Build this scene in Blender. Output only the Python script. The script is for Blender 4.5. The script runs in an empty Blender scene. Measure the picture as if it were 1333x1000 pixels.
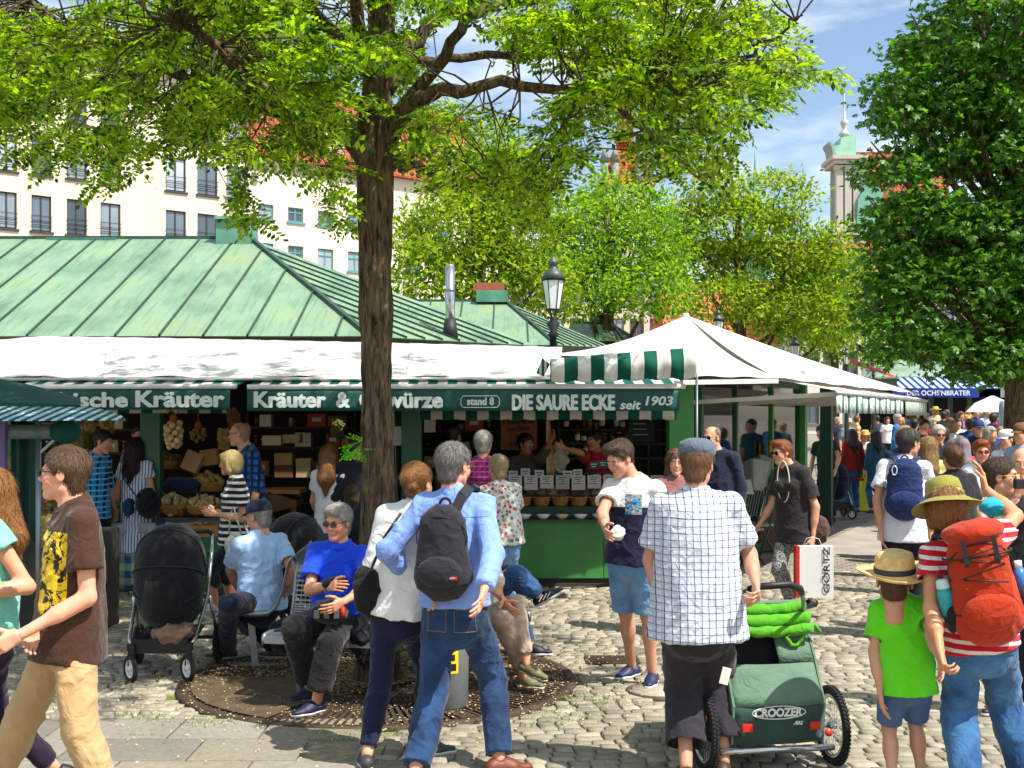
import bpy, math, random
import numpy as np
from mathutils import Vector, Matrix
R = math.radians
rng = random.Random(7)
nr = np.random.RandomState(11)
sc = bpy.context.scene
COL = sc.collection
# ---------------------------------------------------------------- camera
F, HZ, CX, H = 1600.0, 542.0, 666.5, 1.935
cd = bpy.data.cameras.new('camera'); cam = bpy.data.objects.new('camera', cd); COL.objects.link(cam)
cam.location = (0, 0, H); cam.rotation_euler = (R(90), 0, 0)
cd.sensor_width = 36; cd.lens = 36 * F / 1333; cd.shift_y = (HZ - 500) / 1333
cd.clip_start = .1; cd.clip_end = 3000
sc.camera = cam
# ---------------------------------------------------------------- sun, sky
SUN_EL, SUN_AZ = R(57), R(125)
sd = Vector((math.cos(SUN_EL) * math.sin(SUN_AZ), math.cos(SUN_EL) * math.cos(SUN_AZ), math.sin(SUN_EL)))
sl = bpy.data.lights.new('sun', 'SUN'); so = bpy.data.objects.new('sun', sl); COL.objects.link(so)
sl.energy = 4.9; sl.angle = R(.53); sl.color = (1, .95, .86)
so.rotation_euler = sd.to_track_quat('Z', 'Y').to_euler(); so.location = (20, -10, 40)
w = bpy.data.worlds.new('World'); sc.world = w; w.use_nodes = True
nt = w.node_tree; nt.nodes.clear()
def N(t, ty, **k):
    n = t.nodes.new(ty)
    for a, b in k.items(): setattr(n, a, b)
    return n
wo = N(nt, 'ShaderNodeOutputWorld'); wb = N(nt, 'ShaderNodeBackground'); wb.inputs[1].default_value = .125
sk = N(nt, 'ShaderNodeTexSky', sky_type='NISHITA'); sk.sun_disc = False
sk.sun_elevation = SUN_EL; sk.sun_rotation = SUN_AZ; sk.air_density = 1.0; sk.dust_density = .9; sk.ozone_density = 1.0
tc = N(nt, 'ShaderNodeTexCoord'); mp = N(nt, 'ShaderNodeMapping')
mp.inputs['Scale'].default_value = (1, 1, 3.4); mp.inputs['Location'].default_value = (.61, 0.1, .12)
nz = N(nt, 'ShaderNodeTexNoise'); nz.inputs['Scale'].default_value = 3.1; nz.inputs['Detail'].default_value = 9; nz.inputs['Roughness'].default_value = .55
cr = N(nt, 'ShaderNodeValToRGB'); cr.color_ramp.elements[0].position = .44; cr.color_ramp.elements[1].position = .64
mx = N(nt, 'ShaderNodeMix', data_type='RGBA'); mx.inputs[7].default_value = (7.2, 7.5, 7.7, 1)
nt.links.new(tc.outputs['Generated'], mp.inputs[0]); nt.links.new(mp.outputs[0], nz.inputs[0])
nt.links.new(nz.outputs[0], cr.inputs[0]); nt.links.new(cr.outputs[0], mx.inputs[0])
nt.links.new(sk.outputs[0], mx.inputs[6]); nt.links.new(mx.outputs[2], wb.inputs[0]); nt.links.new(wb.outputs[0], wo.inputs[0])
sc.view_settings.view_transform = 'Standard'; sc.view_settings.look = 'None'
sc.view_settings.exposure = 0.62; sc.view_settings.gamma = 1; sc.view_settings.use_curve_mapping = False
sc.render.engine = 'CYCLES'; sc.cycles.max_bounces = 7; sc.cycles.transparent_max_bounces = 6
sc.cycles.diffuse_bounces = 4; sc.cycles.glossy_bounces = 3; sc.cycles.transmission_bounces = 5
sc.cycles.caustics_reflective = False; sc.cycles.caustics_refractive = False
sc.cycles.sample_clamp_indirect = 6; sc.cycles.use_denoising = True

# ---------------------------------------------------------------- materials
def hx(s):
    s = s.lstrip('#'); v = [int(s[i:i + 2], 16) / 255 for i in (0, 2, 4)]
    return tuple((c / 12.92 if c <= .04045 else ((c + .055) / 1.055) ** 2.4) for c in v)
def c4(c): 
    if isinstance(c, str): c = hx(c)
    return (c[0], c[1], c[2], 1)
class NT:
    def __init__(s, name):
        s.m = bpy.data.materials.new(name); s.m.use_nodes = True; s.t = s.m.node_tree
        s.b = s.t.nodes['Principled BSDF']; s.out = s.t.nodes['Material Output']; s._co = None
    def L(s, a, b): s.t.links.new(a, b)
    def put(s, v, sock):
        if isinstance(v, bpy.types.NodeSocket): s.L(v, sock)
        elif isinstance(v, (tuple, list)): sock.default_value = c4(v) if len(sock.default_value) == 4 else v[:3]
        elif isinstance(v, str): sock.default_value = c4(v)
        else: sock.default_value = v
    def co(s):
        if s._co is None: s._co = N(s.t, 'ShaderNodeTexCoord').outputs['Object']
        return s._co
    def mapd(s, scale=(1, 1, 1), rot=(0, 0, 0), src=None):
        n = N(s.t, 'ShaderNodeMapping'); n.inputs['Scale'].default_value = scale; n.inputs['Rotation'].default_value = rot
        s.L(src or s.co(), n.inputs[0]); return n.outputs[0]
    def noise(s, scale, detail=4, rough=.55, vec=None, col=False, dist=0):
        n = N(s.t, 'ShaderNodeTexNoise'); n.inputs['Scale'].default_value = scale; n.inputs['Detail'].default_value = detail
        n.inputs['Roughness'].default_value = rough; n.inputs['Distortion'].default_value = dist
        s.L(vec or s.co(), n.inputs[0]); return n.outputs[1 if col else 0]
    def vor(s, scale, vec=None, feature='F1', out=0):
        n = N(s.t, 'ShaderNodeTexVoronoi', feature=feature); n.inputs['Scale'].default_value = scale
        s.L(vec or s.co(), n.inputs[0]); return n.outputs[out]
    def math(s, op, a, b=0.0, c=None, clamp=False):
        n = N(s.t, 'ShaderNodeMath', operation=op, use_clamp=clamp); s.put(a, n.inputs[0]); s.put(b, n.inputs[1])
        if c is not None: s.put(c, n.inputs[2])
        return n.outputs[0]
    def ramp(s, v, *pts):
        n = N(s.t, 'ShaderNodeValToRGB'); e = n.color_ramp.elements
        while len(e) < len(pts): e.new(.5)
        for i, (p, c) in enumerate(pts):
            e[i].position = p; e[i].color = c4(c) if not isinstance(c, (int, float)) else (c, c, c, 1)
        s.L(v, n.inputs[0]); return n.outputs[0]
    def mix(s, f, a, b, mode='MIX'):
        n = N(s.t, 'ShaderNodeMix', data_type='RGBA', blend_type=mode); s.put(f, n.inputs[0]); s.put(a, n.inputs[6]); s.put(b, n.inputs[7])
        return n.outputs[2]
    def xyz(s, v=None):
        n = N(s.t, 'ShaderNodeSeparateXYZ'); s.L(v or s.co(), n.inputs[0]); return n.outputs
    def bump(s, h, st=.3, dist=.01):
        n = N(s.t, 'ShaderNodeBump'); n.inputs['Strength'].default_value = st; n.inputs['Distance'].default_value = dist
        s.L(h, n.inputs['Height']); s.L(n.outputs[0], s.b.inputs['Normal'])
    def fin(s, col=None, rough=.6, metal=0, spec=.5):
        if col is not None: s.put(col, s.b.inputs['Base Color'])
        s.put(rough, s.b.inputs['Roughness']); s.put(metal, s.b.inputs['Metallic']); s.put(spec, s.b.inputs['Specular IOR Level'])
        return s.m
    def stripe(s, coord, period, duty=.5, off=0.0):
        a = s.math('FRACT', s.math('ADD', s.math('DIVIDE', coord, period), off + 100.0))
        return s.math('LESS_THAN', a, duty)
MC = {}
def mat(col, rough=.6, var=.12, vs=5, bump=0, bs=80, metal=0, spec=.5, name=None, detail=4):
    key = (str(col), rough, var, vs, bump, bs, metal, spec)
    if key in MC: return MC[key]
    n = NT(name or 'surface'); c = hx(col) if isinstance(col, str) else col
    lo = tuple(x * (1 - var) for x in c); hi = tuple(min(1, x * (1 + var)) for x in c)
    f = n.noise(vs, detail, .6)
    colr = n.ramp(f, (.3, lo), (.7, hi))
    if bump: n.bump(n.noise(bs, 3), bump, .01)
    MC[key] = n.fin(colr, rough, metal, spec); return MC[key]
def cloth(col, var=.1, name='cloth', pat=None):
    """woven cloth: fine weave bump, soft creases; pat(n) may return a colour socket"""
    key = ('cloth', str(col), var, name)
    if pat is None and key in MC: return MC[key]
    n = NT(name)
    c = (0, 0, 0) if pat else hx(col) if isinstance(col, str) else col
    base = pat(n) if pat else n.ramp(n.noise(9, 3), (.3, tuple(x * (1 - var) for x in c)), (.7, tuple(min(1, x * (1 + var)) for x in c)))
    hgt = n.math('ADD', n.math('MULTIPLY', n.math('ABSOLUTE', n.math('SUBTRACT', n.noise(11, 2, .5, dist=1.0), .5)), -1.6), n.math('MULTIPLY', n.noise(260, 2), .1))
    n.bump(hgt, .55, .02)
    n.fin(base, .85, 0, .25); n.b.inputs['Sheen Weight'].default_value = .15
    if pat is None: MC[key] = n.m
    return n.m
def denim(c1='#25456b', c2='#5c82aa'):
    def f(n):
        a = n.noise(5, 3); g = n.noise(180, 2)
        return n.ramp(n.math('ADD', n.math('MULTIPLY', a, .75), n.math('MULTIPLY', g, .25)), (.36, c1), (.68, c2))
    return cloth('#2a4a70', pat=f, name='denim' + c1)

# ---------------------------------------------------------------- geometry
def P(px, py, Y): return Vector(((px - CX) / F * Y, Y, H - (py - HZ) / F * Y))
def GY(py): return H * F / (py - HZ)
def GP(px, py):
    Y = GY(py); return Vector(((px - CX) / F * Y, Y, 0))
def setp(o, label=None, cat=None, group=None, kind=None):
    for k, v in (('label', label), ('category', cat), ('group', group), ('kind', kind)):
        if v: o[k] = v
    return o
def thing(name, loc, label, cat, group=None, rz=0):
    o = bpy.data.objects.new(name, None); COL.objects.link(o); o.location = loc; o.rotation_euler = (0, 0, rz)
    o.empty_display_size = .1
    return setp(o, label, cat, group)
def rootloc(o):
    v = Vector(o.location)
    while o.parent: o = o.parent; v += Vector(o.location)
    return v
def mesh_np(name, V, Fq, smooth=True, tri=False, attr=None):
    me = bpy.data.meshes.new(name); V = np.asarray(V, np.float32); Fq = np.asarray(Fq, np.int32)
    k = Fq.shape[1]; me.vertices.add(len(V)); me.vertices.foreach_set('co', V.ravel())
    me.loops.add(Fq.size); me.loops.foreach_set('vertex_index', Fq.ravel())
    me.polygons.add(len(Fq)); me.polygons.foreach_set('loop_start', np.arange(0, Fq.size, k, dtype=np.int32))
    me.polygons.foreach_set('loop_total', np.full(len(Fq), k, np.int32))
    if smooth: me.polygons.foreach_set('use_smooth', np.ones(len(Fq), bool))
    if attr is not None:
        a = me.attributes.new('tint', 'FLOAT_COLOR', 'POINT'); a.data.foreach_set('color', np.asarray(attr, np.float32).ravel())
    me.update(calc_edges=True); return me
def link(name, me, m=None, parent=None, loc=(0, 0, 0)):
    if m and len(me.materials) == 0: me.materials.append(m)
    o = bpy.data.objects.new(name, me); COL.objects.link(o); o.location = loc
    if parent: o.parent = parent
    return o
def copy_tree(o, parent=None):
    c = o.copy(); COL.objects.link(c)
    if parent: c.parent = parent
    for ch in list(o.children): copy_tree(ch, c)
    return c
class MB:
    def __init__(s): s.v = []; s.f = []; s.sm = []
    def add(s, vs, fs, smooth=False):
        n = len(s.v); s.v += [tuple(v) for v in vs]; s.f += [tuple(i + n for i in f) for f in fs]; s.sm += [smooth] * len(fs); return s
    def box(s, c, d, rot=None, taper=1.0):
        vs = [Vector((x * d[0] / 2 * (taper if z > 0 else 1), y * d[1] / 2 * (taper if z > 0 else 1), z * d[2] / 2)) for x in (-1, 1) for y in (-1, 1) for z in (-1, 1)]
        if rot is not None:
            if not isinstance(rot, Matrix): rot = Matrix.Rotation(rot, 3, 'Z')
            vs = [rot @ v for v in vs]
        c = Vector(c)
        return s.add([v + c for v in vs], [(0, 1, 3, 2), (4, 6, 7, 5), (0, 4, 5, 1), (2, 3, 7, 6), (0, 2, 6, 4), (1, 5, 7, 3)])
    def bar(s, a, b, w, h=None, up=(0, 0, 1)):
        a, b = Vector(a), Vector(b); h = h or w; z = (b - a); L = z.length; z = z.normalized(); up = Vector(up)
        if abs(z.dot(up)) > .98: up = Vector((1, 0, 0))
        x = up.cross(z).normalized(); y = z.cross(x)
        vs = [p + x * (i * w / 2) + y * (j * h / 2) for p in (a, b) for i, j in ((-1, -1), (1, -1), (1, 1), (-1, 1))]
        return s.add(vs, [(3, 2, 1, 0), (4, 5, 6, 7), (0, 1, 5, 4), (1, 2, 6, 5), (2, 3, 7, 6), (3, 0, 4, 7)])
    def tube(s, pts, r, n=8, closed=False, caps=True, smooth=True):
        pts = [Vector(p) for p in pts]; m = len(pts); rr = r if isinstance(r, (list, tuple)) else [r] * m
        base = len(s.v); T = []
        for i in range(m):
            a = pts[(i - 1) % m] if (closed or i > 0) else pts[i]; b = pts[(i + 1) % m] if (closed or i < m - 1) else pts[i]
            T.append((b - a).normalized() if (b - a).length > 1e-9 else Vector((0, 0, 1)))
        u = T[0].orthogonal().normalized(); vs = []
        for i in range(m):
            u = (u - T[i] * u.dot(T[i])); u = u.normalized() if u.length > 1e-6 else T[i].orthogonal().normalized(); v = T[i].cross(u)
            for k in range(n):
                a = 2 * math.pi * k / n; vs.append(pts[i] + (u * math.cos(a) + v * math.sin(a)) * rr[i])
        fs = []
        for i in range(m if closed else m - 1):
            for k in range(n):
                j = (i + 1) % m; fs.append((i * n + k, i * n + (k + 1) % n, j * n + (k + 1) % n, j * n + k))
        if caps and not closed: fs += [tuple(range(n))[::-1], tuple((m - 1) * n + k for k in range(n))]
        return s.add(vs, fs, smooth)
    def cyl(s, a, b, r0, r1=None, n=16, smooth=True): return s.tube([a, b], [r0, r0 if r1 is None else r1], n, smooth=smooth)
    def lathe(s, prof, c=(0, 0, 0), n=20, rot=None, sx=1, sy=1, smooth=True, cap=True):
        vs = []; c = Vector(c)
        for (r, z) in prof:
            for k in range(n):
                a = 2 * math.pi * k / n; v = Vector((r * math.cos(a) * sx, r * math.sin(a) * sy, z))
                if rot is not None: v = rot @ v
                vs.append(v + c)
        fs = [(i * n + k, i * n + (k + 1) % n, (i + 1) * n + (k + 1) % n, (i + 1) * n + k) for i in range(len(prof) - 1) for k in range(n)]
        if cap: fs += [tuple(range(n))[::-1], tuple((len(prof) - 1) * n + k for k in range(n))]
        return s.add(vs, fs, smooth)
    def ball(s, c, r, n=10, m=6, sc=(1, 1, 1), rot=None):
        return s.lathe([(max(1e-4, r * math.sin(math.pi * i / m)) * 1, -r * math.cos(math.pi * i / m) * sc[2]) for i in range(m + 1)], c, n, rot, sc[0], sc[1], cap=False)
    def prism(s, pts, ext):
        """polygon (list of 3D points) extruded by vector ext"""
        pts = [Vector(p) for p in pts]; e = Vector(ext); n = len(pts)
        return s.add(pts + [p + e for p in pts], [tuple(range(n))[::-1], tuple(range(n, 2 * n))] + [(i, (i + 1) % n, n + (i + 1) % n, n + i) for i in range(n)])
    def sheet(s, fn, nu, nv, th=None, smooth=True):
        """grid surface fn(u,v); with th a thickness vector/function makes it a closed slab"""
        A = [Vector(fn(i / nu, j / nv)) for i in range(nu + 1) for j in range(nv + 1)]; W = nv + 1
        q = [(i * W + j, (i + 1) * W + j, (i + 1) * W + j + 1, i * W + j + 1) for i in range(nu) for j in range(nv)]
        if th is None: return s.add(A, q, smooth)
        th = Vector(th); n = len(A); B = [a + th for a in A]
        q2 = [tuple(n + k for k in f[::-1]) for f in q]; e = []
        for i in range(nu): e += [(i * W, n + i * W, n + (i + 1) * W, (i + 1) * W), (i * W + nv, (i + 1) * W + nv, n + (i + 1) * W + nv, n + i * W + nv)]
        for j in range(nv): e += [(j, j + 1, n + j + 1, n + j), (nu * W + j, n + nu * W + j, n + nu * W + j + 1, nu * W + j + 1)]
        return s.add(A + B, q + q2 + e, smooth)
    def me(s, name, off=(0, 0, 0)):
        me = bpy.data.meshes.new(name); off = Vector(off)
        me.from_pydata([tuple(Vector(v) - off) for v in s.v] if off.length else s.v, [], s.f)
        me.polygons.foreach_set('use_smooth', s.sm); me.update(); return me
    def build(s, name, m, parent=None, local=False, loc=None, bev=0):
        if parent is not None:
            off = (0, 0, 0) if local else rootloc(parent); o = link(name, s.me(name, off), m, parent)
        else:
            a = np.array(s.v); c = Vector((*((a.min(0) + a.max(0)) / 2)[:2], a[:, 2].min())) if loc is None else Vector(loc)
            o = link(name, s.me(name, c), m, None, c)
        if bev:
            b = o.modifiers.new('bevel', 'BEVEL'); b.width = bev; b.segments = 2; b.limit_method = 'ANGLE'
        return o
def part_at(name, m, parent, fn): b = MB(); fn(b); return b.build(name, m, parent)
def text(s, name, m, parent, loc, rot, size, off=.0, ext=.001, w=None, h=None, align='CENTER', shear=0, bold=0):
    """lettering as a flat font object; w/h fit it to a size"""
    cu = bpy.data.curves.new(name, 'FONT'); cu.body = s; cu.size = size; cu.align_x = align; cu.align_y = 'CENTER'; cu.offset = off; cu.extrude = ext
    cu.resolution_u = 3; cu.shear = shear; cu.materials.append(m)
    f_ = bpy.data.objects.new(name, cu); COL.objects.link(f_)
    me = bpy.data.meshes.new_from_object(f_.evaluated_get(bpy.context.evaluated_depsgraph_get())); bpy.data.objects.remove(f_)
    V = np.zeros(len(me.vertices) * 3, np.float32); me.vertices.foreach_get('co', V); V = V.reshape(-1, 3); lo, hi = V.min(0), V.max(0); d = hi - lo
    if align == 'CENTER' and (w or h): V[:, :2] -= (lo + hi)[:2] / 2
    if w or h: V[:, 0] *= w / d[0] if w else h / d[1]; V[:, 1] *= h / d[1] if h else w / d[0]
    me.vertices.foreach_set('co', V.ravel()); me.update()
    if bold:
        fc = [tuple(p.vertices) for p in me.polygons]; n_ = len(V); VV = [tuple(v + np.array((dx, dy, dz))) for dx, dy, dz in ((-bold, 0, 0), (0, 0, .0006), (bold, 0, .0012), (0, bold * .6, .0018), (0, -bold * .6, .0024)) for v in V]
        me = bpy.data.meshes.new(name); me.from_pydata(VV, [], [tuple(i + k * n_ for i in f) for k in range(5) for f in fc]); me.materials.append(m); me.update()
    o = bpy.data.objects.new(name, me); COL.objects.link(o)
    if parent: o.parent = parent; o.location = Vector(loc) - rootloc(parent)
    else: o.location = loc
    o.rotation_euler = rot
    return o
# ---------------------------------------------------------------- implicit surfaces
_hash = nr.rand(64, 64, 64).astype(np.float32)
def vnoise(p):
    i = np.floor(p).astype(np.int64); f = (p - i).astype(np.float32); f = f * f * (3 - 2 * f); i &= 63; j = (i + 1) & 63
    r = 0
    for a in (0, 1):
        for b in (0, 1):
            for c in (0, 1):
                wgt = (f[:, 0] if a else 1 - f[:, 0]) * (f[:, 1] if b else 1 - f[:, 1]) * (f[:, 2] if c else 1 - f[:, 2])
                r = r + wgt * _hash[j[:, 0] if a else i[:, 0], j[:, 1] if b else i[:, 1], j[:, 2] if c else i[:, 2]]
    return r * 2 - 1
def vnormals(V, Q):
    n = np.zeros_like(V); a = V[Q[:, 2]] - V[Q[:, 0]]; b = V[Q[:, 3]] - V[Q[:, 1]]; c = np.cross(a, b)
    for k in range(4):
        for d in range(3): n[:, d] += np.bincount(Q[:, k], c[:, d], len(V))
    return n / np.maximum(1e-9, np.linalg.norm(n, axis=1))[:, None]
class SDF:
    def __init__(s, lo, hi, h):
        s.h = h; s.lo = np.array(lo, np.float32); n = np.ceil((np.array(hi) - s.lo) / h).astype(int) + 1
        s.ax = [(s.lo[k] + h * np.arange(n[k])).astype(np.float32) for k in range(3)]; s.d = np.full(n, .09, np.float32)
    def sl(s, lo, hi):
        r = []
        for k in range(3):
            a = max(0, int((lo[k] - s.lo[k]) / s.h)); b = min(len(s.ax[k]), int((hi[k] - s.lo[k]) / s.h) + 2)
            if a >= b: return None
            r.append(slice(a, b))
        return tuple(r)
    def pts(s, sl): return s.ax[0][sl[0]][:, None, None], s.ax[1][sl[1]][None, :, None], s.ax[2][sl[2]][None, None, :]
    def comb(s, sl, e, k, op):
        d = s.d[sl]
        if op == 'u': h = np.maximum(k - np.abs(d - e), 0) / k; s.d[sl] = np.minimum(d, e) - h * h * k / 4
        else: e = -e; h = np.maximum(k - np.abs(d - e), 0) / k; s.d[sl] = np.maximum(d, e) + h * h * k / 4
    def cap(s, a, b, ra, rb, k=.02, op='u', f=None, q=1.0, flat=None, f2=None, q2=1.0):
        a = np.array(a, np.float32); b = np.array(b, np.float32); m = max(ra, rb) * max(1, q, q2) + k + .02
        sl = s.sl(np.minimum(a, b) - m, np.maximum(a, b) + m)
        if sl is None: return s
        X, Y, Z = s.pts(sl); ba = b - a; L2 = max(1e-9, float(ba @ ba)); L = math.sqrt(L2)
        tr = ((X - a[0]) * ba[0] + (Y - a[1]) * ba[1] + (Z - a[2]) * ba[2]) / L2; t = np.clip(tr, 0, 1)
        vx = X - a[0] - t * ba[0]; vy = Y - a[1] - t * ba[1]; vz = Z - a[2] - t * ba[2]
        q_ = vx * vx + vy * vy + vz * vz
        for ff, qq in ((f, q), (f2, q2)):
            if ff is not None:
                c = vx * ff[0] + vy * ff[1] + vz * ff[2]; q_ = q_ + c * c * (1 / (qq * qq) - 1)
        e = np.sqrt(np.maximum(q_, 0)) - (ra + (rb - ra) * t)
        if flat:
            if 'b' in flat: e = np.maximum(e, (tr - 1) * L)
            if 'a' in flat: e = np.maximum(e, -tr * L)
        s.comb(sl, e, k, op); return s
    def ell(s, c, r, k=.02, op='u', M=None):
        m = max(r) + k + .02; c = np.array(c, np.float32); sl = s.sl(c - m, c + m)
        if sl is None: return s
        X, Y, Z = s.pts(sl); x, y, z = X - c[0], Y - c[1], Z - c[2]
        if M is not None: x, y, z = (x * M[i][0] + y * M[i][1] + z * M[i][2] for i in range(3))
        q = (x / r[0]) ** 2 + (y / r[1]) ** 2 + (z / r[2]) ** 2; g = np.sqrt((x / r[0] ** 2) ** 2 + (y / r[1] ** 2) ** 2 + (z / r[2] ** 2) ** 2)
        q0 = np.sqrt(q); e = q0 * (q0 - 1) / np.maximum(g, 1e-6); e = np.where(g < 1e-5, -min(r), e)
        s.comb(sl, np.clip(e, -.2, .2), k, op); return s
    def plane(s, c, n, k=.004):
        """keep the side against the normal n"""
        n = np.array(n, np.float32); n = n / np.linalg.norm(n); sl = (slice(None),) * 3; X, Y, Z = s.pts(sl)
        e = -((X - c[0]) * n[0] + (Y - c[1]) * n[1] + (Z - c[2]) * n[2]); s.comb(sl, e, k, 's'); return s
    def mesh(s):
        d = s.d; d[0] = d[-1] = .05; d[:, 0] = d[:, -1] = .05; d[:, :, 0] = d[:, :, -1] = .05
        S = d < 0; n = np.zeros(tuple(k - 1 for k in d.shape), np.int8)
        for a in (0, 1):
            for b in (0, 1):
                for c in (0, 1): n += S[a:a + n.shape[0], b:b + n.shape[1], c:c + n.shape[2]]
        I = np.argwhere((n > 0) & (n < 8))
        if len(I) == 0: return np.zeros((0, 3)), np.zeros((0, 4), int)
        idx = np.full(n.shape, -1, np.int32); idx[tuple(I.T)] = np.arange(len(I))
        acc = np.zeros((len(I), 3)); cnt = np.zeros(len(I)); C = [(a, b, c) for a in (0, 1) for b in (0, 1) for c in (0, 1)]
        val = {c: d[I[:, 0] + c[0], I[:, 1] + c[1], I[:, 2] + c[2]] for c in C}
        for c in C:
            for k in range(3):
                if c[k]: continue
                e = list(c); e[k] = 1; e = tuple(e); A, B = val[c], val[e]; m = (A < 0) != (B < 0)
                t = np.where(m, A / np.where(m, A - B, 1), 0)
                for j in range(3): acc[:, j] += np.where(m, (c[j] + (t if j == k else 0)), 0)
                cnt += m
        V = (I + acc / cnt[:, None]) * s.h + s.lo; Q = []
        for k in range(3):
            o1, o2 = [j for j in range(3) if j != k]
            lo = [slice(None)] * 3; hi = [slice(None)] * 3; lo[k] = slice(0, -1); hi[k] = slice(1, None)
            A, B = S[tuple(lo)], S[tuple(hi)]; E = np.argwhere(A != B)
            E = E[(E[:, o1] > 0) & (E[:, o2] > 0) & (E[:, o1] < d.shape[o1] - 1) & (E[:, o2] < d.shape[o2] - 1)]
            if len(E) == 0: continue
            sg = A[tuple(E.T)]; q = []
            for (x, y) in ((1, 1), (0, 1), (0, 0), (1, 0)):
                c = E.copy(); c[:, o1] -= x; c[:, o2] -= y; q.append(idx[tuple(c.T)])
            q = np.stack(q, 1); fl = sg if k != 1 else ~sg; q[~fl] = q[~fl][:, ::-1]; Q.append(q)
        return V, np.concatenate(Q)
def wrinkle(V, Q, amp, sc_=9.0, seed=0, stretch=(1, 1, 1), lo=None):
    n = vnormals(V, Q); p = V * sc_ * .68 + seed * 3.7 + 20; st = np.array(stretch)
    wv = np.stack([vnoise(p * .6 + 5), vnoise(p * .6 + 9), vnoise(p * .6 + 13)], 1)
    rg = lambda a, k, e=1.6: np.clip(1 - np.abs(vnoise(a)) * k, 0, 1) ** e
    D = np.array([[.8, 0, .6], [0, 1, 0], [-.6, 0, .8]])
    r1 = rg((p + wv * 1.2) * st, 2.2); r2 = rg((p @ D.T) * 1.45 * np.array([.7, .7, 1.5]) + wv * 1.4 + 17, 2.6); r3 = rg((p @ D) * 2.3 * np.array([.6, .6, 1.5]) + wv * 1.6 + 41, 3)
    f = 1.0 * r1 + .6 * r2 + .2 * r3 + .7 * vnoise(p * .45 + 31) - .55
    f = f * amp
    if lo is not None: f = np.maximum(f, lo)
    return V + n * f[:, None]

# ---- head, hair and hand templates (x = the person's left, y = forward, z = up)
def head_template(kind):
    m_ = kind in ('m', 'm2', 'far'); s = SDF((-.12, -.15, -.22), (.12, .14, .14), .0046 if len(kind) == 1 else .0068 if kind != 'far' else .014)
    s.ell((0, -.017, .034), (.074, .096, .082), .02)
    s.ell((0, .022, -.035), (.058, .066, .074), .03)
    wj = .046 if m_ else .037
    for x in (-1, 1):
        s.cap((x * wj, -.002, -.062), (x * .012, .058, -.1), .019, .017, .03)
        s.ell((x * .036, .058, -.028), (.022, .022, .024), .03)
    s.ell((0, .066, -.098), (.02, .02, .017), .02)
    s.cap((-.028, .075, .024), (.028, .075, .024), .012, .012, .022)
    s.cap((0, .088, .012), (0, .106, -.024), .006, .0095 if m_ else .008, .014)
    for x in (-1, 1):
        s.ell((x * .0105, .097, -.03), (.0075, .009, .007), .008)
        s.ell((x * .031, .099, .003), (.0155, .014, .0105), .014, 's')
        s.ell((x * .031, .078, .0095), (.0145, .0148, .0075), .004); s.ell((x * .031, .077, -.0085), (.0135, .0135, .005), .005)
        s.ell((x * .077, -.006, -.004), (.009, .02, .031), .007)
        s.ell((x * .087, .002, -.002), (.006, .011, .018), .006, 's')
    s.cap((-.017, .0835, -.0585), (.017, .0835, -.0585), .0058, .0058, .007); s.cap((-.013, .084, -.069), (.013, .084, -.069), .0068, .0068, .007)
    s.cap((0, -.026, -.07), (0, -.032, -.165), .052 if m_ else .045, .049 if m_ else .043, .03)
    V, Q = s.mesh(); c = np.ones((len(V), 4))
    y, z, x = V[:, 1], V[:, 2], V[:, 0]
    lp = np.clip(1.6 - np.sqrt(((z + .064) / .0085) ** 2 + (x / .02) ** 2), 0, 1) * (y > .075)
    for k_, v_ in enumerate((.9, .6, .6)): c[:, k_] *= 1 - (1 - v_) * lp
    ck = np.exp(-(((np.abs(x) - .04) / .022) ** 2 + ((z + .025) / .025) ** 2)) * (y > .03) + np.exp(-((x / .012) ** 2 + ((z + .02) / .018) ** 2)) * (y > .09)
    c[:, 1] *= 1 - .16 * ck; c[:, 2] *= 1 - .18 * ck
    return V, Q, c
def hand_template(curl, h=.0046):
    """left hand pointing along -z, palm facing -x (towards the body), thumb forward (+y)"""
    s = SDF((-.1, -.07, -.22), (.06, .1, .05), h)
    s.cap((0, 0, .045), (0, 0, -.01), .026, .024, .01, f=(1, 0, 0), q=.8)
    for j in range(4):
        y = .026 - j * .0175; s.cap((0, y * .6, -.012), (0, y, -.088 + (.006 if j in (0, 3) else 0)), .0135, .0115, .012)
    s.cap((-.006, .018, -.015), (-.012, .03, -.05), .014, .014, .015)
    for j in range(4):
        L = (.042, .047, .043, .034)[j]; y = .027 - j * .018; p = np.array((0, y, -.084 + (.006 if j in (0, 3) else 0))); a = 0.1
        sp = (.10, .03, -.04, -.12)[j]; rr = (.0088, .009, .0086, .0076)[j]
        for k in range(3):
            a += curl * (.55, .8, .55)[k]; l = L * (1, .62, .5)[k]
            q = p + l * np.array((-math.sin(a), sp * math.cos(a) * .8, -math.cos(a)))
            s.cap(p, q, rr, rr * .88, .004); p = q; rr *= .9
    p = np.array((-.008, .03, -.03)); th = [(-.25, .75, -.75), (-.45 - curl * .25, .5 - curl * .3, -.8), (-.6 - curl * .3, .25 - curl * .4, -.8)]
    for k, dv in enumerate(th):
        dv = np.array(dv); dv = dv / np.linalg.norm(dv); q = p + dv * (.038, .03, .024)[k]; s.cap(p, q, (.0125, .0105, .0095)[k], (.0105, .0095, .0085)[k], .005); p = q
    return s.mesh()
HEADS = {k: head_template(k) for k in ('m', 'f', 'm2', 'f2', 'far')}
HANDS = {k: hand_template(c) for k, c in (('relax', .35), ('grip', 1.25), ('flat', .08))}
HANDS['far'] = hand_template(.4, .011)
for k, c in (('relax', .35), ('grip', 1.25), ('flat', .08)): HANDS[k + '2'] = hand_template(c, .0062)
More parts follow.
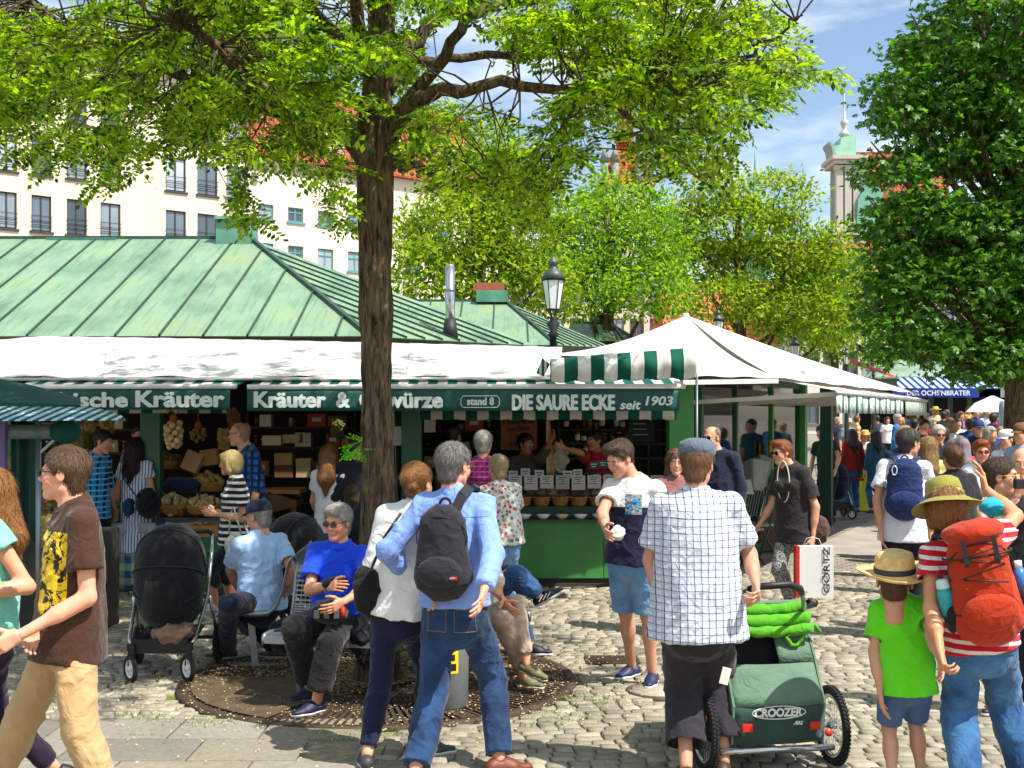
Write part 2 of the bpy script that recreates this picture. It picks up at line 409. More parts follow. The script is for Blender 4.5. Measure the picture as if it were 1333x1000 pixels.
def _hair(style, h=.0055):
    s = SDF((-.19, -.24, -.46), (.19, .17, .24), h)
    t = {'buzz': .004, 'fringe': .005}.get(style, .012)
    s.ell((0, -.02, .04), (.076 + t, .1 + t, .083 + t), .01)
    if style in ('short', 'quiff', 'buzz', 'fringe', 'grey'):
        s.plane((0, .03, 0), (0, 1.45, -1), .02) if style != 'fringe' else s.plane((0, .0, 0), (0, 1, -.3), .02)
        if style != 'fringe' or True: s.ell((0, -.052, -.04), (.060, .054, .066), .03)
        s.plane((0, 0, -.105), (0, 0, -1), .015)
        for x in (-1, 1): s.ell((x * .088, .0, -.018), (.028, .03, .042), .012, 's')
        if style == 'quiff': s.ell((0, .045, .108), (.06, .05, .028), .03); s.ell((.01, .07, .1), (.045, .028, .022), .02)
        if style == 'grey': s.ell((.012, .04, .098), (.062, .05, .026), .03); s.ell((-.03, .06, .082), (.03, .03, .02), .02)
        if style == 'fringe': s.ell((0, .02, .13), (.07, .1, .07), .02, 's')
    elif style == 'bob':
        s.ell((0, -.03, .01), (.1, .11, .12), .03)
        s.plane((0, .034, 0), (0, 1.2, -1), .02)
        for x in (-1, 1): s.cap((x * .075, .02, .03), (x * .082, .0, -.075), .025, .028, .02)
        s.ell((0, -.06, -.05), (.085, .06, .07), .03)
        s.ell((.02, .06, .085), (.055, .035, .025), .02); s.plane((0, 0, -.125), (0, 0, -1), .02)
    elif style in ('long', 'pony', 'bun', 'curly'):
        s.plane((0, .04, 0), (0, 1.25, -1), .02)
        if style in ('long', 'curly'):
            for x in (-1, 1):
                s.cap((x * .07, .015, .03), (x * .085, -.01, -.16), .024, .03, .03)
                s.cap((x * .085, -.01, -.16), (x * .09, -.03, -.33), .03, .022, .03)
            s.cap((0, -.06, .0), (0, -.105, -.25), .075, .075, .04, f=(1, 0, 0), q=1.3)
            s.cap((0, -.105, -.25), (0, -.12, -.4), .06, .02, .04, f=(1, 0, 0), q=1.4)
        elif style == 'pony':
            s.plane((0, 0, -.075), (0, 0, -1), .02)
            s.cap((0, -.115, .05), (0, -.16, .02), .03, .035, .02); s.cap((0, -.16, .02), (0, -.17, -.16), .035, .012, .02)
        else:
            s.ell((0, -.05, -.045), (.055, .05, .05), .03)
            s.plane((0, 0, -.1), (0, 0, -1), .02)
            s.ell((0, -.115, .03), (.05, .045, .048), .012); s.ell((.03, -.11, -.02), (.03, .03, .026), .012)
    V, Q = s.mesh(); n = vnormals(V, Q)
    # strands: ridges that run over the skull from the crown
    th = np.arctan2(V[:, 0], V[:, 1] + .03); el = np.arctan2(V[:, 2] - .02, np.hypot(V[:, 0], V[:, 1] + .02))
    if style in ('short', 'quiff', 'grey', 'buzz', 'fringe'): u = np.stack([th * 9, V[:, 2] * 40, V[:, 1] * 12], 1); amp = .0045 if style != 'buzz' else .001
    elif style == 'curly': u = V * 55; amp = .013
    elif style == 'bun': u = np.stack([V[:, 0] * 60, V[:, 1] * 18, V[:, 2] * 18], 1); amp = .004
    else: u = np.stack([th * 14, V[:, 2] * 7, V[:, 0] * 30], 1); amp = .006
    V = V + n * ((vnoise(u + 30) + .5 * vnoise(u * 2.3 + 11)) * amp)[:, None]
    if h > .0085: return V, Q
    # loose strands as thin ribbons lying over the shell
    r = np.random.RandomState(5); k = {'buzz': 600, 'fringe': 700, 'long': 3600, 'curly': 3600}.get(style, 2300); i = r.randint(0, len(V), k); p = V[i]; nn = n[i]
    crown = np.array([0, -.05, .12]); d = p - crown; d[:, 2] -= .05 + .6 * (p[:, 2] < .03) * 1; d = d / np.linalg.norm(d, axis=1)[:, None]
    if style == 'bun': d = np.array([0, -.12, .03]) - p
    if style in ('quiff', 'grey'): d = d + np.array([.6, .3, .25]) * (p[:, 1:2] > .02)
    d = d + r.randn(k, 3) * (.28 if style != 'curly' else .9); d = d - nn * (d * nn).sum(1)[:, None]; d = d / np.maximum(1e-6, np.linalg.norm(d, axis=1))[:, None]
    L = r.uniform(.018, .04, k)[:, None] * (2.0 if style in ('long', 'curly') else 1.0); sd_ = np.cross(d, nn) * r.uniform(.0007, .0014, k)[:, None]; lift = r.uniform(.0, .006, k)[:, None]
    a0 = p - nn * .001; a1 = p + d * L * .5 + nn * (.002 + lift * .7); a2 = p + d * L + nn * (lift - .001 * (L > .03))
    R_ = np.stack([a0 - sd_, a0 + sd_, a1 + sd_, a1 - sd_, a2 + sd_ * .3, a2 - sd_ * .3], 1).reshape(-1, 3); j = len(V) + np.arange(k)[:, None] * 6
    return np.concatenate([V, R_]), np.concatenate([Q, j + np.array([0, 1, 2, 3]), j + np.array([3, 2, 4, 5])])
_HC = {}
def hair_template(style, far=False):
    k = (style, far)
    if k not in _HC: _HC[k] = _hair(style, .016 if far else .0075)
    return _HC[k]

def skin_mat(c):
    key = ('skin', c)
    if key in MC: return MC[key]
    n = NT('skin'); at = N(n.t, 'ShaderNodeAttribute', attribute_name='tint'); cc = hx(c)
    base = n.ramp(n.noise(22, 4), (.3, tuple(x * .9 for x in cc)), (.7, tuple(min(1, x * 1.08) for x in cc)))
    n.fin(n.mix(1.0, base, at.outputs['Color'], 'MULTIPLY'), .48, 0, .4)
    n.b.inputs['Subsurface Weight'].default_value = .12; n.b.inputs['Subsurface Radius'].default_value = (.02, .008, .004); n.b.inputs['Subsurface Scale'].default_value = .5
    n.bump(n.noise(160, 3), .12, .004); MC[key] = n.m; return n.m
def hair_mat(c1, c2=None):
    key = ('hair', c1, c2)
    if key in MC: return MC[key]
    n = NT('hair'); a = hx(c1); b = hx(c2) if c2 else tuple(min(1, x * 1.9) for x in a)
    v = n.mapd((60, 60, 9)); f = n.noise(4, 5, .7, v)
    n.fin(n.ramp(f, (.34, a), (.68, b)), .42, 0, .45); n.bump(f, .9, .006); MC[key] = n.m; return n.m
SK1, SK2, SK3 = '#dfa98c', '#d09674', '#b97a5a'

def ik(a, b, l1, l2, hint):
    a, b, hint = Vector(a), Vector(b), Vector(hint); d = b - a; L = d.length
    if L > (l1 + l2) * .995:
        return a + d * (l1 / (l1 + l2))
    u = d / L; x = (l1 * l1 - l2 * l2 + L * L) / (2 * L); hgt = math.sqrt(max(0, l1 * l1 - x * x))
    v = hint - u * hint.dot(u); v = v.normalized() if v.length > 1e-5 else u.orthogonal().normalized()
    return a + u * x + v * hgt
def onray(p, px, py, L, sgn):
    """point on the line of sight through (px,py) at distance L from p"""
    o = Vector((0, 0, H)); d = (P(px, py, 1) - o); A = d.dot(d); e = o - p; B = e.dot(d); C = e.dot(e) - L * L; D = B * B - A * C
    t = (-B + sgn * math.sqrt(D)) / A if D > 0 else -B / A
    return o + d * t
def rotm(f, up=(0, 0, 1), roll=0):
    """columns: the person's right, forward, up"""
    f = Vector(f).normalized(); r = f.cross(Vector(up)).normalized(); M = Matrix((r, f, r.cross(f))).transposed()
    return M @ Matrix.Rotation(roll, 3, 'Y') if roll else M
def fdir(yaw, pitch=0): return Vector((math.sin(R(yaw)) * math.cos(R(pitch)), -math.cos(R(yaw)) * math.cos(R(pitch)), math.sin(R(pitch))))
class Person: pass
def person(label, Y, neck, pelvis, yaw, head=None, hyaw=None, hpitch=-4, hroll=0, la=None, ra=None, lf=None, rf=None, lk=None, rk=None,
           S=1.0, fat=1.0, sex='m', skin=SK1, hair='short', hairc=('#3a2a1c', None), top=None, bottom=None, shoes='#1c1c20', sole='#d8d8d4',
           q=.008, hands=('relax', 'relax'), group=None, eyes=True, brow='#4a3322', feet=(None, None), lhd=None, rhd=None, handup=None, cat='person', swid=1.0, hw=1.0):
    """neck, pelvis: pixel of the neck base / hip line at depth Y; arms ((ex,ey,sgn),(wx,wy,sgn)); feet (px, depth[, lift]) or ground vector; knees (px,py,sgn)"""
    o = Person(); f = fdir(yaw); l = Vector((0, 0, 1)).cross(f).normalized(); UP = Vector((0, 0, 1)); far = q > .012
    nb = P(neck[0], neck[1], Y + (neck[2] if len(neck) > 2 else 0)); pv = P(pelvis[0], pelvis[1], Y + (pelvis[2] if len(pelvis) > 2 else 0))
    o.f, o.l, o.nb, o.pv, o.S = f, l, nb, pv, S
    HS = (S * .35 + .65) * (1 if sex == 'm' else .95) * hw
    if head:
        h0 = P(head[0], head[1], Y + (head[2] if len(head) > 2 else 0)); mxd = .146 * HS + .004
        if h0.z - nb.z > mxd: dz_ = h0.z - mxd - nb.z; nb = Vector((nb.x + (h0.x - nb.x) * min(1, dz_ / max(.01, h0.z - nb.z)) * .6, nb.y, h0.z - mxd)); o.nb = nb
    spine = (nb - pv).normalized(); tilt_l = (l - spine * l.dot(spine)).normalized(); o.sp = spine
    tf = spine.cross(tilt_l) * -1; tf = tf if tf.dot(f) > 0 else -tf; o.tf = tf; o.tl = tilt_l
    sw = .162 * S * (1 if sex == 'm' else .9) * swid; shL = nb - spine * .062 * S + tilt_l * sw; shR = nb - spine * .062 * S - tilt_l * sw
    hpL = pv + l * .088 * S; hpR = pv - l * .088 * S
    root = thing('person', Vector((pv.x, pv.y, 0)), label, cat, group); o.root = root
    off = Vector((pv.x, pv.y, 0))
    UA, FA, TH, SH = .30 * S, .255 * S, .43 * S, .43 * S
    def arm(sh, a, sgn):
        if a is None or a == 'hang':
            e = sh - UP * UA * .97 + l * sgn * .07 * S - f * .02; return e, e - UP * FA * .96 + f * .07 * S + l * sgn * .01
        (ex, ey, es), (wx, wy, ws) = a
        e = onray(sh, ex, ey, UA, es); 
        if (e - sh).length > UA * 1.25: e = sh + (e - sh).normalized() * UA * 1.25
        wv = onray(e, wx, wy, FA, ws)
        if (wv - e).length > FA * 1.25: wv = e + (wv - e).normalized() * FA * 1.25
        return e, wv
    eL, wL = arm(shL, la, 1); eR, wR = arm(shR, ra, -1)
    def leg(hp, ft, kn, sgn):
        if ft is None: an = Vector((hp.x, hp.y, .085 * S)) + l * sgn * .015
        elif isinstance(ft, Vector): an = ft.copy()
        else: an = P(ft[0], HZ, ft[1]); an.z = .085 * S + (ft[2] if len(ft) > 2 else 0)
        if kn: k_ = onray(hp, kn[0], kn[1], TH, kn[2])
        else: k_ = ik(hp, an, TH, SH, f)
        if (an - k_).length > SH * 1.12 and not ft is None and kn: pass
        return k_, an
    kL, aL = leg(hpL, lf, lk, 1); kR, aR = leg(hpR, rf, rk, -1)
    o.J = dict(shL=shL, shR=shR, eL=eL, eR=eR, wL=wL, wR=wR, hpL=hpL, hpR=hpR, kL=kL, kR=kR, aL=aL, aR=aR)
    # head
    hy = yaw if hyaw is None else hyaw; hf = fdir(hy, hpitch)
    HM = rotm(hf, (0, 0, 1), R(hroll)); hc = P(head[0], head[1], Y + (head[2] if len(head) > 2 else 0)) if head else nb + UP * .16 * S + f * .02
    if head: hc = hc + f * .026 * S
    o.HM, o.hc, o.HS = HM, hc, HS
    def h2w(V): return (np.asarray(V) * HS) @ np.array(HM.transposed()) + np.array(hc)
    o.h2w = h2w
    allp = [nb, pv, shL, shR, eL, eR, wL, wR, kL, kR, aL, aR, hc]
    lo = np.array([min(p[i] for p in allp) for i in range(3)]) - .3; hi = np.array([max(p[i] for p in allp) for i in range(3)]) + .3; lo[2] = -.02
    fa = np.array(tf)
    # bare body
    b = SDF(lo, hi, (.0145 if q < .0075 else .018 if q < .0095 else .022) if not far else q * 1.4)
    def torso(s, g=0.0, waist=None, hem=None):
        w = fat; ch = pv.lerp(nb, .72); wa = pv.lerp(nb, .3)
        s.cap(ch, wa, (.15 * w) * S + g, (.128 * w + (.02 if fat > 1.1 else 0)) * S + g, .05, f=fa, q=.68 + .12 * (fat - 1) * 4)
        s.cap(wa, pv, (.128 * w) * S + g, (.15 * w if sex == 'f' else .14 * w) * S + g, .06, f=fa, q=.72 + .1 * (fat - 1) * 3)
        for sh_ in (shL, shR): s.cap(nb - spine * .035 * S, sh_, .05 * S + g * .8, .044 * S + g * .8, .04)
        s.cap(nb - spine * .04, nb - spine * .14, .07 * S + g, .12 * S + g, .05, f=fa, q=.7)
        if sex == 'f':
            for sg in (-1, 1): s.ell(ch + tf * (.085 * S) + tilt_l * sg * .065 * S - spine * .01, (.05 * S + g,) * 3, .03)
        if fat > 1.12: s.ell(wa + tf * .05, (.12 * fat * S + g,) * 3, .05)
    torso(b)
    b.cap(nb - spine * .03, nb.lerp(hc, .62) - hf * .015, .052 * S if sex == 'm' else .045 * S, .047 * S if sex == 'm' else .042 * S, .04)
    for sh, e, wv, hp, kn, an in ((shL, eL, wL, hpL, kL, aL), (shR, eR, wR, hpR, kR, aR)):
        b.cap(sh, e, .048 * S * (fat * .5 + .5), .037 * S, .03); b.cap(e, wv, .037 * S, .0245 * S, .015); b.cap(e, e.lerp(wv, .45), .03 * S, .036 * S, .03)
        b.cap(hp, kn, .082 * S * (fat * .5 + .5), .053 * S, .04); b.cap(kn, an, .05 * S, .035 * S, .02); c_ = kn.lerp(an, .32) ; 
        cb = (an - kn).cross(l).normalized(); cb = cb if cb.dot(f) < 0 else -cb
        b.ell(c_ + cb * .02 * S, (.047 * S, .047 * S, .085 * S), .04)
    V, Q = b.mesh(); C = np.ones((len(V), 4)); Vs, Qs, Cs = [V], [Q], [C]; n0 = len(V)
    hv, hq, hcx = HEADS['far' if far else (('m' if sex == 'm' else 'f') + ('2' if q > .0095 else ''))]; Vs.append(h2w(hv)); Qs.append(hq + n0); Cs.append(hcx); n0 += len(hv)
    o.hand = {}
    for i, (e, wv, mir) in enumerate(((eL, wL, 1), (eR, wR, -1))):
        hd = (wv - e).normalized(); ov = (lhd, rhd)[i]
        if ov: hd = (hd * .3 + Vector(ov).normalized()).normalized()
        side = tilt_l * mir; x_ = (side - hd * side.dot(hd)); x_ = x_.normalized() if x_.length > .15 else (f - hd * f.dot(hd)).normalized()
        z_ = -hd; y_ = z_.cross(x_) * -mir
        Mh = np.array([x_, y_, z_]); T = HANDS['far' if far else hands[i] + ('2' if q > .0085 else '')]; hvv = T[0] * S * (1 if sex == 'm' else .92)
        hq2 = T[1]
        if mir > 0: hq2 = hq2[:, ::-1]
        Vs.append(hvv @ Mh + np.array(wv)); Qs.append(hq2 + n0); Cs.append(np.ones((len(hvv), 4))); n0 += len(hvv)
        o.hand[i] = (wv, Vector(x_), Vector(Mh[1]), Vector(z_))
    V = np.concatenate(Vs) - np.array(off)
    link('body', mesh_np('body', V, np.concatenate(Qs), attr=np.concatenate(Cs)), skin_mat(skin), root)
    if eyes and not far:
        for x in (-1, 1):
            m = MB(); mi = MB(); mb_ = MB()
            c = h2w([[x * .031, .0795, .003]])[0]; m.ball(c, .0118 * HS, 10, 7)
            c = h2w([[x * .031, .0868, .0015]])[0]; mi.ball(c, .0056 * HS, 8, 5)
            pts = h2w([[x * .016, .092, .02], [x * .032, .0925, .0245], [x * .047, .08, .02]]); mb_.tube(pts, [.003, .0035, .002], 6)
            e_ = m.build('eye', mat('#d8d2cb', .2, .02), root); mi.build('iris', mat('#2c2018', .15, .02), e_); mb_.build('eyebrow', mat(brow, .8), root)
    # hair
    if hair:
        v, q_ = hair_template(hair, far or q > .0115); link('hair', mesh_np('hair', h2w(v) - np.array(off), q_), hair_mat(*hairc), root)
    # clothes
    o.geo = {}; o.off = off
    def limb(s, pts, rs, g, k=.02, flat=None):
        for i in range(len(pts) - 1): s.cap(pts[i], pts[i + 1], rs[i] + g, rs[i + 1] + g, k, flat=(flat if i == len(pts) - 2 else None))
    if top:
        t = dict(sleeve=.5, hem=-.06, g=.014, mat=None, amp=.009, name='shirt', loose=0, neck=.0, skirt=None); t.update(top)
        s = SDF(lo, hi, q * 1.25); g = t['g']; torso(s, g + .004); s.cap(nb - spine * .05, nb + spine * .014 * S, .08 * S, .06 * S, .02)
        hemz = pv + spine * t['hem']
        s.cap(pv.lerp(nb, .55), hemz, (.135 * fat + t['loose']) * S + g, (.166 * fat + t['loose'] * 1.3) * S + g + .008, .05, f=fa, q=.78 + .1 * (fat - 1) * 3, flat='b')
        if t['skirt']:
            s.cap(pv + spine * .1, pv - UP * t['skirt'], .13 * S, .24 * S, .04, f=fa, q=.85, flat='b'); 
            s.cap(pv - UP * (t['skirt'] - .12), pv - UP * (t['skirt'] + .02), .19 * S, .225 * S, .01, 's', f=fa, q=.85)
        else:
            s.plane(hemz, -spine, .01)
        for sh, e, wv in ((shL, eL, wL), (shR, eR, wR)):
            sv = t['sleeve']; r0, r1, r2 = .049 * S * (fat * .5 + .5), .044 * S, .032 * S
            if sv <= 0: continue
            if sv <= 1:
                en = sh.lerp(e, sv); r = r0 + (r1 - r0) * sv + .016; s.cap(sh, en, r0 + g, r + g, .03, flat='b')
                s.cap(sh.lerp(e, max(0, sv - .12)), sh.lerp(e, sv + .1), r - .012 + g * .3, r - .008 + g * .3, .004, 's', flat='ab')
            else:
                en = e.lerp(wv, sv - 1); s.cap(sh, e, r0 + g, r1 + g + .004, .03); s.cap(e, en, r1 + g + .004, r2 + g, .02, flat='b')
        s.cap(nb + UP * .056 + tf * .022, nb + UP * .2 + tf * .02, .056 * S + t['neck'], .09 * S + t['neck'], .01, 's')
        V, Q = s.mesh(); V = wrinkle(V, Q, t['amp'], 9.5 if not t['skirt'] else 12, rng.random() * 5, (1, 1, .6) if not t['skirt'] else (1, 1, .25), -max(.004, g * .55)); o.geo['shirt'] = (V, Q)
        so_ = link(t['name'], mesh_np('shirt', V - np.array(off), Q), t['mat'], root)
        if not far and q < .0105:
            if t.get('collar'):
                b_ = MB(); cc = nb + spine * .012 + tf * .012
                def cf(u, v): a = R(-75) + R(330) * u; rr_ = .062 * S + .004 + .017 * v; return cc + tilt_l * (math.cos(a) * rr_) + tf * (math.sin(a) * rr_ * 1.05) + spine * ((.034 - .038 * v * v) * S - .03 * max(0, math.sin(a)) - .004)
                b_.sheet(cf, 30, 5, None); b_.build('collar', t['mat'], so_)
                for s__, e__, w__ in ((shL, eL, wL), (shR, eR, wR)):
                    sv = t['sleeve']
                    if sv > 1: c_ = e__.lerp(w__, sv - 1); d_ = (w__ - e__).normalized(); b_ = MB(); b_.cyl(c_ - d_ * .05, c_ + d_ * .003, .042 * S, .041 * S, n=20); b_.build('cuff', t['mat'], so_)
            else:
                b_ = MB(); cc = nb + spine * .014 + tf * .012
                b_.tube([cc + tilt_l * (math.cos(a) * (.064 * S + t['neck'])) + tf * (math.sin(a) * (.066 * S + t['neck'])) + spine * (-.028 * math.sin(a)) for a in [2 * math.pi * i / 32 for i in range(32)]], .0065, 6, closed=True); b_.build('neckband', t['mat'], so_)
    if bottom:
        t = dict(length=1.92, g=.014, mat=None, amp=.009, name='trousers', wide=0, top=.08); t.update(bottom)
        s = SDF(lo, hi, q * 1.5); g = t['g']; hr = (.15 if sex == 'f' else .14) * S * fat
        s.cap(pv + spine * t['top'], pv - spine * .04, hr * .9 + g, hr + g, .04, f=fa, q=.76 + .1 * (fat - 1) * 3, flat='a')
        for hp, kn, an in ((hpL, kL, aL), (hpR, kR, aR)):
            wd = t['wide']; r0, r1, r2 = .08 * S * (fat * .5 + .5), (.055 + wd * .6) * S, (.04 + wd) * S; sv = t['length']
            if (an - kn).dot(hp - kn) != 0 and sv > 1:
                en = kn.lerp(an, sv - 1); r2_ = r1 + (r2 - r1) * (sv - 1)
                s.cap(hp, kn, r0 + g, r1 + g, .03); s.cap(kn, en, r1 + g, r2_ + g, .02, flat='b')
                if not wd or sv > 1.5:
                    cb = (an - kn).cross(l).normalized(); cb = cb if cb.dot(f) < 0 else -cb
                    s.ell(kn.lerp(an, .3) + cb * .016 * S, (.046 * S + g, .046 * S + g, .09 * S), .04)
                if sv < 1.85: s.cap(kn.lerp(an, sv - 1.1), kn.lerp(an, sv - .9), r2_ - .013 + g * .5, r2_ - .012 + g * .5, .004, 's', flat='ab')
            else:
                en = hp.lerp(kn, sv); r = r0 + (r1 - r0) * sv + .015; s.cap(hp, en, r0 + g, r + g, .03, flat='b')
                s.cap(hp.lerp(kn, sv - .12), hp.lerp(kn, sv + .08), r + g - .018, r + g - .015, .004, 's', flat='ab')
        V, Q = s.mesh(); V = wrinkle(V, Q, t['amp'], 10.5, rng.random() * 5, (.8, .8, 1.3), -max(.0, g * .4)); o.geo['trousers'] = (V, Q)
        link(t['name'], mesh_np('trousers', V - np.array(off), Q), t['mat'], root)
    if shoes:
        for i, (kn, an) in enumerate(((kL, aL), (kR, aR))):
            fd = feet[i]; d = Vector(fd).normalized() if fd else (f * 1 + (l if i == 0 else -l) * .18).normalized()
            sk_ = (an - kn).normalized(); k = S
            heel = an - d * .045 * k + sk_ * .04 * k; 
            if fd is None or abs(d.z) < .3: heel.z = max(heel.z, .038) if an.z < .13 * S else heel.z
            toe = heel + d * .2 * k
            if an.z < .13 * S: toe.z = .03; heel.z = .04
            mid = heel.lerp(toe, .55); upn = d.cross(Vector((0, 0, 1))).cross(d); upn = upn.normalized() if upn.length > .01 else -sk_
            if upn.dot(sk_) > 0 : upn = -upn
            box = [heel, toe, an]; L_ = np.array([min(p[j] for p in box) for j in range(3)]) - .08; H_ = np.array([max(p[j] for p in box) for j in range(3)]) + .08
            qq = (.0075 if q < .0085 else .01) if not far else .015
            sh_ = SDF(L_, H_, qq); sd_ = np.array(d.cross(upn))
            sh_.cap(heel, mid, .035 * k, .042 * k, .02); sh_.cap(mid, toe, .041 * k, .028 * k, .02, f=np.array(upn), q=.8)
            sh_.cap(heel + upn * .01, an.lerp(heel, .45), .035 * k, .036 * k, .02, flat='b'); sh_.cap(mid + upn * .0, an.lerp(mid, .5), .035 * k, .034 * k, .03)
            sh_.plane(heel - upn * .022 * k, -upn, .006)
            V, Q = sh_.mesh(); so_ = link('shoe', mesh_np('shoe', V - np.array(off), Q), mat(shoes, .55, .15, 30) if isinstance(shoes, str) else shoes, root)
            if not far:
                s2 = SDF(L_, H_, qq); u2 = np.array(upn)
                s2.cap(heel, mid, .041 * k, .047 * k, .02); s2.cap(mid, toe, .047 * k, .034 * k, .02); s2.plane(heel - upn * .014 * k, upn, .003); s2.plane(heel - upn * .036 * k, -upn, .003)
                V, Q = s2.mesh(); link('sole', mesh_np('sole', V - np.array(off), Q), mat(sole, .6), so_)
    return o
from mathutils.bvhtree import BVHTree
def bvh(o, k):
    kk = '_' + k
    if kk not in o.geo: V, Q = o.geo[k]; o.geo[kk] = BVHTree.FromPolygons([tuple(v) for v in V], [tuple(int(i) for i in q) for q in Q])
    return o.geo[kk]
def patch(o, k, c, U, Vv, w_, h_, m, name='pocket', out=.003, nu=8, nv=8, border=None):
    """a sewn-on panel that follows the cloth underneath"""
    T_b = bvh(o, k); U = Vector(U).normalized(); Vv = Vector(Vv).normalized(); Nn = U.cross(Vv).normalized(); Nn = Nn if Nn.dot(Vector((0, -1, 0))) > 0 else -Nn; c = Vector(c)
    def pj(u, v, ex=out):
        p = c + U * ((u - .5) * w_) + Vv * ((v - .5) * h_); hit = T_b.ray_cast(p + Nn * .35, -Nn, .8)
        return (hit[0] if hit[0] else p) + Nn * ex
    b = MB(); b.sheet(pj, nu, nv, Nn * -.006); po = b.build(name, m, o.root)
    if border:
        b = MB(); e = [(.06 + .88 * t / 8, .06) for t in range(9)] + [(.94, .06 + .88 * t / 8) for t in range(1, 9)] + [(.94 - .88 * t / 8, .94) for t in range(1, 9)] + [(.06, .94 - .88 * t / 8) for t in range(1, 8)]
        b.tube([pj(u, v, out + .001) for u, v in e], .0013, 4, closed=True); b.build('stitching', border, po)
    return po
def seam(o, k, pts, m, r_=.002, n=14, name='seam'):
    T_b = bvh(o, k); q = []
    for i in range(len(pts) - 1):
        for j in range(n): q.append(pts[i].lerp(pts[i + 1], j / n))
    q.append(pts[-1]); Nn = Vector((0, -1, 0)); r2 = []
    for p in q:
        h = T_b.ray_cast(p + Nn * .4, -Nn, .9)
        if h[0]: r2.append(h[0] + Nn * .0005)
    if len(r2) > 2: b = MB(); b.tube(r2, r_, 5); b.build(name, m, o.root)
def sunglasses(o, lens='#0a0a0c', frame='#101012', up=0.0, name='sunglasses', fwd=0, parent=None):
    m = MB(); g = MB()
    hs = lambda p: Vector(o.h2w([p])[0])
    y0, z0 = .1 + fwd, .004 + up
    for x in (-1, 1):
        n = 14; ring = [(x * .031 + .023 * math.cos(a), y0 - .1 * abs(x * .031 + .023 * math.cos(a)) ** 1.6 * 2, z0 + .017 * math.sin(a) * (1.0 if math.sin(a) < 0 else .8)) for a in [2 * math.pi * k / n for k in range(n)]]
        pts = [hs(p) for p in ring]; m.tube(pts, .0022, 5, closed=True)
        c = sum(pts, Vector()) / n; fw = hs((0, 1, 0)) - hs((0, 0, 0)); fw.normalize()
        g.prism(pts, fw * .0015)
        m.tube([hs((x * .054, y0 - .012, z0 + .008)), hs((x * .072, y0 - .03, z0 + .009)), hs((x * .082, .0 + up * .3, z0 + .006 - up * .2)), hs((x * .08, -.018, z0 - .004 - up * .2))], .0026, 5)
    m.tube([hs((-.009, y0 + .002, z0 + .006)), hs((.009, y0 + .002, z0 + .006))], .0024, 5)
    fo = m.build(name, mat(frame, .3), parent or o.root); g.build('lenses', mat(lens, .08, .02, spec=.8), fo)
    return fo
# ================================================================ GROUND
def stone_mat(name, cols, moss=0, rough=.75):
    n = NT(name); oi = N(n.t, 'ShaderNodeObjectInfo').outputs['Random']; ge = N(n.t, 'ShaderNodeNewGeometry').outputs['Random Per Island']
    f = n.math('FRACT', n.math('ADD', n.math('MULTIPLY', oi, 7.3), ge))
    c = n.ramp(f, *[(i / (len(cols) - 1) * .96 + .02, q) for i, q in enumerate(cols)])
    po = N(n.t, 'ShaderNodeNewGeometry').outputs['Position']
    c = n.mix(.6, c, n.ramp(n.noise(26, 5, .65, po), (.3, (.5, .5, .49)), (.7, (1.0, 1.0, .98))), 'MULTIPLY')
    st = n.ramp(n.noise(.9, 4, .6, po), (.38, 0.0), (.62, 1.0)); c = n.mix(n.math('MULTIPLY', st, .3), c, '#5d564c')
    n.bump(n.math('ADD', n.noise(60, 4, .6, po), n.math('MULTIPLY', n.noise(300, 2, .6, po), .4)), .5, .006)
    return n.fin(c, rough, 0, .35)
def ground_mat():
    n = NT('ground_sand'); x, y, z = n.xyz()
    base = n.ramp(n.noise(14, 6, .7), (.3, '#6c6252'), (.55, '#978a74'), (.75, '#bcae90'))
    far = N(n.t, 'ShaderNodeTexBrick'); far.inputs['Scale'].default_value = 1.0
    far.inputs['Brick Width'].default_value = .17; far.inputs['Row Height'].default_value = .115; far.inputs['Mortar Size'].default_value = .009
    far.inputs['Color1'].default_value = c4('#a49c90'); far.inputs['Color2'].default_value = c4('#8a8379'); far.inputs['Mortar'].default_value = c4('#564e44')
    n.L(n.co(), far.inputs[0])
    fc = n.mix(.5, far.outputs[0], n.ramp(n.noise(2.5, 5), (.3, (.55, .55, .55)), (.7, (1, 1, 1))), 'MULTIPLY')
    # low moss and weeds in the joints round the tree
    dx = n.math('ADD', x, 1.6); dy = n.math('SUBTRACT', y, 8.3); d = n.math('SQRT', n.math('ADD', n.math('MULTIPLY', n.math('MULTIPLY', dx, dx), .35), n.math('MULTIPLY', dy, dy)))
    g = n.math('MULTIPLY', n.ramp(d, (.7, 1.0), (1.0, 0.0)), n.ramp(n.noise(6, 4), (.38, 0.0), (.5, 1.0)))
    base = n.mix(g, base, n.ramp(n.noise(60, 3), (.3, '#31501c'), (.7, '#6f8f2e')))
    n.bump(n.noise(90, 5, .7), .6, .01)
    return n.fin(n.mix(n.math('GREATER_THAN', y, 15.2), base, fc), .9, 0, .2)
def gz(y): return -.012 + max(0, min(y, 60) - 26) * .028
_ys = [-30, 0, 26, 30, 36, 45, 60, 120, 300]
b = MB(); b.sheet(lambda u, v: (-160 + 320 * u, _ys[round(v * 8)], gz(_ys[round(v * 8)])), 8, 8, None, False)
ground = b.build('ground', ground_mat(), loc=(0, 0, 0)); ground['kind'] = 'structure'
GRC = Vector((-.97, 9.0, 0)); GRR = 1.42
def slab_zone(x, y): return y < 7.86 + .04 * math.sin(x * 3) and x < -.75 - (7.86 - y) * .12
def skip(x, y):
    if (x - GRC.x) ** 2 + (y - GRC.y) ** 2 < (GRR + .05) ** 2: return True
    if slab_zone(x, y): return True
    if (x - 1.04) ** 2 + (y - 8.62) ** 2 < .25 ** 2: return True
    if abs(x - .79) < .22 and abs(y - 9.72) < .16: return True
    return False
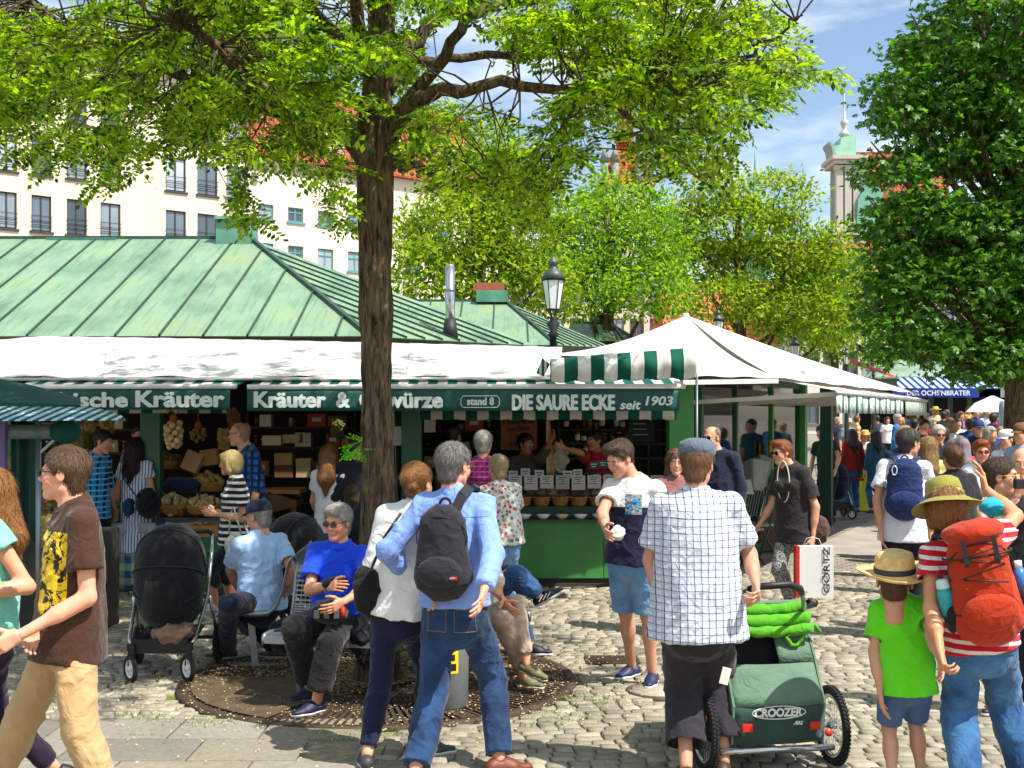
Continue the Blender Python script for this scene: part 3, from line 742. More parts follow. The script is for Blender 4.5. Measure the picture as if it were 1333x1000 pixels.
CM = stone_mat('cobble_stone', ['#b0a793', '#9c9484', '#b8ae99', '#8a8374', '#a69d8a', '#999080', '#c2b8a2'])
def stone_verts(w, d, r):
    j = lambda a: (r.random() - .5) * a
    base = [(-w / 2, -d / 2), (0, -d / 2 - .004), (w / 2, -d / 2), (w / 2, d / 2), (0, d / 2 + .004), (-w / 2, d / 2)]
    base = [(x + j(.022), y + j(.018)) for x, y in base]; h = .005 + j(.006); tx, ty = j(.03), j(.045)
    L = [[(x, y, -.02) for x, y in base], [(x * .99, y * .99, h - .006 + x * tx + y * ty) for x, y in base], [(x * .9, y * .87, h + .002 + x * tx + y * ty) for x, y in base]]
    V = [p for l in L for p in l] + [(0, 0, h + .004)]; Fc = []
    for k in range(2):
        for i in range(6): Fc.append((k * 6 + i, k * 6 + (i + 1) % 6, k * 6 + 6 + (i + 1) % 6, k * 6 + 6 + i))
    for i in range(6): Fc.append((12 + i, 12 + (i + 1) % 6, 18))
    return V, Fc
stones = []; y = 5.0; row = 0
while y < 15.3:
    half = y * .43 + .8; x = -half + rng.random() * .1
    while x < half:
        wd = rng.uniform(.1, .17); cx_ = x + wd / 2
        yo = .11 * abs(math.sin(math.pi * cx_ / 1.7)) + .05 * math.sin(cx_ * 2.3 + y * .6); yy = y + yo
        if not skip(cx_, yy): stones.append((cx_, yy, wd - .010, .092 + rng.uniform(-.006, .004), math.atan(.2 * math.cos(math.pi * cx_ / 1.7) * (1 if math.sin(math.pi * cx_ / 1.7) > 0 else -1)) * .8))
        x += wd
    y += .101; row += 1
vis = sorted([s_ for s_ in stones if s_[1] > 6.75 and abs(s_[0]) < s_[1] * .417], key=lambda s_: s_[1] - abs(s_[0]) * .0)[:290]; vs_ = set(vis)
protos = []
for k in range(8):
    V, Fc = stone_verts(.145, .105, rng); m_ = bpy.data.meshes.new('cobblestone'); m_.from_pydata(V, [], Fc); m_.materials.append(CM); m_.polygons.foreach_set('use_smooth', [True] * len(Fc)); protos.append(m_)
for (x, y, wd, dp, a) in vis:
    o = bpy.data.objects.new('cobblestone', rng.choice(protos)); COL.objects.link(o); o.parent = ground; o.location = (x, y, rng.uniform(-.004, .004)); o.rotation_euler = (0, 0, a + rng.choice((0, math.pi))); o.scale = (wd / .145, dp / .105, 1)
mb = MB()
for s_ in stones:
    if s_ in vs_: continue
    x, y, wd, dp, a = s_; V, Fc = stone_verts(wd, dp, rng); ca, sa = math.cos(a), math.sin(a)
    V = [v if i > 5 else (v[0], v[1], -.012) for i, v in enumerate(V)]
    if y > 9.5: V = V[:6] + V[12:18]; Fc = [(i, (i + 1) % 6, 6 + (i + 1) % 6, 6 + i) for i in range(6)] + [(6, 7, 8, 9, 10, 11)]
    elif y < 6.6 or abs(x) > y * .44: continue
    mb.add([(x + p[0] * ca - p[1] * sa, y + p[0] * sa + p[1] * ca, p[2]) for p in V], Fc, True)
o = mb.build('cobblestones', CM, ground); o['kind'] = 'stuff'
SM = stone_mat('slab_stone', ['#8f8a80', '#a19a8e', '#99917f', '#88837a'])
y = 5.0; k = 0
while y < 7.85:
    dp = .47; x = -4.6 + (k % 2) * .31
    while x < -.8 - (7.86 - y) * .12 - .3:
        wd = rng.choice((.62, .74, .55)); y1 = min(y + dp, 7.84)
        b = MB(); b.box(((x + wd / 2), (y + y1) / 2, -.018 + rng.uniform(0, .004)), (wd - .012, y1 - y - .012, .05)); b.build('paving_slab', SM, ground, bev=.006); x += wd
    y += dp; k += 1
# smooth pavement strip along the far stalls
b = MB(); b.prism([(3.9, 17.0, -.01), (5.75, 17.0, -.01), (10.0, 26, -.01), (8.2, 26, -.01)], (0, 0, .016))
o = b.build('pavement', mat('#968f84', .85, .2, 2, .3, 90)); o['kind'] = 'structure'
# weeds and fallen blossom round the tree
mb = MB()
for i in range(6000):
    a = rng.uniform(0, 2 * math.pi); r_ = rng.uniform(1.45, 2.3); x, y = GRC.x - .5 + r_ * math.cos(a) * 1.25, GRC.y - .25 + r_ * math.sin(a) * .62
    if y > 8.6 or (x - GRC.x) ** 2 + (y - GRC.y) ** 2 < 2.0: continue
    if math.sin(x * 5.1) + math.sin(y * 9 + x * 3) < .3: continue
    for q_ in range(2):
        t = rng.uniform(0, 6.28); h_ = rng.uniform(.008, .026); dx, dy = math.cos(t) * .012, math.sin(t) * .012
        mb.add([(x - dx * .3, y + dy * .3, 0), (x + dx * .3, y - dy * .3, 0), (x + dx + dy, y + dy, h_ + .008)], [(0, 1, 2)])
o = setp(mb.build('weeds', mat('#55792a', .7, .35, 9)), 'small green weeds growing in the joints round the tree pit', 'weeds', kind='stuff')
def scatter(name, n, fn, size, m, label, cat, parent=None):
    mb = MB()
    for i in range(n):
        x, y, z = fn(); t = rng.uniform(0, 6.28); s1 = size * rng.uniform(.5, 1.4); s2 = s1 * rng.uniform(.4, .9); c, s_ = math.cos(t), math.sin(t); tz = rng.uniform(0, .006)
        mb.add([(x + c * s1, y + s_ * s1, z), (x - s_ * s2, y + c * s2, z + tz), (x - c * s1, y - s_ * s1, z + .003), (x + s_ * s2, y - c * s2, z + .001)], [(0, 1, 2, 3)])
    o = mb.build(name, m, parent); o['kind'] = 'stuff'
    if not parent: setp(o, label, cat)
    return o
def ringpt():
    a = rng.uniform(0, 6.28); r_ = abs(rng.gauss(0, 1.0)) + .9; return GRC.x + r_ * math.cos(a) * 1.2, GRC.y + r_ * math.sin(a) * .8, .024
scatter('blossom', 3800, ringpt, .0075, mat('#cdbf8c', .8, .25, 20), 'pale fallen blossom scattered over the paving by the tree', 'blossom')

scatter('litter', 900, lambda: (rng.uniform(-.5, 4.5), 6.2 + 7 * rng.random() ** 1.4, .02), .007, mat('#a39a80', .85, .5, 20), 'tiny dry leaves and crumbs scattered over the open cobbles', 'litter')
# ---------------------------------------------------------------- tree pit
pit = thing('tree_grate', GRC, 'round rusty iron grate with radial slots set round the foot of the tree', 'tree grate')
b = MB(); n_ = 64
b.lathe([(1.36, -.01), (1.36, .018), (1.44, .018), (1.44, -.01)], GRC, n_, cap=False); rm = mat('#4a3a2e', .75, .3, 12, .3, 60, metal=.3)
b.build('rim', rm, pit)
b = MB(); b.lathe([(.56, .0), (.56, .016), (.62, .016), (.62, .0)], GRC, n_, cap=False); b.build('inner_rim', rm, pit)
mb = MB()
for k in range(150):
    a = 2 * math.pi * k / 150
    if k % 25 in (0, 1): mb.prism([GRC + Vector((math.cos(a + s_) * r_, math.sin(a + s_) * r_, .002)) for r_, s_ in ((.6, -.02), (1.37, -.02), (1.37, .02), (.6, .02))], (0, 0, .014))
    else: mb.bar(GRC + Vector((math.cos(a) * .6, math.sin(a) * .6, .008)), GRC + Vector((math.cos(a) * 1.37, math.sin(a) * 1.37, .008)), .022, .014)
o = mb.build('bars', rm, pit); o['kind'] = 'stuff'
b = MB(); b.lathe([(.001, -.004), (1.38, -.004)], GRC, 48, cap=False); b.build('soil', mat('#2d231a', .95, .4, 25, .8, 50), pit)
def chips():
    while True:
        a = rng.uniform(0, 6.28); r_ = rng.uniform(.1, 1.36); x, y = r_ * math.cos(a), r_ * math.sin(a)
        if (y > -.35 + .35 * math.sin(x * 3)) or rng.random() < .12: return GRC.x + x, GRC.y + y, .017
scatter('wood_chips', 8000, chips, .011, mat('#a58d62', .9, .45, 30), '', '', pit)
# dark plate over part of the pit
b = MB(); b.prism([GRC + Vector((r_ * math.cos(a), r_ * math.sin(a), .02)) for r_, a in [(1.34, R(t)) for t in range(178, 247, 6)] + [(.55, R(240)), (.5, R(185))]], (0, 0, .006))
b.build('cover_plate', mat('#54432f', .85, .35, 9, .4, 50), pit)

# ---------------------------------------------------------------- manhole, drain
mh = thing('manhole_cover', (1.04, 8.62, 0), 'round pale concrete manhole cover by the feet of the young man in shorts', 'manhole cover')
b = MB(); b.lathe([(.205, -.01), (.2, .016), (0.001, .018)], mh.location, 32, cap=False); b.build('lid', mat('#a79f8f', .85, .15, 12, .3, 90), mh)
b = MB(); b.lathe([(.215, -.01), (.215, .018), (.24, .018), (.24, -.01)], mh.location, 32, cap=False); b.build('rim', mat('#5b5146', .6, .2, 12, metal=.4), mh)
dr = thing('drain_grate', (.79, 9.72, 0), 'rectangular slotted iron drain grate between the cobbles', 'drain')
b = MB()
for k in range(9): b.box((.79, 9.6 + k * .03, .006), (.36, .014, .016))
o = b.build('bars', rm, dr); o['kind'] = 'stuff'
b = MB(); [b.box(p_, d_) for p_, d_ in (((.79, 9.575, .005), (.42, .025, .02)), ((.79, 9.865, .005), (.42, .025, .02)), ((.59, 9.72, .005), (.025, .27, .02)), ((.99, 9.72, .005), (.025, .27, .02)))]
b.build('frame', rm, dr)

# ================================================================ FOLIAGE
def leaf_mat(c1, c2, tr=.45, name='leaves', trc=None):
    n = NT(name); ge = N(n.t, 'ShaderNodeNewGeometry').outputs['Random Per Island']; po = N(n.t, 'ShaderNodeNewGeometry').outputs['Position']
    f = n.math('ADD', n.math('MULTIPLY', ge, .55), n.math('MULTIPLY', n.noise(1.3, 3, .6, po), .45)); col = n.ramp(f, (.25, c1), (.75, c2))
    n.fin(col, .45, 0, .35); t = N(n.t, 'ShaderNodeBsdfTranslucent'); n.put(n.mix(1, col, trc or (1.9, 2.0, .7), 'MULTIPLY'), t.inputs[0])
    mx = N(n.t, 'ShaderNodeMixShader'); mx.inputs[0].default_value = tr; n.L(n.b.outputs[0], mx.inputs[1]); n.L(t.outputs[0], mx.inputs[2]); n.L(mx.outputs[0], n.out.inputs[0])
    return n.m
def unit(v): return v / np.maximum(1e-9, np.linalg.norm(v, axis=-1))[..., None]
def leaves(C, D, L, leaflets, W, up=.8, seed=0, kind='pinnate'):
    """C centres (n,3), D direction of each leaf, L length; returns quads"""
    r = np.random.RandomState(seed); n = len(C); D = unit(D); nrm = unit(np.stack([r.randn(n) * .5, r.randn(n) * .5, np.full(n, up)], 1))
    S = unit(np.cross(D, nrm)); Nn = np.cross(S, D); V = []
    L = np.asarray(L).reshape(-1, 1) * np.ones((n, 1))
    if kind == 'pinnate':
        for k in range(leaflets):
            t = .15 + .85 * k / (leaflets - 1)
            for sg in ((-1, 1) if k < leaflets - 1 else (0,)):
                base = C + D * L * t - Nn * L * (.25 * t * t); dr_ = unit(S * sg + D * (.35 if sg else 1.0) - Nn * r.uniform(.0, .5, (n, 1))); lw = L * W; ll = L * .34 * (1 - .35 * abs(t - .5))
                sd_ = unit(np.cross(dr_, Nn)) * lw
                V.append(np.stack([base, base + dr_ * ll * .5 + sd_, base + dr_ * ll, base + dr_ * ll * .5 - sd_], 1))
    elif kind == 'palmate':
        for k in range(leaflets):
            a = (k / (leaflets - 1) - .5) * 2.4 * 1.1; dr_ = unit(D * math.cos(a) + S * math.sin(a) - Nn * .35); ll = L * (1 - .25 * abs(a)); sd_ = unit(np.cross(dr_, Nn)) * L * W
            V.append(np.stack([C, C + dr_ * ll * .62 + sd_, C + dr_ * ll, C + dr_ * ll * .62 - sd_], 1))
    else:
        sd_ = S * L * W; V.append(np.stack([C, C + D * L * .5 + sd_, C + D * L, C + D * L * .5 - sd_], 1))
    V = np.concatenate(V).reshape(-1, 3); return V
def leaf_obj(name, V, m, parent):
    off = np.array(rootloc(parent)); Q = np.arange(len(V)).reshape(-1, 4); return link(name, mesh_np(name, V - off, Q, smooth=False), m, parent)
def bark_mat(c1, c2, sc_=1):
    n = NT('bark'); v = n.mapd((9 * sc_, 9 * sc_, 1.6 * sc_)); f = n.noise(3.2, 6, .7, v, dist=.6)
    n.bump(f, 1.0, .05); return n.fin(n.ramp(f, (.36, c1), (.62, c2)), .9, 0, .2)
BARK = bark_mat('#2a2119', '#85735c')
TREE = thing('locust_tree', Vector((-.99, 9.0, 0)), 'big locust tree in the middle with furrowed trunk rising from the round grate', 'tree')
def limb(pts, rs, name='branch', n=8):
    b = MB(); b.tube(pts, rs, n); return b.build(name, BARK, TREE)
# trunk: ribbed bark as real relief
tv = []; tn, tm = 60, 150
for i in range(tm):
    z = 6.2 * (i / (tm - 1)) ** 1.0 - .03; cx_ = -.99 + .012 * math.sin(z * 1.3) + (.0 if z < 3.9 else .03 * (z - 3.9)); cy_ = 9.0
    r_ = .103 + .072 * math.exp(-z / .22) + .018 * math.exp(-((z - .9) / .5) ** 2) + .012 * math.exp(-((z - 3.85) / .4) ** 2) - (max(0, z - 3.9) * .012)
    for k in range(tn):
        a = 2 * math.pi * k / tn; tv.append((cx_, cy_, z, a, r_))
tv = np.array(tv); pn = np.stack([np.cos(tv[:, 3]) * 3.2 + 10, np.sin(tv[:, 3]) * 3.2 + 10, tv[:, 2] * 2.2 + 5], 1)
rid = np.abs(vnoise(pn)) * 1.3 + .6 * np.abs(vnoise(pn * 2.3)); rr = tv[:, 4] + .022 * rid - .008 + .01 * vnoise(np.stack([np.cos(tv[:, 3]) + 3, np.sin(tv[:, 3]) + 3, tv[:, 2] * 1.1], 1))
rr += .03 * np.clip(vnoise(np.stack([np.cos(tv[:, 3]) * 1.4 + 3, np.sin(tv[:, 3]) * 1.4 + 3, tv[:, 2] * .2 + 8], 1)), 0, 1) * np.exp(-tv[:, 2] / .35)
TV = np.stack([tv[:, 0] + np.cos(tv[:, 3]) * rr, tv[:, 1] + np.sin(tv[:, 3]) * rr, tv[:, 2]], 1) - np.array(TREE.location)
ii, kk = np.meshgrid(np.arange(tm - 1), np.arange(tn), indexing='ij'); ii, kk = ii.ravel(), kk.ravel()
link('trunk', mesh_np('trunk', TV, np.stack([ii * tn + kk, ii * tn + (kk + 1) % tn, (ii + 1) * tn + (kk + 1) % tn, (ii + 1) * tn + kk], 1)), BARK, TREE)
def PL(*q): return [P(a, c_, d) for a, c_, d in q]
limbs = [
    (PL((492, 225, 9), (455, 175, 8.8), (395, 140, 8.5), (335, 110, 8.2), (285, 60, 7.9), (225, 20, 7.7)), [.085, .075, .062, .05, .035, .02]),
    (PL((395, 140, 8.5), (300, 125, 8.8), (200, 85, 9), (110, 50, 9.2), (20, -20, 9.4)), [.05, .045, .036, .03, .015]),
    (PL((492, 215, 9), (440, 165, 9.4), (380, 152, 9.8), (250, 120, 10.4), (150, 130, 10.8), (60, 110, 11)), [.06, .055, .045, .035, .025, .012]),
    (PL((498, 200, 9), (530, 140, 8.8), (575, 118, 8.6), (650, 105, 8.4), (760, 112, 8.1), (840, 100, 8)), [.075, .065, .05, .04, .028, .012]),
    (PL((500, 120, 9), (530, 60, 9.2), (560, 30, 9.3), (640, 12, 9.5), (740, -10, 9.6)), [.07, .06, .05, .04, .03]),
    (PL((545, 80, 9.1), (600, 74, 9.2), (720, 72, 9.6), (800, 70, 10), (900, 90, 10.3)), [.04, .035, .026, .02, .01]),
    (PL((498, 170, 9), (575, 85, 8.7), (600, 40, 8.5), (605, -40, 8.3)), [.06, .045, .04, .03]),
    (PL((505, 215, 9), (540, 215, 9.3), (580, 230, 9.6), (650, 240, 9.9), (700, 280, 10)), [.05, .035, .025, .018, .008]),
    (PL((495, 160, 9), (470, 80, 9.3), (400, 10, 9.6), (340, -60, 9.9)), [.07, .06, .045, .03]),
    (PL((490, 100, 9), (465, 30, 8.6), (455, -60, 8.2)), [.06, .05, .04]),
    (PL((800, 70, 10), (880, 60, 9.6), (960, 75, 9.2), (1010, 50, 9), (1045, 20, 8.8)), [.03, .025, .018, .012, .006]),
    (PL((840, 100, 8), (900, 130, 8.3), (980, 110, 8.6), (1050, 90, 8.8)), [.022, .018, .012, .006]),
    (PL((760, 112, 8.1), (840, 170, 8.6), (890, 210, 9), (920, 240, 9.2)), [.024, .018, .012, .006]),
]
for p_, r_ in limbs:
    # bend each limb a little between its joints
    q_, qr = [], []
    for i in range(len(p_) - 1):
        for t in (0, .33, .66): 
            v = p_[i].lerp(p_[i + 1], t) + Vector((rng.uniform(-1, 1), rng.uniform(-1, 1), rng.uniform(-1, 1))) * (.035 if t else .012); q_.append(v); qr.append(r_[i] + (r_[i + 1] - r_[i]) * t)
    q_.append(p_[-1]); qr.append(r_[-1]); limb(q_, qr)
LP = np.array([list(p_[i].lerp(p_[i + 1], t)) for p_, r_ in limbs for i in range(len(p_) - 1) for t in (0, .25, .5, .75)])
blobs = [(30, 120, 70, 36), (60, 50, 80, 28), (150, 95, 80, 36), (60, 178, 50, 20), (130, 175, 50, 24), (150, 222, 22, 12),
         (215, 150, 60, 32), (240, 50, 90, 30), (300, 120, 70, 36), (290, 182, 40, 20), (330, 210, 34, 16), (320, 268, 20, 14), (385, 95, 80, 40), (400, 180, 46, 28), (440, 225, 26, 24), (452, 272, 12, 22), (450, 50, 50, 30), (520, 90, 40, 40),
         (560, 172, 36, 26), (600, 150, 34, 20), (560, 228, 32, 16), (620, 215, 56, 22), (690, 238, 46, 26), (700, 275, 22, 12), (720, 190, 56, 22), (745, 140, 46, 18), (700, 40, 70, 26), (790, 30, 80, 30), (800, 118, 66, 30),
         (860, 80, 70, 42), (900, 145, 60, 36), (885, 205, 40, 26), (935, 192, 30, 26), (960, 105, 60, 32), (1000, 80, 46, 20), (1045, 86, 32, 13), (930, 30, 56, 30), (1000, 20, 34, 18), (840, 180, 40, 20),
         (300, 10, 100, 30), (150, 10, 60, 14), (600, -25, 120, 36), (860, -35, 140, 40), (300, -55, 200, 45), (0, 150, 46, 34), (-60, 60, 80, 80), (440, 140, 60, 26), (350, 55, 60, 30), (780, 80, 50, 20)]
sp_c, sp_n = [], []
for (cx_, cy_, rx, ry) in blobs:
    k = max(4, int(rx * ry / 92))
    for i in range(k if cy_ < 190 else max(3, int(k * .7))):
        a, r_ = rng.uniform(0, 6.28), math.sqrt(rng.random()); sp_c.append(list(P(cx_ + rx * r_ * math.cos(a), cy_ + ry * r_ * math.sin(a), rng.uniform(7.3, 11.2))))
# the crown goes on above the frame and towards the camera
for i in range(230):
    a = rng.uniform(0, 6.28); r_ = 3.9 * math.sqrt(rng.random()); yy_ = 9.0 + r_ * math.sin(a) * .85; sp_c.append([-.6 + r_ * math.cos(a) * 1.15, yy_, H + yy_ * .345 + rng.uniform(.05, 1.9)])
sp_c = np.array(sp_c); tw = MB(); Cc, Dd = [], []
for c in sp_c:
    d = LP - c; dd = np.sqrt((d ** 2).sum(1)); j = int(np.argmin(dd)); nrp = LP[j]
    mid = (c + nrp) / 2 + np.array([rng.uniform(-.08, .08), rng.uniform(-.08, .08), .06]); 
    if dd[j] < 1.3: q1 = nrp + (c - nrp) * .3 + nr.randn(3) * .05; q2 = nrp + (c - nrp) * .65 + nr.randn(3) * .05 + np.array([0, 0, .04]); tw.tube([nrp, q1, q2, c], [.009, .007, .005, .002], 4, caps=False)
    out = (c - nrp) * np.array([1, 1, .35]) + nr.randn(3) * .12; out = unit(out); k = rng.randint(8, 13)
    for i in range(k):
        t = i / k; pc = c + out * (t * .34 - .2) + nr.randn(3) * .03 - np.array([0, 0, .06 * t * t]); Cc.append(pc); s_ = 1 if i % 2 else -1
        side = np.cross(out, [0, 0, 1]); Dd.append(out * .6 + side * s_ * rng.uniform(.4, 1.2) + np.array([rng.gauss(0, .25), rng.gauss(0, .25), rng.uniform(-.45, .25)]))
o = tw.build('twigs', BARK, TREE); o['kind'] = 'stuff'
LMAT = leaf_mat('#1c440a', '#93b81e', .52, 'locust_leaves', (2.1, 1.9, .4))
leafV = leaves(np.array(Cc), np.array(Dd), nr.uniform(.12, .2, len(Cc)), 6, .09, seed=3)
o = leaf_obj('crown', leafV, LMAT, TREE); o['kind'] = 'stuff'
# pale blossom and pod clusters between the leaves
sel = nr.choice(len(Cc), 1500); bc = np.array(Cc)[sel]; bc = np.repeat(bc, 5, 0) + nr.randn(7500, 3) * .03 - np.array([0, 0, .04])
o = leaf_obj('blossom', leaves(bc, nr.randn(7500, 3) - np.array([0, 0, 1]), nr.uniform(.015, .035, 7500), 1, .35, seed=5, kind='s'), leaf_mat('#8d7f3c', '#c7b467', .3, 'blossom', (1, 1, .8)), TREE); o['kind'] = 'stuff'
# green shoot on the trunk
sc_ = [list(P(466 + rng.uniform(-9, 9), 584 + rng.uniform(-11, 11), 8.85)) for i in range(16)]
leaf_obj('shoot', leaves(np.array(sc_), nr.randn(16, 3) * .5 + np.array([-.6, -.6, .2]), np.full(16, .09), 5, .12, seed=9), leaf_mat('#4f9a18', '#86c92e', .5, 'young_leaves'), TREE)

def clump_tree(name, base, top, blobs_, n, L, W, m, label, kind='s', leaflets=5, trunk_r=.2, twigs=True, group=None, seed=1, br=None, up=.8, hollow=.55):
    t = thing(name, base, label, 'tree', group); r = np.random.RandomState(seed)
    wts = np.array([b[3] * b[4] for b in blobs_]); wts = wts / wts.sum(); C = []; D = []
    sub = []
    for (x, y, z, rx, rz), w_ in zip(blobs_, wts):
        k = max(4, int(w_ * n / 26))
        for i in range(k):
            v = unit(r.randn(3)); q = (hollow + (1 - hollow) * r.rand() ** .5); sub.append((np.array([x, y, z]) + v * np.array([rx, rx, rz]) * q, v))
    for (c, v) in sub:
        k = 26; p = c + r.randn(k, 3) * np.array([L, L, L * .45]) * 1.7; C.append(p); D.append(v * .6 + r.randn(k, 3) * .8 + np.array([0, 0, -.25]))
    C = np.concatenate(C); D = np.concatenate(D)
    o = leaf_obj('crown', leaves(C, D, L * r.uniform(.7, 1.25, len(C)), leaflets, W, up, seed, kind), m, t); o['kind'] = 'stuff'
    b = MB(); top = Vector(top); base = Vector(base); b.tube([base, base.lerp(top, .4) + Vector((.05, 0, 0)), top], [trunk_r * 1.2, trunk_r * .85, trunk_r * .35], 12); b.build('trunk', BARK, t)
    for i, bl in enumerate(blobs_[::(1 if len(blobs_) < 14 else 2)]):
        b = MB(); e = Vector(bl[:3]); st = base.lerp(top, min(.95, max(.3, (e.z - base.z) / max(.1, (top.z - base.z)) - .25))); md = st.lerp(e, .5) + Vector((0, 0, -.15 * bl[3])) 
        b.tube([st, md, e, e + (e - md) * .4], [trunk_r * .4, trunk_r * .25, trunk_r * .12, trunk_r * .04], 6); b.build('branch', BARK, t)
    return t
YG = leaf_mat('#3c6610', '#a2b02c', .45, 'yellow_green_leaves'); YG2 = leaf_mat('#34660f', '#98b42a', .46, 'fresh_leaves')
def B_(px, py, Y, rpx, rpy): p_ = P(px, py, Y); s_ = F / Y; return (p_.x, p_.y, p_.z, rpx / s_, rpy / s_)
def bt(px, Y): v = P(px, HZ, Y); v.z = 0; return v
clump_tree('locust_tree', bt(620, 27), P(620, 250, 27), [B_(600, 300, 27, 70, 50), (B_(560, 355, 26, 50, 40)), B_(640, 350, 27, 60, 45), B_(680, 300, 27.5, 55, 55), B_(660, 240, 28, 60, 45), B_(610, 235, 28, 50, 40), B_(700, 370, 27, 45, 35), B_(540, 310, 27, 30, 35), B_(640, 190, 28, 40, 30)], 19000, .155, .22, YG, 'yellow green locust tree rising behind the small copper roof beside the lantern', seed=2, group='trees behind the market stalls')
clump_tree('locust_tree', bt(790, 30), P(790, 260, 30), [B_(770, 300, 30, 55, 50), B_(820, 330, 30, 55, 55), B_(760, 370, 29, 60, 45), B_(850, 380, 29, 60, 40), B_(800, 260, 31, 45, 35), B_(740, 330, 30, 45, 50), B_(860, 310, 30, 40, 40), B_(840, 270, 31, 30, 25)], 17000, .145, .22, YG2, 'dense locust tree between the lantern and the tall tent peak', seed=3, group='trees behind the market stalls')
clump_tree('locust_tree', bt(965, 33), P(960, 260, 33), [B_(955, 300, 33, 70, 40), B_(1010, 260, 33, 45, 32), B_(930, 250, 33, 40, 30), B_(900, 340, 33, 40, 40), B_(985, 350, 33, 60, 40), B_(1040, 330, 33, 45, 32), B_(1080, 370, 33, 50, 40), B_(930, 390, 32, 50, 30), B_(1030, 400, 33, 60, 35), B_(1100, 420, 32, 50, 30), B_(890, 290, 33, 30, 30), B_(1085, 315, 33, 26, 20)], 24000, .16, .22, YG, 'open light green locust tree with dark branches right of the tent peak', seed=4, group='trees behind the market stalls', hollow=.7)
clump_tree('street_tree', bt(1085, 48), P(1085, 330, 48), [B_(1060, 400, 48, 60, 50), B_(1110, 370, 48, 50, 40), B_(1110, 440, 48, 60, 35), B_(1040, 445, 48, 40, 30)], 9000, .21, .22, YG2, 'smaller light green tree farther back beside the church gable', seed=5, group='trees behind the market stalls')
CH = leaf_mat('#163d0e', '#64942a', .38, 'chestnut_leaves')
cb = []
for (px, py, rx, ry) in [(1290, 20, 80, 40), (1240, 60, 60, 32), (1310, 90, 80, 45), (1200, 110, 50, 30), (1260, 135, 60, 35), (1180, 160, 45, 28), (1220, 200, 60, 34), (1290, 200, 70, 45), (1165, 225, 45, 26), (1200, 270, 60, 34), (1270, 290, 70, 45), (1340, 260, 60, 60), (1165, 300, 42, 26), (1160, 355, 45, 34), (1215, 365, 60, 40), (1290, 380, 70, 45), (1170, 415, 45, 30), (1230, 440, 55, 36), (1300, 450, 60, 40), (1180, 455, 40, 22), (1360, 400, 60, 60), (1350, 60, 60, 60), (1380, 180, 60, 80), (1270, 480, 45, 22), (1335, 340, 50, 50), (1215, 60, 45, 40), (1180, 130, 40, 40), (1320, 150, 70, 60), (1200, 320, 60, 50), (1310, 320, 70, 60), (1150, 395, 34, 30), (1330, 470, 60, 50), (1250, -40, 70, 40), (1340, -50, 90, 50)]:
    for dY in (-1.0, 1.2): cb.append(B_(px + rng.uniform(-8, 8), py, 22 + dY, rx * .95, ry * .5))
clump_tree('chestnut_tree', bt(1325, 22), P(1325, 20, 22), cb, 33000, .13, .17, CH, 'big dark green chestnut tree shading the crowd on the right', kind='palmate', leaflets=5, trunk_r=.26, seed=6, hollow=.62, up=1.6)
clump_tree('chestnut_tree', bt(1420, 40), P(1420, 200, 40), [B_(1330, 470, 40, 50, 30), B_(1370, 300, 40, 70, 60), B_(1300, 440, 40, 50, 34), B_(1400, 420, 40, 60, 60), B_(1250, 470, 42, 40, 14)], 7000, .25, .2, CH, 'second dark tree behind the chestnut at the right edge', seed=8)
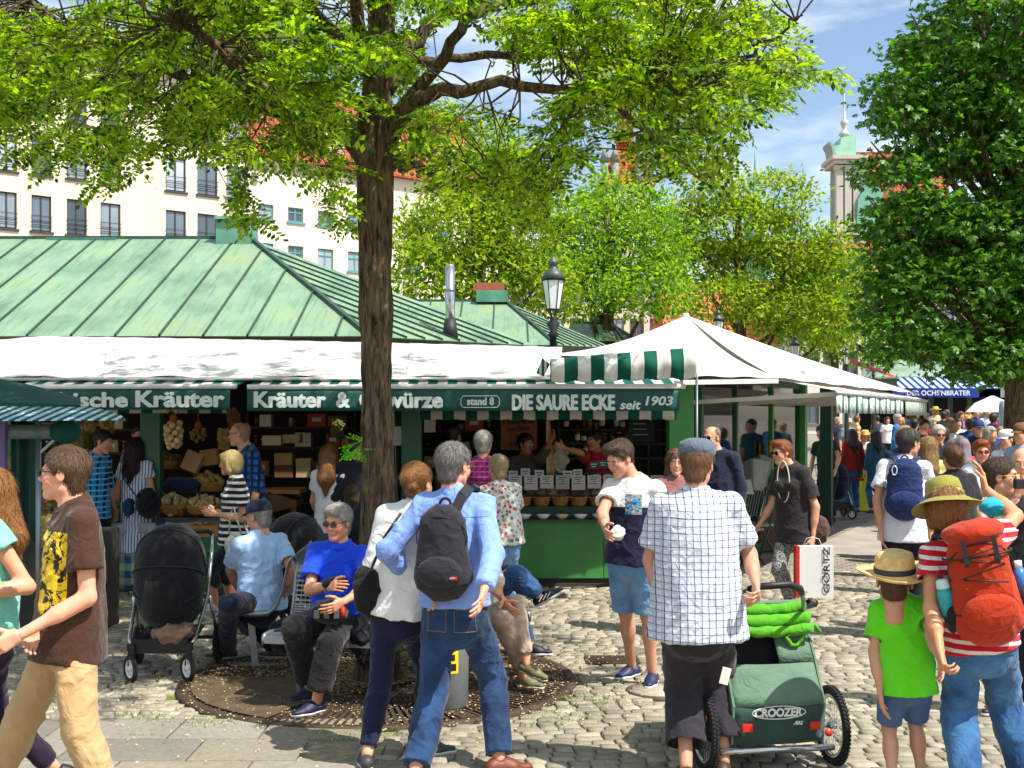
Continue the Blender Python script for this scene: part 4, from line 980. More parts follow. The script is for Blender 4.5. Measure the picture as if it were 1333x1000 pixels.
# ================================================================ FAR BUILDINGS
def glass_mat(c='#3c4650', rough=.06):
    return mat(c, rough, .25, .35, spec=.9)
def plaster(c, name='plaster'):
    n = NT(name); a = hx(c); v = n.mapd((1, 1, .35))
    n.bump(n.noise(30, 4), .15, .01); return n.fin(n.ramp(n.noise(.8, 6, .65, v), (.3, tuple(x * .86 for x in a)), (.7, a)), .9, 0, .2)
def facade(bld, O, T, z0, z1, L, cols, rows, wm, fm, th=.45, mull=1, rail=True, sillm=None):
    """wall with real openings; cols (u0,u1), rows (za,zb); O ground corner, T unit tangent, outward normal = T x up"""
    T = Vector(T); Nn = T.cross(Vector((0, 0, 1))).normalized(); M = Matrix((T, -Nn, Vector((0, 0, 1)))).transposed(); b = MB()
    def bx(u0, u1, za, zb, d0=0.0, d1=None, B=None):
        d1 = th if d1 is None else d1
        (B or b).box(O + T * (u0 + u1) / 2 - Nn * (d0 + d1) / 2 + Vector((0, 0, (za + zb) / 2)), (u1 - u0, abs(d1 - d0), zb - za), M)
    us = [0] + [q for c in cols for q in c] + [L]
    for i in range(0, len(us), 2): bx(us[i], us[i + 1], z0, z1)
    zs = [z0] + [q for r_ in rows for q in r_] + [z1]
    for c in cols:
        for i in range(0, len(zs), 2):
            if zs[i + 1] > zs[i]: bx(c[0], c[1], zs[i], zs[i + 1])
    b.build('wall', wm, bld)
    for c in cols:
        for r_ in rows:
            f = MB(); w_ = .09
            for a in ((c[0], c[0] + w_, r_[0], r_[1]), (c[1] - w_, c[1], r_[0], r_[1]), (c[0] + w_, c[1] - w_, r_[0], r_[0] + w_), (c[0] + w_, c[1] - w_, r_[1] - w_, r_[1])): bx(*a, .12, .2, f)
            if mull: m_ = (c[0] + c[1]) / 2; bx(m_ - .05, m_ + .05, r_[0] + w_, r_[1] - w_, .11, .21, f)
            if mull > 1: zz = r_[0] + (r_[1] - r_[0]) * .66; bx(c[0] + w_, c[1] - w_, zz - .04, zz + .04, .1, .22, f)
            bx(c[0] - .12, c[1] + .12, r_[0] - .14, r_[0] - .002, -.1, -.004, f)
            fo = f.build('window', fm, bld)
            g = MB(); bx(c[0] + w_, c[1] - w_, r_[0] + w_, r_[1] - w_, .15, .17, g); g.build('pane', glass_mat(rng.choice(('#5d6b78', '#8794a0', '#414c56', '#a3adb6'))), fo)
            if rail:
                g = MB()
                for zz in (.35, .62, .9): bx(c[0] - .05, c[1] + .05, r_[0] + zz, r_[0] + zz + .035, -.1, -.06, g)
                g.build('rail', mat('#3a3a3c', .4, metal=.6), fo)
ib = lambda px: 1 / (1 / 73.0 + -5.26e-6 * (px - 10))
def fpt(px): p = P(px, HZ, ib(px)); p.z = 0; return p
CREAM = plaster('#dfd3bd')
O = fpt(-170); E_ = fpt(322); T = (E_ - O).normalized(); L = (E_ - O).length
def upx(px): 
    a = (px - CX) / F; return (O.x - a * O.y) / (a * T.y - T.x)
bl = thing('apartment_block', O, 'large cream apartment block with tall dark windows behind the green copper roof', 'building')
cols = [(upx(p - 13), upx(p + 13)) for p in (-130, -85, -38, 9, 54, 100, 144, 229, 270, 308)]
rows = [(13.1 - 3.42 * k, 15.27 - 3.42 * k) for k in (3, 2, 1)] + [(13.1, 15.27), (16.52, 18.69), (19.94, 22.1)]
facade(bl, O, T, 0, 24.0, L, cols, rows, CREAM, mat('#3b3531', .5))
Nn = T.cross(Vector((0, 0, 1))).normalized(); SEAMED = mat('#6c7276', .5, .15, 2, metal=.3)
b = MB(); b.prism([O - Nn * .45, E_ - Nn * .45, E_ - Nn * 12, O - Nn * 12], (0, 0, 23.9)); b.build('dark_interior', mat('#1d1c1b', .9), bl)  # backing block; the shade of the rooms is put into its dark colour
b = MB(); b.prism([O + Nn * .5 + Vector((0, 0, 24.0)), O - Nn * 12.5 + Vector((0, 0, 24.0)), O - Nn * 12.5 + Vector((0, 0, 27)), O - Nn * 3 + Vector((0, 0, 26.8))], T * (L + .3)); b.build('roof', SEAMED, bl)
b = MB()
for k in range(52): u = k * .62; b.bar(O + T * u + Nn * .52 + Vector((0, 0, 24.05)), O + T * u - Nn * 3 + Vector((0, 0, 26.87)), .06, .08)
o = b.build('roof_seams', mat('#45494c', .5), bl); o['kind'] = 'stuff'
for px in (14, 146): 
    u = upx(px); c = O + T * u - Nn * .9; M = Matrix((T, -Nn, Vector((0, 0, 1)))).transposed()
    b = MB(); b.box(c + Vector((0, 0, 25.2)), (2.2, 2.6, 1.7), M); d = b.build('dormer', mat('#8d5a4c', .7), bl); b = MB(); b.box(c + Nn * 1.31 + Vector((0, 0, 25.2)), (1.7, .04, 1.1), M); b.build('pane', glass_mat('#aab6c2'), d)
# second house, teal casements and red tiled roof
def tile_mat(c1='#94492e', c2='#b9684a'):
    n = NT('roof_tile'); ge = N(n.t, 'ShaderNodeTexBrick'); ge.inputs['Scale'].default_value = 1; ge.inputs['Brick Width'].default_value = .3; ge.inputs['Row Height'].default_value = .35; ge.inputs['Mortar Size'].default_value = .03
    x, y, z = n.xyz(); cb_ = N(n.t, 'ShaderNodeCombineXYZ'); n.L(n.math('ADD', x, n.math('MULTIPLY', y, .6)), cb_.inputs[0]); n.L(z, cb_.inputs[1]); n.L(cb_.outputs[0], ge.inputs[0])
    ge.inputs['Color1'].default_value = c4(c1); ge.inputs['Color2'].default_value = c4(c2); ge.inputs['Mortar'].default_value = c4('#5e2a18')
    n.bump(ge.outputs[1], -.5, .05); return n.fin(n.mix(.5, ge.outputs[0], n.ramp(n.noise(2, 5), (.3, (.6, .6, .6)), (.7, (1, 1, 1))), 'MULTIPLY'), .8, 0, .2)
TILE = tile_mat()
O2 = fpt(322.5); E2 = fpt(652); T2 = (E2 - O2).normalized(); L2 = (E2 - O2).length; N2 = T2.cross(Vector((0, 0, 1))).normalized()
def upx2(px): a = (px - CX) / F; return (O2.x - a * O2.y) / (a * T2.y - T2.x)
b2 = thing('town_house', O2, 'cream town house with teal casement windows and a steep red tiled roof behind the trunk', 'building')
cols2 = [(upx2(p - 10), upx2(p + 10)) for p in (346, 385, 424, 463, 498, 537, 580, 620)]
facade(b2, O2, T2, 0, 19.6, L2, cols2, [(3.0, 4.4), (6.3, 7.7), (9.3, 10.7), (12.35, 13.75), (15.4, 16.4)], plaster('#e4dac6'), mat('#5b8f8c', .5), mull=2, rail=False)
b = MB(); b.prism([O2 - N2 * .45, E2 - N2 * .45, E2 - N2 * 11, O2 - N2 * 11], (0, 0, 19.5)); b.build('dark_interior', mat('#2a2826', .9), b2)  # dark backing behind the casements, coloured as unlit rooms
Z = Vector((0, 0, 1))
b = MB(); b.prism([O2 + N2 * .6 + Z * 19.5, O2 - N2 * 11.5 + Z * 19.5, O2 - N2 * 5.5 + Z * 26.6], T2 * (L2 + .3)); b.build('roof', TILE, b2)
for px in (440, 520, 590): u = upx2(px); b = MB(); b.box(O2 + T2 * u - N2 * 1.6 + Z * 21.6, (1.5, 2.4, 1.7), Matrix((T2, -N2, Z)).transposed()); b.build('dormer', plaster('#c9b9a0'), b2)
# letters high on the house wall; only the last ones show between the leaves
for i, (ch, px) in enumerate((('S', 331), ('S', 316))):
    p = O2 + T2 * (upx2(331) - i * 1.0) + N2 * .04 + Z * 18.0
    if i == 0: text(ch, 'letter', mat('#8a7a60', .6), b2, p, (R(90), 0, math.atan2(T2.y, T2.x)), 1.1, off=.02, ext=.03)
# brick church tower with orange gable roof, behind the trees
def boxbld(name, label, cat, px0, px1, Y, ztop, depth, m, cols=0, rows=0, fm=None, wsz=(1.0, 1.7), zrow=4.0, dz=3.3):
    a = P(px0, HZ, Y); a.z = 0; e = P(px1, HZ, Y); e.z = 0; t = thing(name, a, label, cat); L_ = (e - a).length; cs = []; rs = []
    if cols: st = L_ / cols; cs = [(st * (i + .5) - wsz[0] / 2, st * (i + .5) + wsz[0] / 2) for i in range(cols)]; rs = [(zrow + dz * k, zrow + dz * k + wsz[1]) for k in range(rows)]
    facade(t, a, Vector((1, 0, 0)), 0, ztop, L_, cs, rs, m, fm or mat('#6a625a', .5), mull=1, rail=False)
    b = MB(); b.box((a.x + L_ / 2, Y + .46 + depth / 2, ztop / 2), (L_ - .02, depth, ztop - .01)); b.build('side_walls', m, t); return t, a, L_
t, a, L_ = boxbld('church_tower', 'pale church tower with orange saddle roof and small turrets behind the trees', 'tower', 783, 850, 120, 24.6, 5, plaster('#d8cfc0'), 2, 1, None, (1.0, 2.6), 18)
b = MB(); z0 = 24.6; cx_ = a.x + L_ / 2
b.add([(a.x - .3, 119.7, z0), (a.x + L_ + .3, 119.7, z0), (a.x + L_ + .3, 126, z0), (a.x - .3, 126, z0), (cx_ - .9, 122, z0 + 4.6), (cx_ + .9, 122, z0 + 4.6)], [(0, 1, 5, 4), (1, 2, 5), (2, 3, 4, 5), (3, 0, 4), (3, 2, 1, 0)]); b.build('roof', tile_mat('#c25a2a', '#dd7c42'), t)
for x in (a.x + .3, a.x + L_ - .3, cx_ - 1.2, cx_ + 1.2):
    b = MB(); b.cyl((x, 120, z0 + .0), (x, 120, z0 + 2.2), .38, n=8); b.cyl((x, 120, z0 + 2.2), (x, 120, z0 + 4.0), .5, .02, n=8); b.build('turret', plaster('#8c9a92'), t)
b = MB(); b.box((cx_, 122, z0 + 6.2), (1.5, 1.5, 3.6)); b.cyl((cx_, 122, z0 + 8), (cx_, 122, z0 + 12.5), 1.1, .03, n=8); b.build('lantern', mat('#b06a48', .7), t)
# thin green spire
sp = thing('church_spire', (P(983, HZ, 150).x, 150, 0), 'thin far green copper spire tip above the light green tree', 'spire')
b = MB(); b.lathe([(1.6, 0), (1.6, 22), (1.9, 22.3), (1.0, 25), (.35, 29), (.12, 33), (.03, 35)], sp.location, 10); b.build('spire', mat('#6fa596', .6), sp)
# baroque gable church on the right
Yc = 90; sc9 = F / Yc; bc_ = thing('baroque_church', (P(1100, HZ, Yc).x, Yc, 0), 'grey and white baroque church front with green scrolled copper gable top', 'church')
def cx9(px): return (px - CX) / sc9
def cz9(py): return H - (py - HZ) / sc9
ST = plaster('#bdb8ae'); WH = plaster('#cfc6b6'); CU = mat('#8fc0a4', .65, .2, 1.2)
b = MB(); b.box((cx9(1122), Yc + 3, cz9(300) / 2), (4.9, 5.8, cz9(300))); b.build('wall', WH, bc_)
for px in (1092, 1103, 1114):
    b = MB(); b.box((cx9(px), Yc - .02, (cz9(300) + cz9(222)) / 2), (.5, .5, cz9(222) - cz9(300))); b.box((cx9(px), Yc - .02, cz9(219)), (.66, .62, .34)); b.box((cx9(px), Yc - .02, cz9(302)), (.66, .62, .3)); b.build('pilaster', ST, bc_)
b = MB(); b.box((cx9(1111), Yc + 1.2, (cz9(300) + cz9(216)) / 2), (2.2, 2.2, cz9(216) - cz9(300) - .02)); b.build('gable', mat('#7f8a88', .8), bc_)
b = MB(); b.box((cx9(1104), Yc + 1, cz9(212)), (2.2, 3, .3)); b.box((cx9(1104), Yc + 1, cz9(206.6)), (2.6, 3.4, .28)); b.build('cornice', ST, bc_)
b = MB(); b.prism([(cx9(px), Yc + .0, cz9(py)) for px, py in ((1091, 204), (1087, 197), (1084, 186), (1080, 184), (1080, 187), (1083, 192), (1085, 204))], (0, 2.0, 0)); b.build('scroll', mat('#87998e', .7), bc_)
b = MB(); b.prism([(cx9(px), Yc + .1, cz9(py)) for px, py in ((1088, 204), (1086, 190), (1094, 188), (1096, 178), (1108, 176), (1115, 172), (1115, 204))], (0, 2.0, 0)); b.build('copper_cap', CU, bc_)
b = MB(); b.lathe([(.3, 0), (.45, .15), (.25, .35), (.12, .6), (.3, .9), (.3, 1.1), (.1, 1.3), (.05, 2.2), (.02, 3.2)], (cx9(1104), Yc + 1, cz9(174)), 10); b.build('finial', mat('#b9b3a6', .5), bc_)
b = MB(); b.add([(cx9(1115), Yc + 2.2, cz9(190)), (cx9(1240), Yc + 2.2, cz9(188)), (cx9(1240), Yc - 1, cz9(310)), (cx9(1128), Yc - 1, cz9(312)), (cx9(1115), Yc + 8, cz9(300)), (cx9(1240), Yc + 8, cz9(300))], [(3, 2, 1, 0), (0, 1, 5, 4), (0, 4, 3), (1, 2, 5), (2, 3, 4, 5)]); b.build('roof', TILE, bc_)
b = MB(); b.prism([(cx9(px), Yc - .6, cz9(py)) for px, py in ((1112, 305), (1114, 262), (1120, 248), (1132, 240), (1146, 250), (1146, 305))], (0, 1.4, 0)); b.build('dormer', mat('#6aa18c', .6), bc_)
for z_ in (305, 315, 330): b = MB(); b.box((cx9(1126), Yc - .2, cz9(z_)), (5.4, 1.1, .28)); b.build('ledge', ST, bc_)
for px in (1112, 1130): b = MB(); b.box((cx9(px), Yc + .08, cz9(350)), (.9, .1, 1.6)); b.build('window', glass_mat(), bc_)
# lower red-roofed houses behind the middle trees
t, a, L_ = boxbld('house', 'cream house with orange tiled roof glimpsed through the light green trees', 'building', 872, 1040, 76, 6.4, 8, plaster('#d8c6a8'), 6, 2, None, (1.0, 1.4), 1.2, 2.6)
b = MB(); b.prism([(a.x - .3, 75.6, 6.4), (a.x - .3, 85, 6.4), (a.x - .3, 80, 10.6)], (L_ + .6, 0, 0)); b.build('roof', tile_mat('#cf6a36', '#e48a55'), t)
t, a, L_ = boxbld('house', 'white plastered house behind the trees next to the baroque church', 'building', 1044, 1245, 70, 9.0, 8, plaster('#dcd6c8'), 8, 3, None, (.9, 1.5), 1.5, 2.6)
b = MB(); b.prism([(a.x - .2, 69.6, 9.0), (a.x - .2, 79, 9.0), (a.x - .2, 74, 12.4)], (L_ + .6, 0, 0)); b.build('roof', TILE, t)
t, a, L_ = boxbld('house', 'long pale house closing the square behind the right-hand crowd', 'building', 1250, 1600, 85, 12, 8, plaster('#cfc5b2'), 10, 4, None, (1.0, 1.7), 1.5, 2.7)
t, a, L_ = boxbld('house', 'low pale house hidden behind the middle trees', 'building', 660, 868, 95, 14, 8, plaster('#dccfb8'), 8, 4, None, (1.1, 1.7), 2, 2.9)

# ================================================================ MARKET PAVILION A
def copper(c1='#506e56', c2='#79937a', c3='#86986c'):
    n = NT('copper_patina'); v = n.mapd((1.2, .6, .6)); f = n.noise(1.4, 6, .62, v); oi = N(n.t, 'ShaderNodeObjectInfo').outputs['Random']
    c = n.ramp(f, (.28, c1), (.52, c2), (.72, c3)); c = n.mix(n.math('MULTIPLY', oi, .2), c, '#7fa888')
    st = n.noise(3, 4, .6, n.mapd((9, .5, .5))); c = n.mix(n.ramp(st, (.52, 0.0), (.72, .6)), c, '#40604a'); c = n.mix(n.ramp(n.noise(2, 5, .7, n.mapd((3, .5, .5))), (.58, 0.0), (.75, .2)), c, '#93a36a')
    n.bump(n.noise(2.2, 2), .35, .06); return n.fin(c, .55, 0, .35)
COPPER = copper(); SEAM = mat('#2b463a', .6, .3, 5); GREEN = mat('#1f5a38', .45, .12, 3, name='green_paint'); LIT_GREEN = mat('#3c8a42', .45, .1, 3, name='sunlit_green_paint'); DGREEN = mat('#12382a', .5, .15, 3)  # the lighter post green has the sunlight painted into its colour
def copper_roof(bld, x0, E, A, C, step, nside):
    E, A, C = Vector(E), Vector(A), Vector(C); x = x0; rid = lambda x: Vector((x, E.y, E.z)); eav = lambda x: Vector((x, A.y, A.z)); up = Vector((0, -(E.z - A.z), E.y - A.y)).normalized() * .012
    def hip(x): t = (A.x - x) / (A.x - E.x); return A.lerp(E, t)
    while x < A.x - .05:
        x1 = min(x + step, A.x); q = [eav(x), eav(x1)]
        if x1 <= E.x: q += [rid(x1), rid(x)]
        elif x < E.x: q += [hip(x1), E.copy(), rid(x)]
        else: q += ([hip(x1)] if x1 < A.x else []) + [hip(x)]
        b = MB(); b.prism(q, up); b.build('roof_panel', COPPER, bld)
        b = MB(); tp = rid(x1) if x1 <= E.x else hip(x1)
        if x1 < A.x: b.bar(eav(x1) + up, tp + up, .022, .05); b.build('roof_seam', SEAM, bld)
        x = x1
    d = (E - C); n_ = (A - E).cross(C - E).normalized() * .012; n_ = n_ if n_.z > 0 else -n_
    for k in range(nside):
        a0, a1 = k / nside, (k + 1) / nside; h0, h1 = E.lerp(A, a0), E.lerp(A, a1); e0, e1 = C.lerp(A, a0), C.lerp(A, a1)
        b = MB(); b.prism([h0, h1, e1, e0] if k < nside - 1 else [h0, A, e0], n_); b.build('roof_panel', COPPER, bld)
        if k: b = MB(); b.bar(h0 + n_, e0 + n_, .022, .05); b.build('roof_seam', SEAM, bld)
    b = MB(); b.bar(E + Z * .03, A + Z * .03, .06, .06); b.build('hip_cap', SEAM, bld)
    b = MB(); b.bar(Vector((x0, E.y, E.z + .02)), E + Z * .02, .08, .05); b.build('ridge_cap', SEAM, bld)
    b = MB(); b.add([(x0, E.y, E.z), E, C, (C.x - 1, C.y + 3, C.z - .05), (x0, E.y + 4, A.z)], [(0, 1, 2, 3, 4)]); b.build('rear_slope', COPPER, bld)
pa = thing('market_pavilion', (-5, 14.5, 0), 'long market pavilion with pale green copper hip roof and dark green posts', 'pavilion')
copper_roof(pa, -10.4, (-3.95, 18.5, 4.6), (-1.7, 14.5, 2.87), (.35, 17, 2.9), .52, 10)
vb = lambda px0, px1, py0, py1, Y, d, name, m, par: MB().box(((P(px0, HZ, Y).x + P(px1, HZ, Y).x) / 2, Y + d / 2, (P(0, py0, Y).z + P(0, py1, Y).z) / 2), ((px1 - px0) * Y / F, d, (py1 - py0) * Y / F)).build(name, m, par)
vb(281, 327, 284, 318, 18.2, .5, 'ridge_vent', mat('#5c8f80', .6, .25, 3), pa); vb(279, 329, 281, 285, 18.15, .6, 'vent_cap', mat('#5f8f80', .6, .25, 3), pa)
vb(60, 150, 309, 316, 18.4, .3, 'ridge_flap', mat('#3f6f60', .6, .25, 3), pa)
b = MB(); p0 = P(586, 432, 15.9); b.cyl(p0 - Z * .1, p0 + Z * .84, .062, n=20); b.cyl(p0 + Z * .84, p0 + Z * .87, .062, .045, n=20); ch_ = b.build('flue_pipe', mat('#b9bcc0', .22, .08, 6, metal=.9), pa)
b = MB(); b.cyl(p0 - Z * .12, p0 + Z * .16, .11, .075, n=20); b.build('flue_collar', mat('#1d1d1f', .6), ch_)
b = MB(); b.cyl(p0 + Z * .52, p0 + Z * .55, .067, n=20); b.build('flue_ring', mat('#8d9094', .3, metal=.8), ch_)
# posts, beams, walls
for px, Y, w_, m in ((198, 13.7, .22, GREEN), (536, 13.7, .22, GREEN), (14, 13.7, .2, GREEN)):
    x = P(px, HZ, Y).x; b = MB(); b.box((x, Y, 1.2), (w_, .16, 2.4)); b.build('post', m, pa, bev=.008)
b = MB(); b.box((P(885, HZ, 14.0).x, 14.0, 1.22), (.28, .28, 2.44)); b.build('post', LIT_GREEN, pa, bev=.01)
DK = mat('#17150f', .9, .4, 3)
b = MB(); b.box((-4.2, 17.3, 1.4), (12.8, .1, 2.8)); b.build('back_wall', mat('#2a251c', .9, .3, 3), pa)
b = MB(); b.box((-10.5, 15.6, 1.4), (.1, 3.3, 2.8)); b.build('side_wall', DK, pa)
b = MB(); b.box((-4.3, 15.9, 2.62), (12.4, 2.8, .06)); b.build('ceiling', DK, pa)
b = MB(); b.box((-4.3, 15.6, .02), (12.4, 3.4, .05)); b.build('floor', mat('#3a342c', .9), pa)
b = MB(); b.box((-4.15, 13.72, 2.44), (12.3, .14, .1)); b.build('beam', GREEN, pa)
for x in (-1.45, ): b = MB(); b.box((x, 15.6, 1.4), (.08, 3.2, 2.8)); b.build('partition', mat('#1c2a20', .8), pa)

# pavilions B, C
pb = thing('market_pavilion', (P(650, HZ, 22).x, 22, 0), 'second smaller pavilion with green copper roof and brick chimney behind the lantern', 'pavilion')
Eb = P(657, 393, 24); copper_roof(pb, P(520, HZ, 24).x, Eb, P(724, 450, 21), P(796, 453, 22.6), .62, 8)
vb(620, 661, 378, 393, 23.7, .6, 'ridge_vent', mat('#4f8a70', .65, .3, 4), pb); vb(616, 656, 368, 379, 24.5, .5, 'chimney', mat('#9a5640', .85, .25, 30), pb)
b = MB(); b.box((P(640, HZ, 23).x - .8, 23.2, 1.55), (4.0, 3.6, 3.1)); b.build('wall', mat('#e0d8c8', .8), pb)
pc = thing('market_pavilion', (P(785, HZ, 30).x, 30, 0), 'third distant pavilion roof peeping over the white tent slope', 'pavilion')
copper_roof(pc, P(742, HZ, 31).x - .0, P(796, 421, 31), P(812, 444, 28.5), P(838, 446, 30), .5, 5)
vb(768, 799, 407, 421, 30.8, .6, 'ridge_vent', mat('#4f8a70', .65, .3, 4), pc)
b = MB(); b.box((P(790, HZ, 30).x, 30.4, 1.6), (2.2, 2.4, 3.2)); b.build('wall', mat('#e0d8c8', .8), pc)

# ================================================================ AWNINGS AND TENTS
def canvas(c='#d9d6ce', name='canvas', tr=.25):
    n = NT(name); cc = hx(c); x, y, z = n.xyz()
    col = n.ramp(n.noise(1.6, 5, .6), (.3, tuple(q * .9 for q in cc)), (.7, cc)); col = n.mix(n.ramp(n.noise(.8, 5, .7, n.mapd((1, 2.5, 1))), (.6, 0.0), (.78, .45)), col, '#a09a8c')
    n.bump(n.noise(3.5, 3), .3, .05); n.fin(col, .8, 0, .25); t = N(n.t, 'ShaderNodeBsdfTranslucent'); n.put(col, t.inputs[0])
    m = N(n.t, 'ShaderNodeMixShader'); m.inputs[0].default_value = tr; n.L(n.b.outputs[0], m.inputs[1]); n.L(t.outputs[0], m.inputs[2]); n.L(m.outputs[0], n.out.inputs[0]); return n.m
def striped(c1, c2, period, axis='x', duty=.5, name='striped_canvas', off=0):
    n = NT(name); x, y, z = n.xyz(); s_ = n.stripe({'x': x, 'y': y, 'z': z}[axis], period, duty, off); col = n.mix(s_, c1, c2)
    col = n.mix(.25, col, n.ramp(n.noise(3, 4), (.3, (.6, .6, .6)), (.7, (1, 1, 1))), 'MULTIPLY'); n.bump(n.noise(6, 3), .3, .03)
    n.fin(col, .8, 0, .25); t = N(n.t, 'ShaderNodeBsdfTranslucent'); n.put(col, t.inputs[0]); m = N(n.t, 'ShaderNodeMixShader'); m.inputs[0].default_value = .25
    n.L(n.b.outputs[0], m.inputs[1]); n.L(t.outputs[0], m.inputs[2]); n.L(m.outputs[0], n.out.inputs[0]); return n.m
WC = canvas('#ece9e2'); STG = striped('#dcdcd6', '#0f6354', .2, name='green_stripes'); SIGN = mat('#0c4a44', .6, .12, 3, name='sign_green'); LET = mat('#cfd9d8', .6, .05, name='sign_lettering'); METAL = mat('#b8b8b6', .35, .1, 9, metal=.6)
tp = thing('canvas_roof', (-4, 13.4, 0), 'long white canvas roof stretched over the herb and pickle stalls', 'canopy')
def tarp(u, v):
    px = -90 + 822 * u; yt = 438 + 17 * max(0, (u - .1)) ** 1.3 + (14 * max(0, (.17 - u)) / .17 if u < .17 else 0); a = P(px, yt, 14.35); e = P(px - 6, 492 + 2 * math.sin(u * 30), 12.6); p = a.lerp(e, v)
    p.z += -.03 * math.sin(math.pi * v) + .006 * math.sin(u * 60 + v * 3) * v + .003 * math.sin(u * 140 + v * 6); return p
b = MB(); b.sheet(tarp, 90, 12, (0, 0, .008)); b.build('canvas', WC, tp)
for u0 in (.28, .52, .76):
    b = MB(); b.tube([tarp(u0, v / 12) + Z * .012 for v in range(13)], .006, 6); b.build('seam', mat('#b9b6ae', .7), tp)
b = MB(); b.cyl(P(-90, 494, 12.58), P(716, 493, 12.58), .018, n=10); b.build('front_pole', METAL, tp)
def sign_awning(label, bx0, bx1, sx0, sx1, words, y0=506.5, y1=533.5, slant=0):
    Y = 12.3; t = thing('sign_awning', (P((bx0 + bx1) / 2, HZ, Y).x, Y, 0), label, 'awning', 'signed awnings over the stall fronts')
    def fn(u, v): px = bx0 + (bx1 - bx0) * u; p = P(px, 503.5, Y - .0); return Vector((p.x, Y + .02 + 1.35 * v, p.z + .24 * v))
    b = MB(); b.sheet(fn, 30, 6, (0, 0, .006)); b.build('striped_sheet', STG, t)
    b = MB(); b.cyl(P(bx0, 504, Y), P(bx1, 503 + slant, Y), .026, n=14); b.build('front_bar', mat('#d6d6d2', .35), t)
    def fv(u, v): px = sx0 + (sx1 - sx0) * u; p = P(px, y0 + (y1 - y0) * v, Y); return Vector((p.x, Y - .012 + .012 * math.sin(u * 23) * v, p.z))
    b = MB(); b.sheet(fv, 50, 4, (0, .004, 0)); vl = b.build('valance', SIGN, t)
    for (s_, px0, px1, py0, py1, off, sh) in words:
        p = P((px0 + px1) / 2, (py0 + py1) / 2, Y - .04); w_ = (px1 - px0) * (Y - .04) / F; h_ = (py1 - py0) * (Y - .04) / F
        text(s_, 'lettering', LET, t, p, (R(90), 0, 0), .16, off=off, ext=.002, w=w_, h=h_, shear=sh, bold=.0065 if h_ > .12 else .0018)
    for q_ in (sx0 + 8, sx1 - 8):
        b = MB(); pz = P(q_, 506, Y); b.bar(pz + Vector((0, .02, -.02)), Vector((pz.x, 13.6, pz.z + .18)), .025, .04); b.build('folding_arm', METAL, t)
    return t
sign_awning('green striped awning reading FRISCHE KRÄUTER above the herb stall', 22, 308, 64, 300, [('Frische', 66, 166, 511, 530, .003, .0), ('Kräuter', 177, 292, 509, 530, .003, .0)])
sa = sign_awning('long green awning reading KRÄUTER and DIE SAURE ECKE, stand 8, since 1903', 322, 892, 322, 884, [('Kräuter', 331, 424, 510, 530.5, .003, 0), ('&', 438, 455, 511, 530.5, .003, 0), ('Gewürze', 468, 576, 510, 531, .003, 0), ('stand 8', 608, 643, 517.5, 527.5, .004, 0), ('DIE SAURE ECKE', 667, 800, 514, 534, .003, 0), ('seit', 807, 834, 522, 533, .003, .2), ('1903', 840, 876, 516, 528, .003, .2)], y1=535)
b = MB(); q = [P(*a_, 12.24) for a_ in ((603, 515.5), (647, 515.5), (650, 519), (650, 527), (647, 530.5), (603, 530.5), (600, 527), (600, 519))]; b.tube(q, .0045, 5, closed=True); b.build('sign_border', LET, sa)
# second striped valance hung further back
t = thing('back_valance', (0, 13.25, 0), 'short green and white striped valance hanging behind the big pickle stall sign', 'valance')
b = MB(); b.sheet(lambda u, v: P(545 + 336 * u, 532 + 14 * v + (1.0 if int(u * 30) % 2 else 0) * v, 13.25) + Vector((0, .01 * math.sin(u * 60), 0)), 60, 2, (0, .004, 0)); b.build('valance', striped('#d0cdc2', '#0f5446', .25, name='valance_stripes'), t)
t = thing('back_valance', (-3, 13.25, 0), 'short striped valance hanging behind the herb stall sign', 'valance')
b = MB(); b.sheet(lambda u, v: P(80 + 215 * u, 532 + 6 * v, 13.25), 30, 1, (0, .004, 0)); b.build('valance', striped('#d0cdc2', '#0f5446', .25, name='valance_stripes'), t)
# folded striped awning on the corner
t = thing('striped_awning', (P(810, HZ, 12.2).x, 12.2, 0), 'rolled up green and white striped awning with scalloped edge at the stall corner', 'awning')
def roll(u, v):
    px = 716 + 190 * u; ytop = 467 - 15 * u + (4 if u < .05 else 0); ybot = 496 - 5 * u + 3.0 * abs(math.sin(u * math.pi * 6)); a = P(px, ytop, 12.2); e = P(px, ybot, 12.14); p = a.lerp(e, v); p.y -= .07 * math.sin(math.pi * min(1, v * 1.1)) * (1 + .25 * math.sin(u * 40)); return p
b = MB(); b.sheet(roll, 80, 10, (0, .003, 0)); b.build('valance', striped('#e2e1dc', '#0c5e4c', .262, name='bold_stripes', off=.2), t)
b = MB(); b.cyl(roll(0, 0) + Vector((0, .06, -.02)), roll(1, 0) + Vector((0, .06, -.02)), .05, n=12); b.build('roller', mat('#d8d8d2', .6), t)
b = MB(); b.sheet(lambda u, v: (roll(1, 0) + Vector((.005, .0 + .4 * u, .0 - .02 * u))).lerp(roll(1, 1) + Vector((.005, .4 * u, 0)), v), 3, 5, (.006, 0, 0)); b.build('end_flap', mat('#e4e3de', .8), t)
b = MB(); c0 = P(706, 480, 12.2); b.prism([P(698, 486, 12.2), P(706, 466, 12.2), P(716, 474, 12.2), P(708, 490, 12.2)], (0, .04, 0)); b.build('loose_end', striped('#e2e1dc', '#0c5e4c', .05), t)
b = MB(); pz = P(907, 490, 12.2); b.cyl((pz.x, 12.2, 0), (pz.x, 12.2, pz.z), .014, n=8); b.build('pole', mat('#5c6468', .4, metal=.6), t)
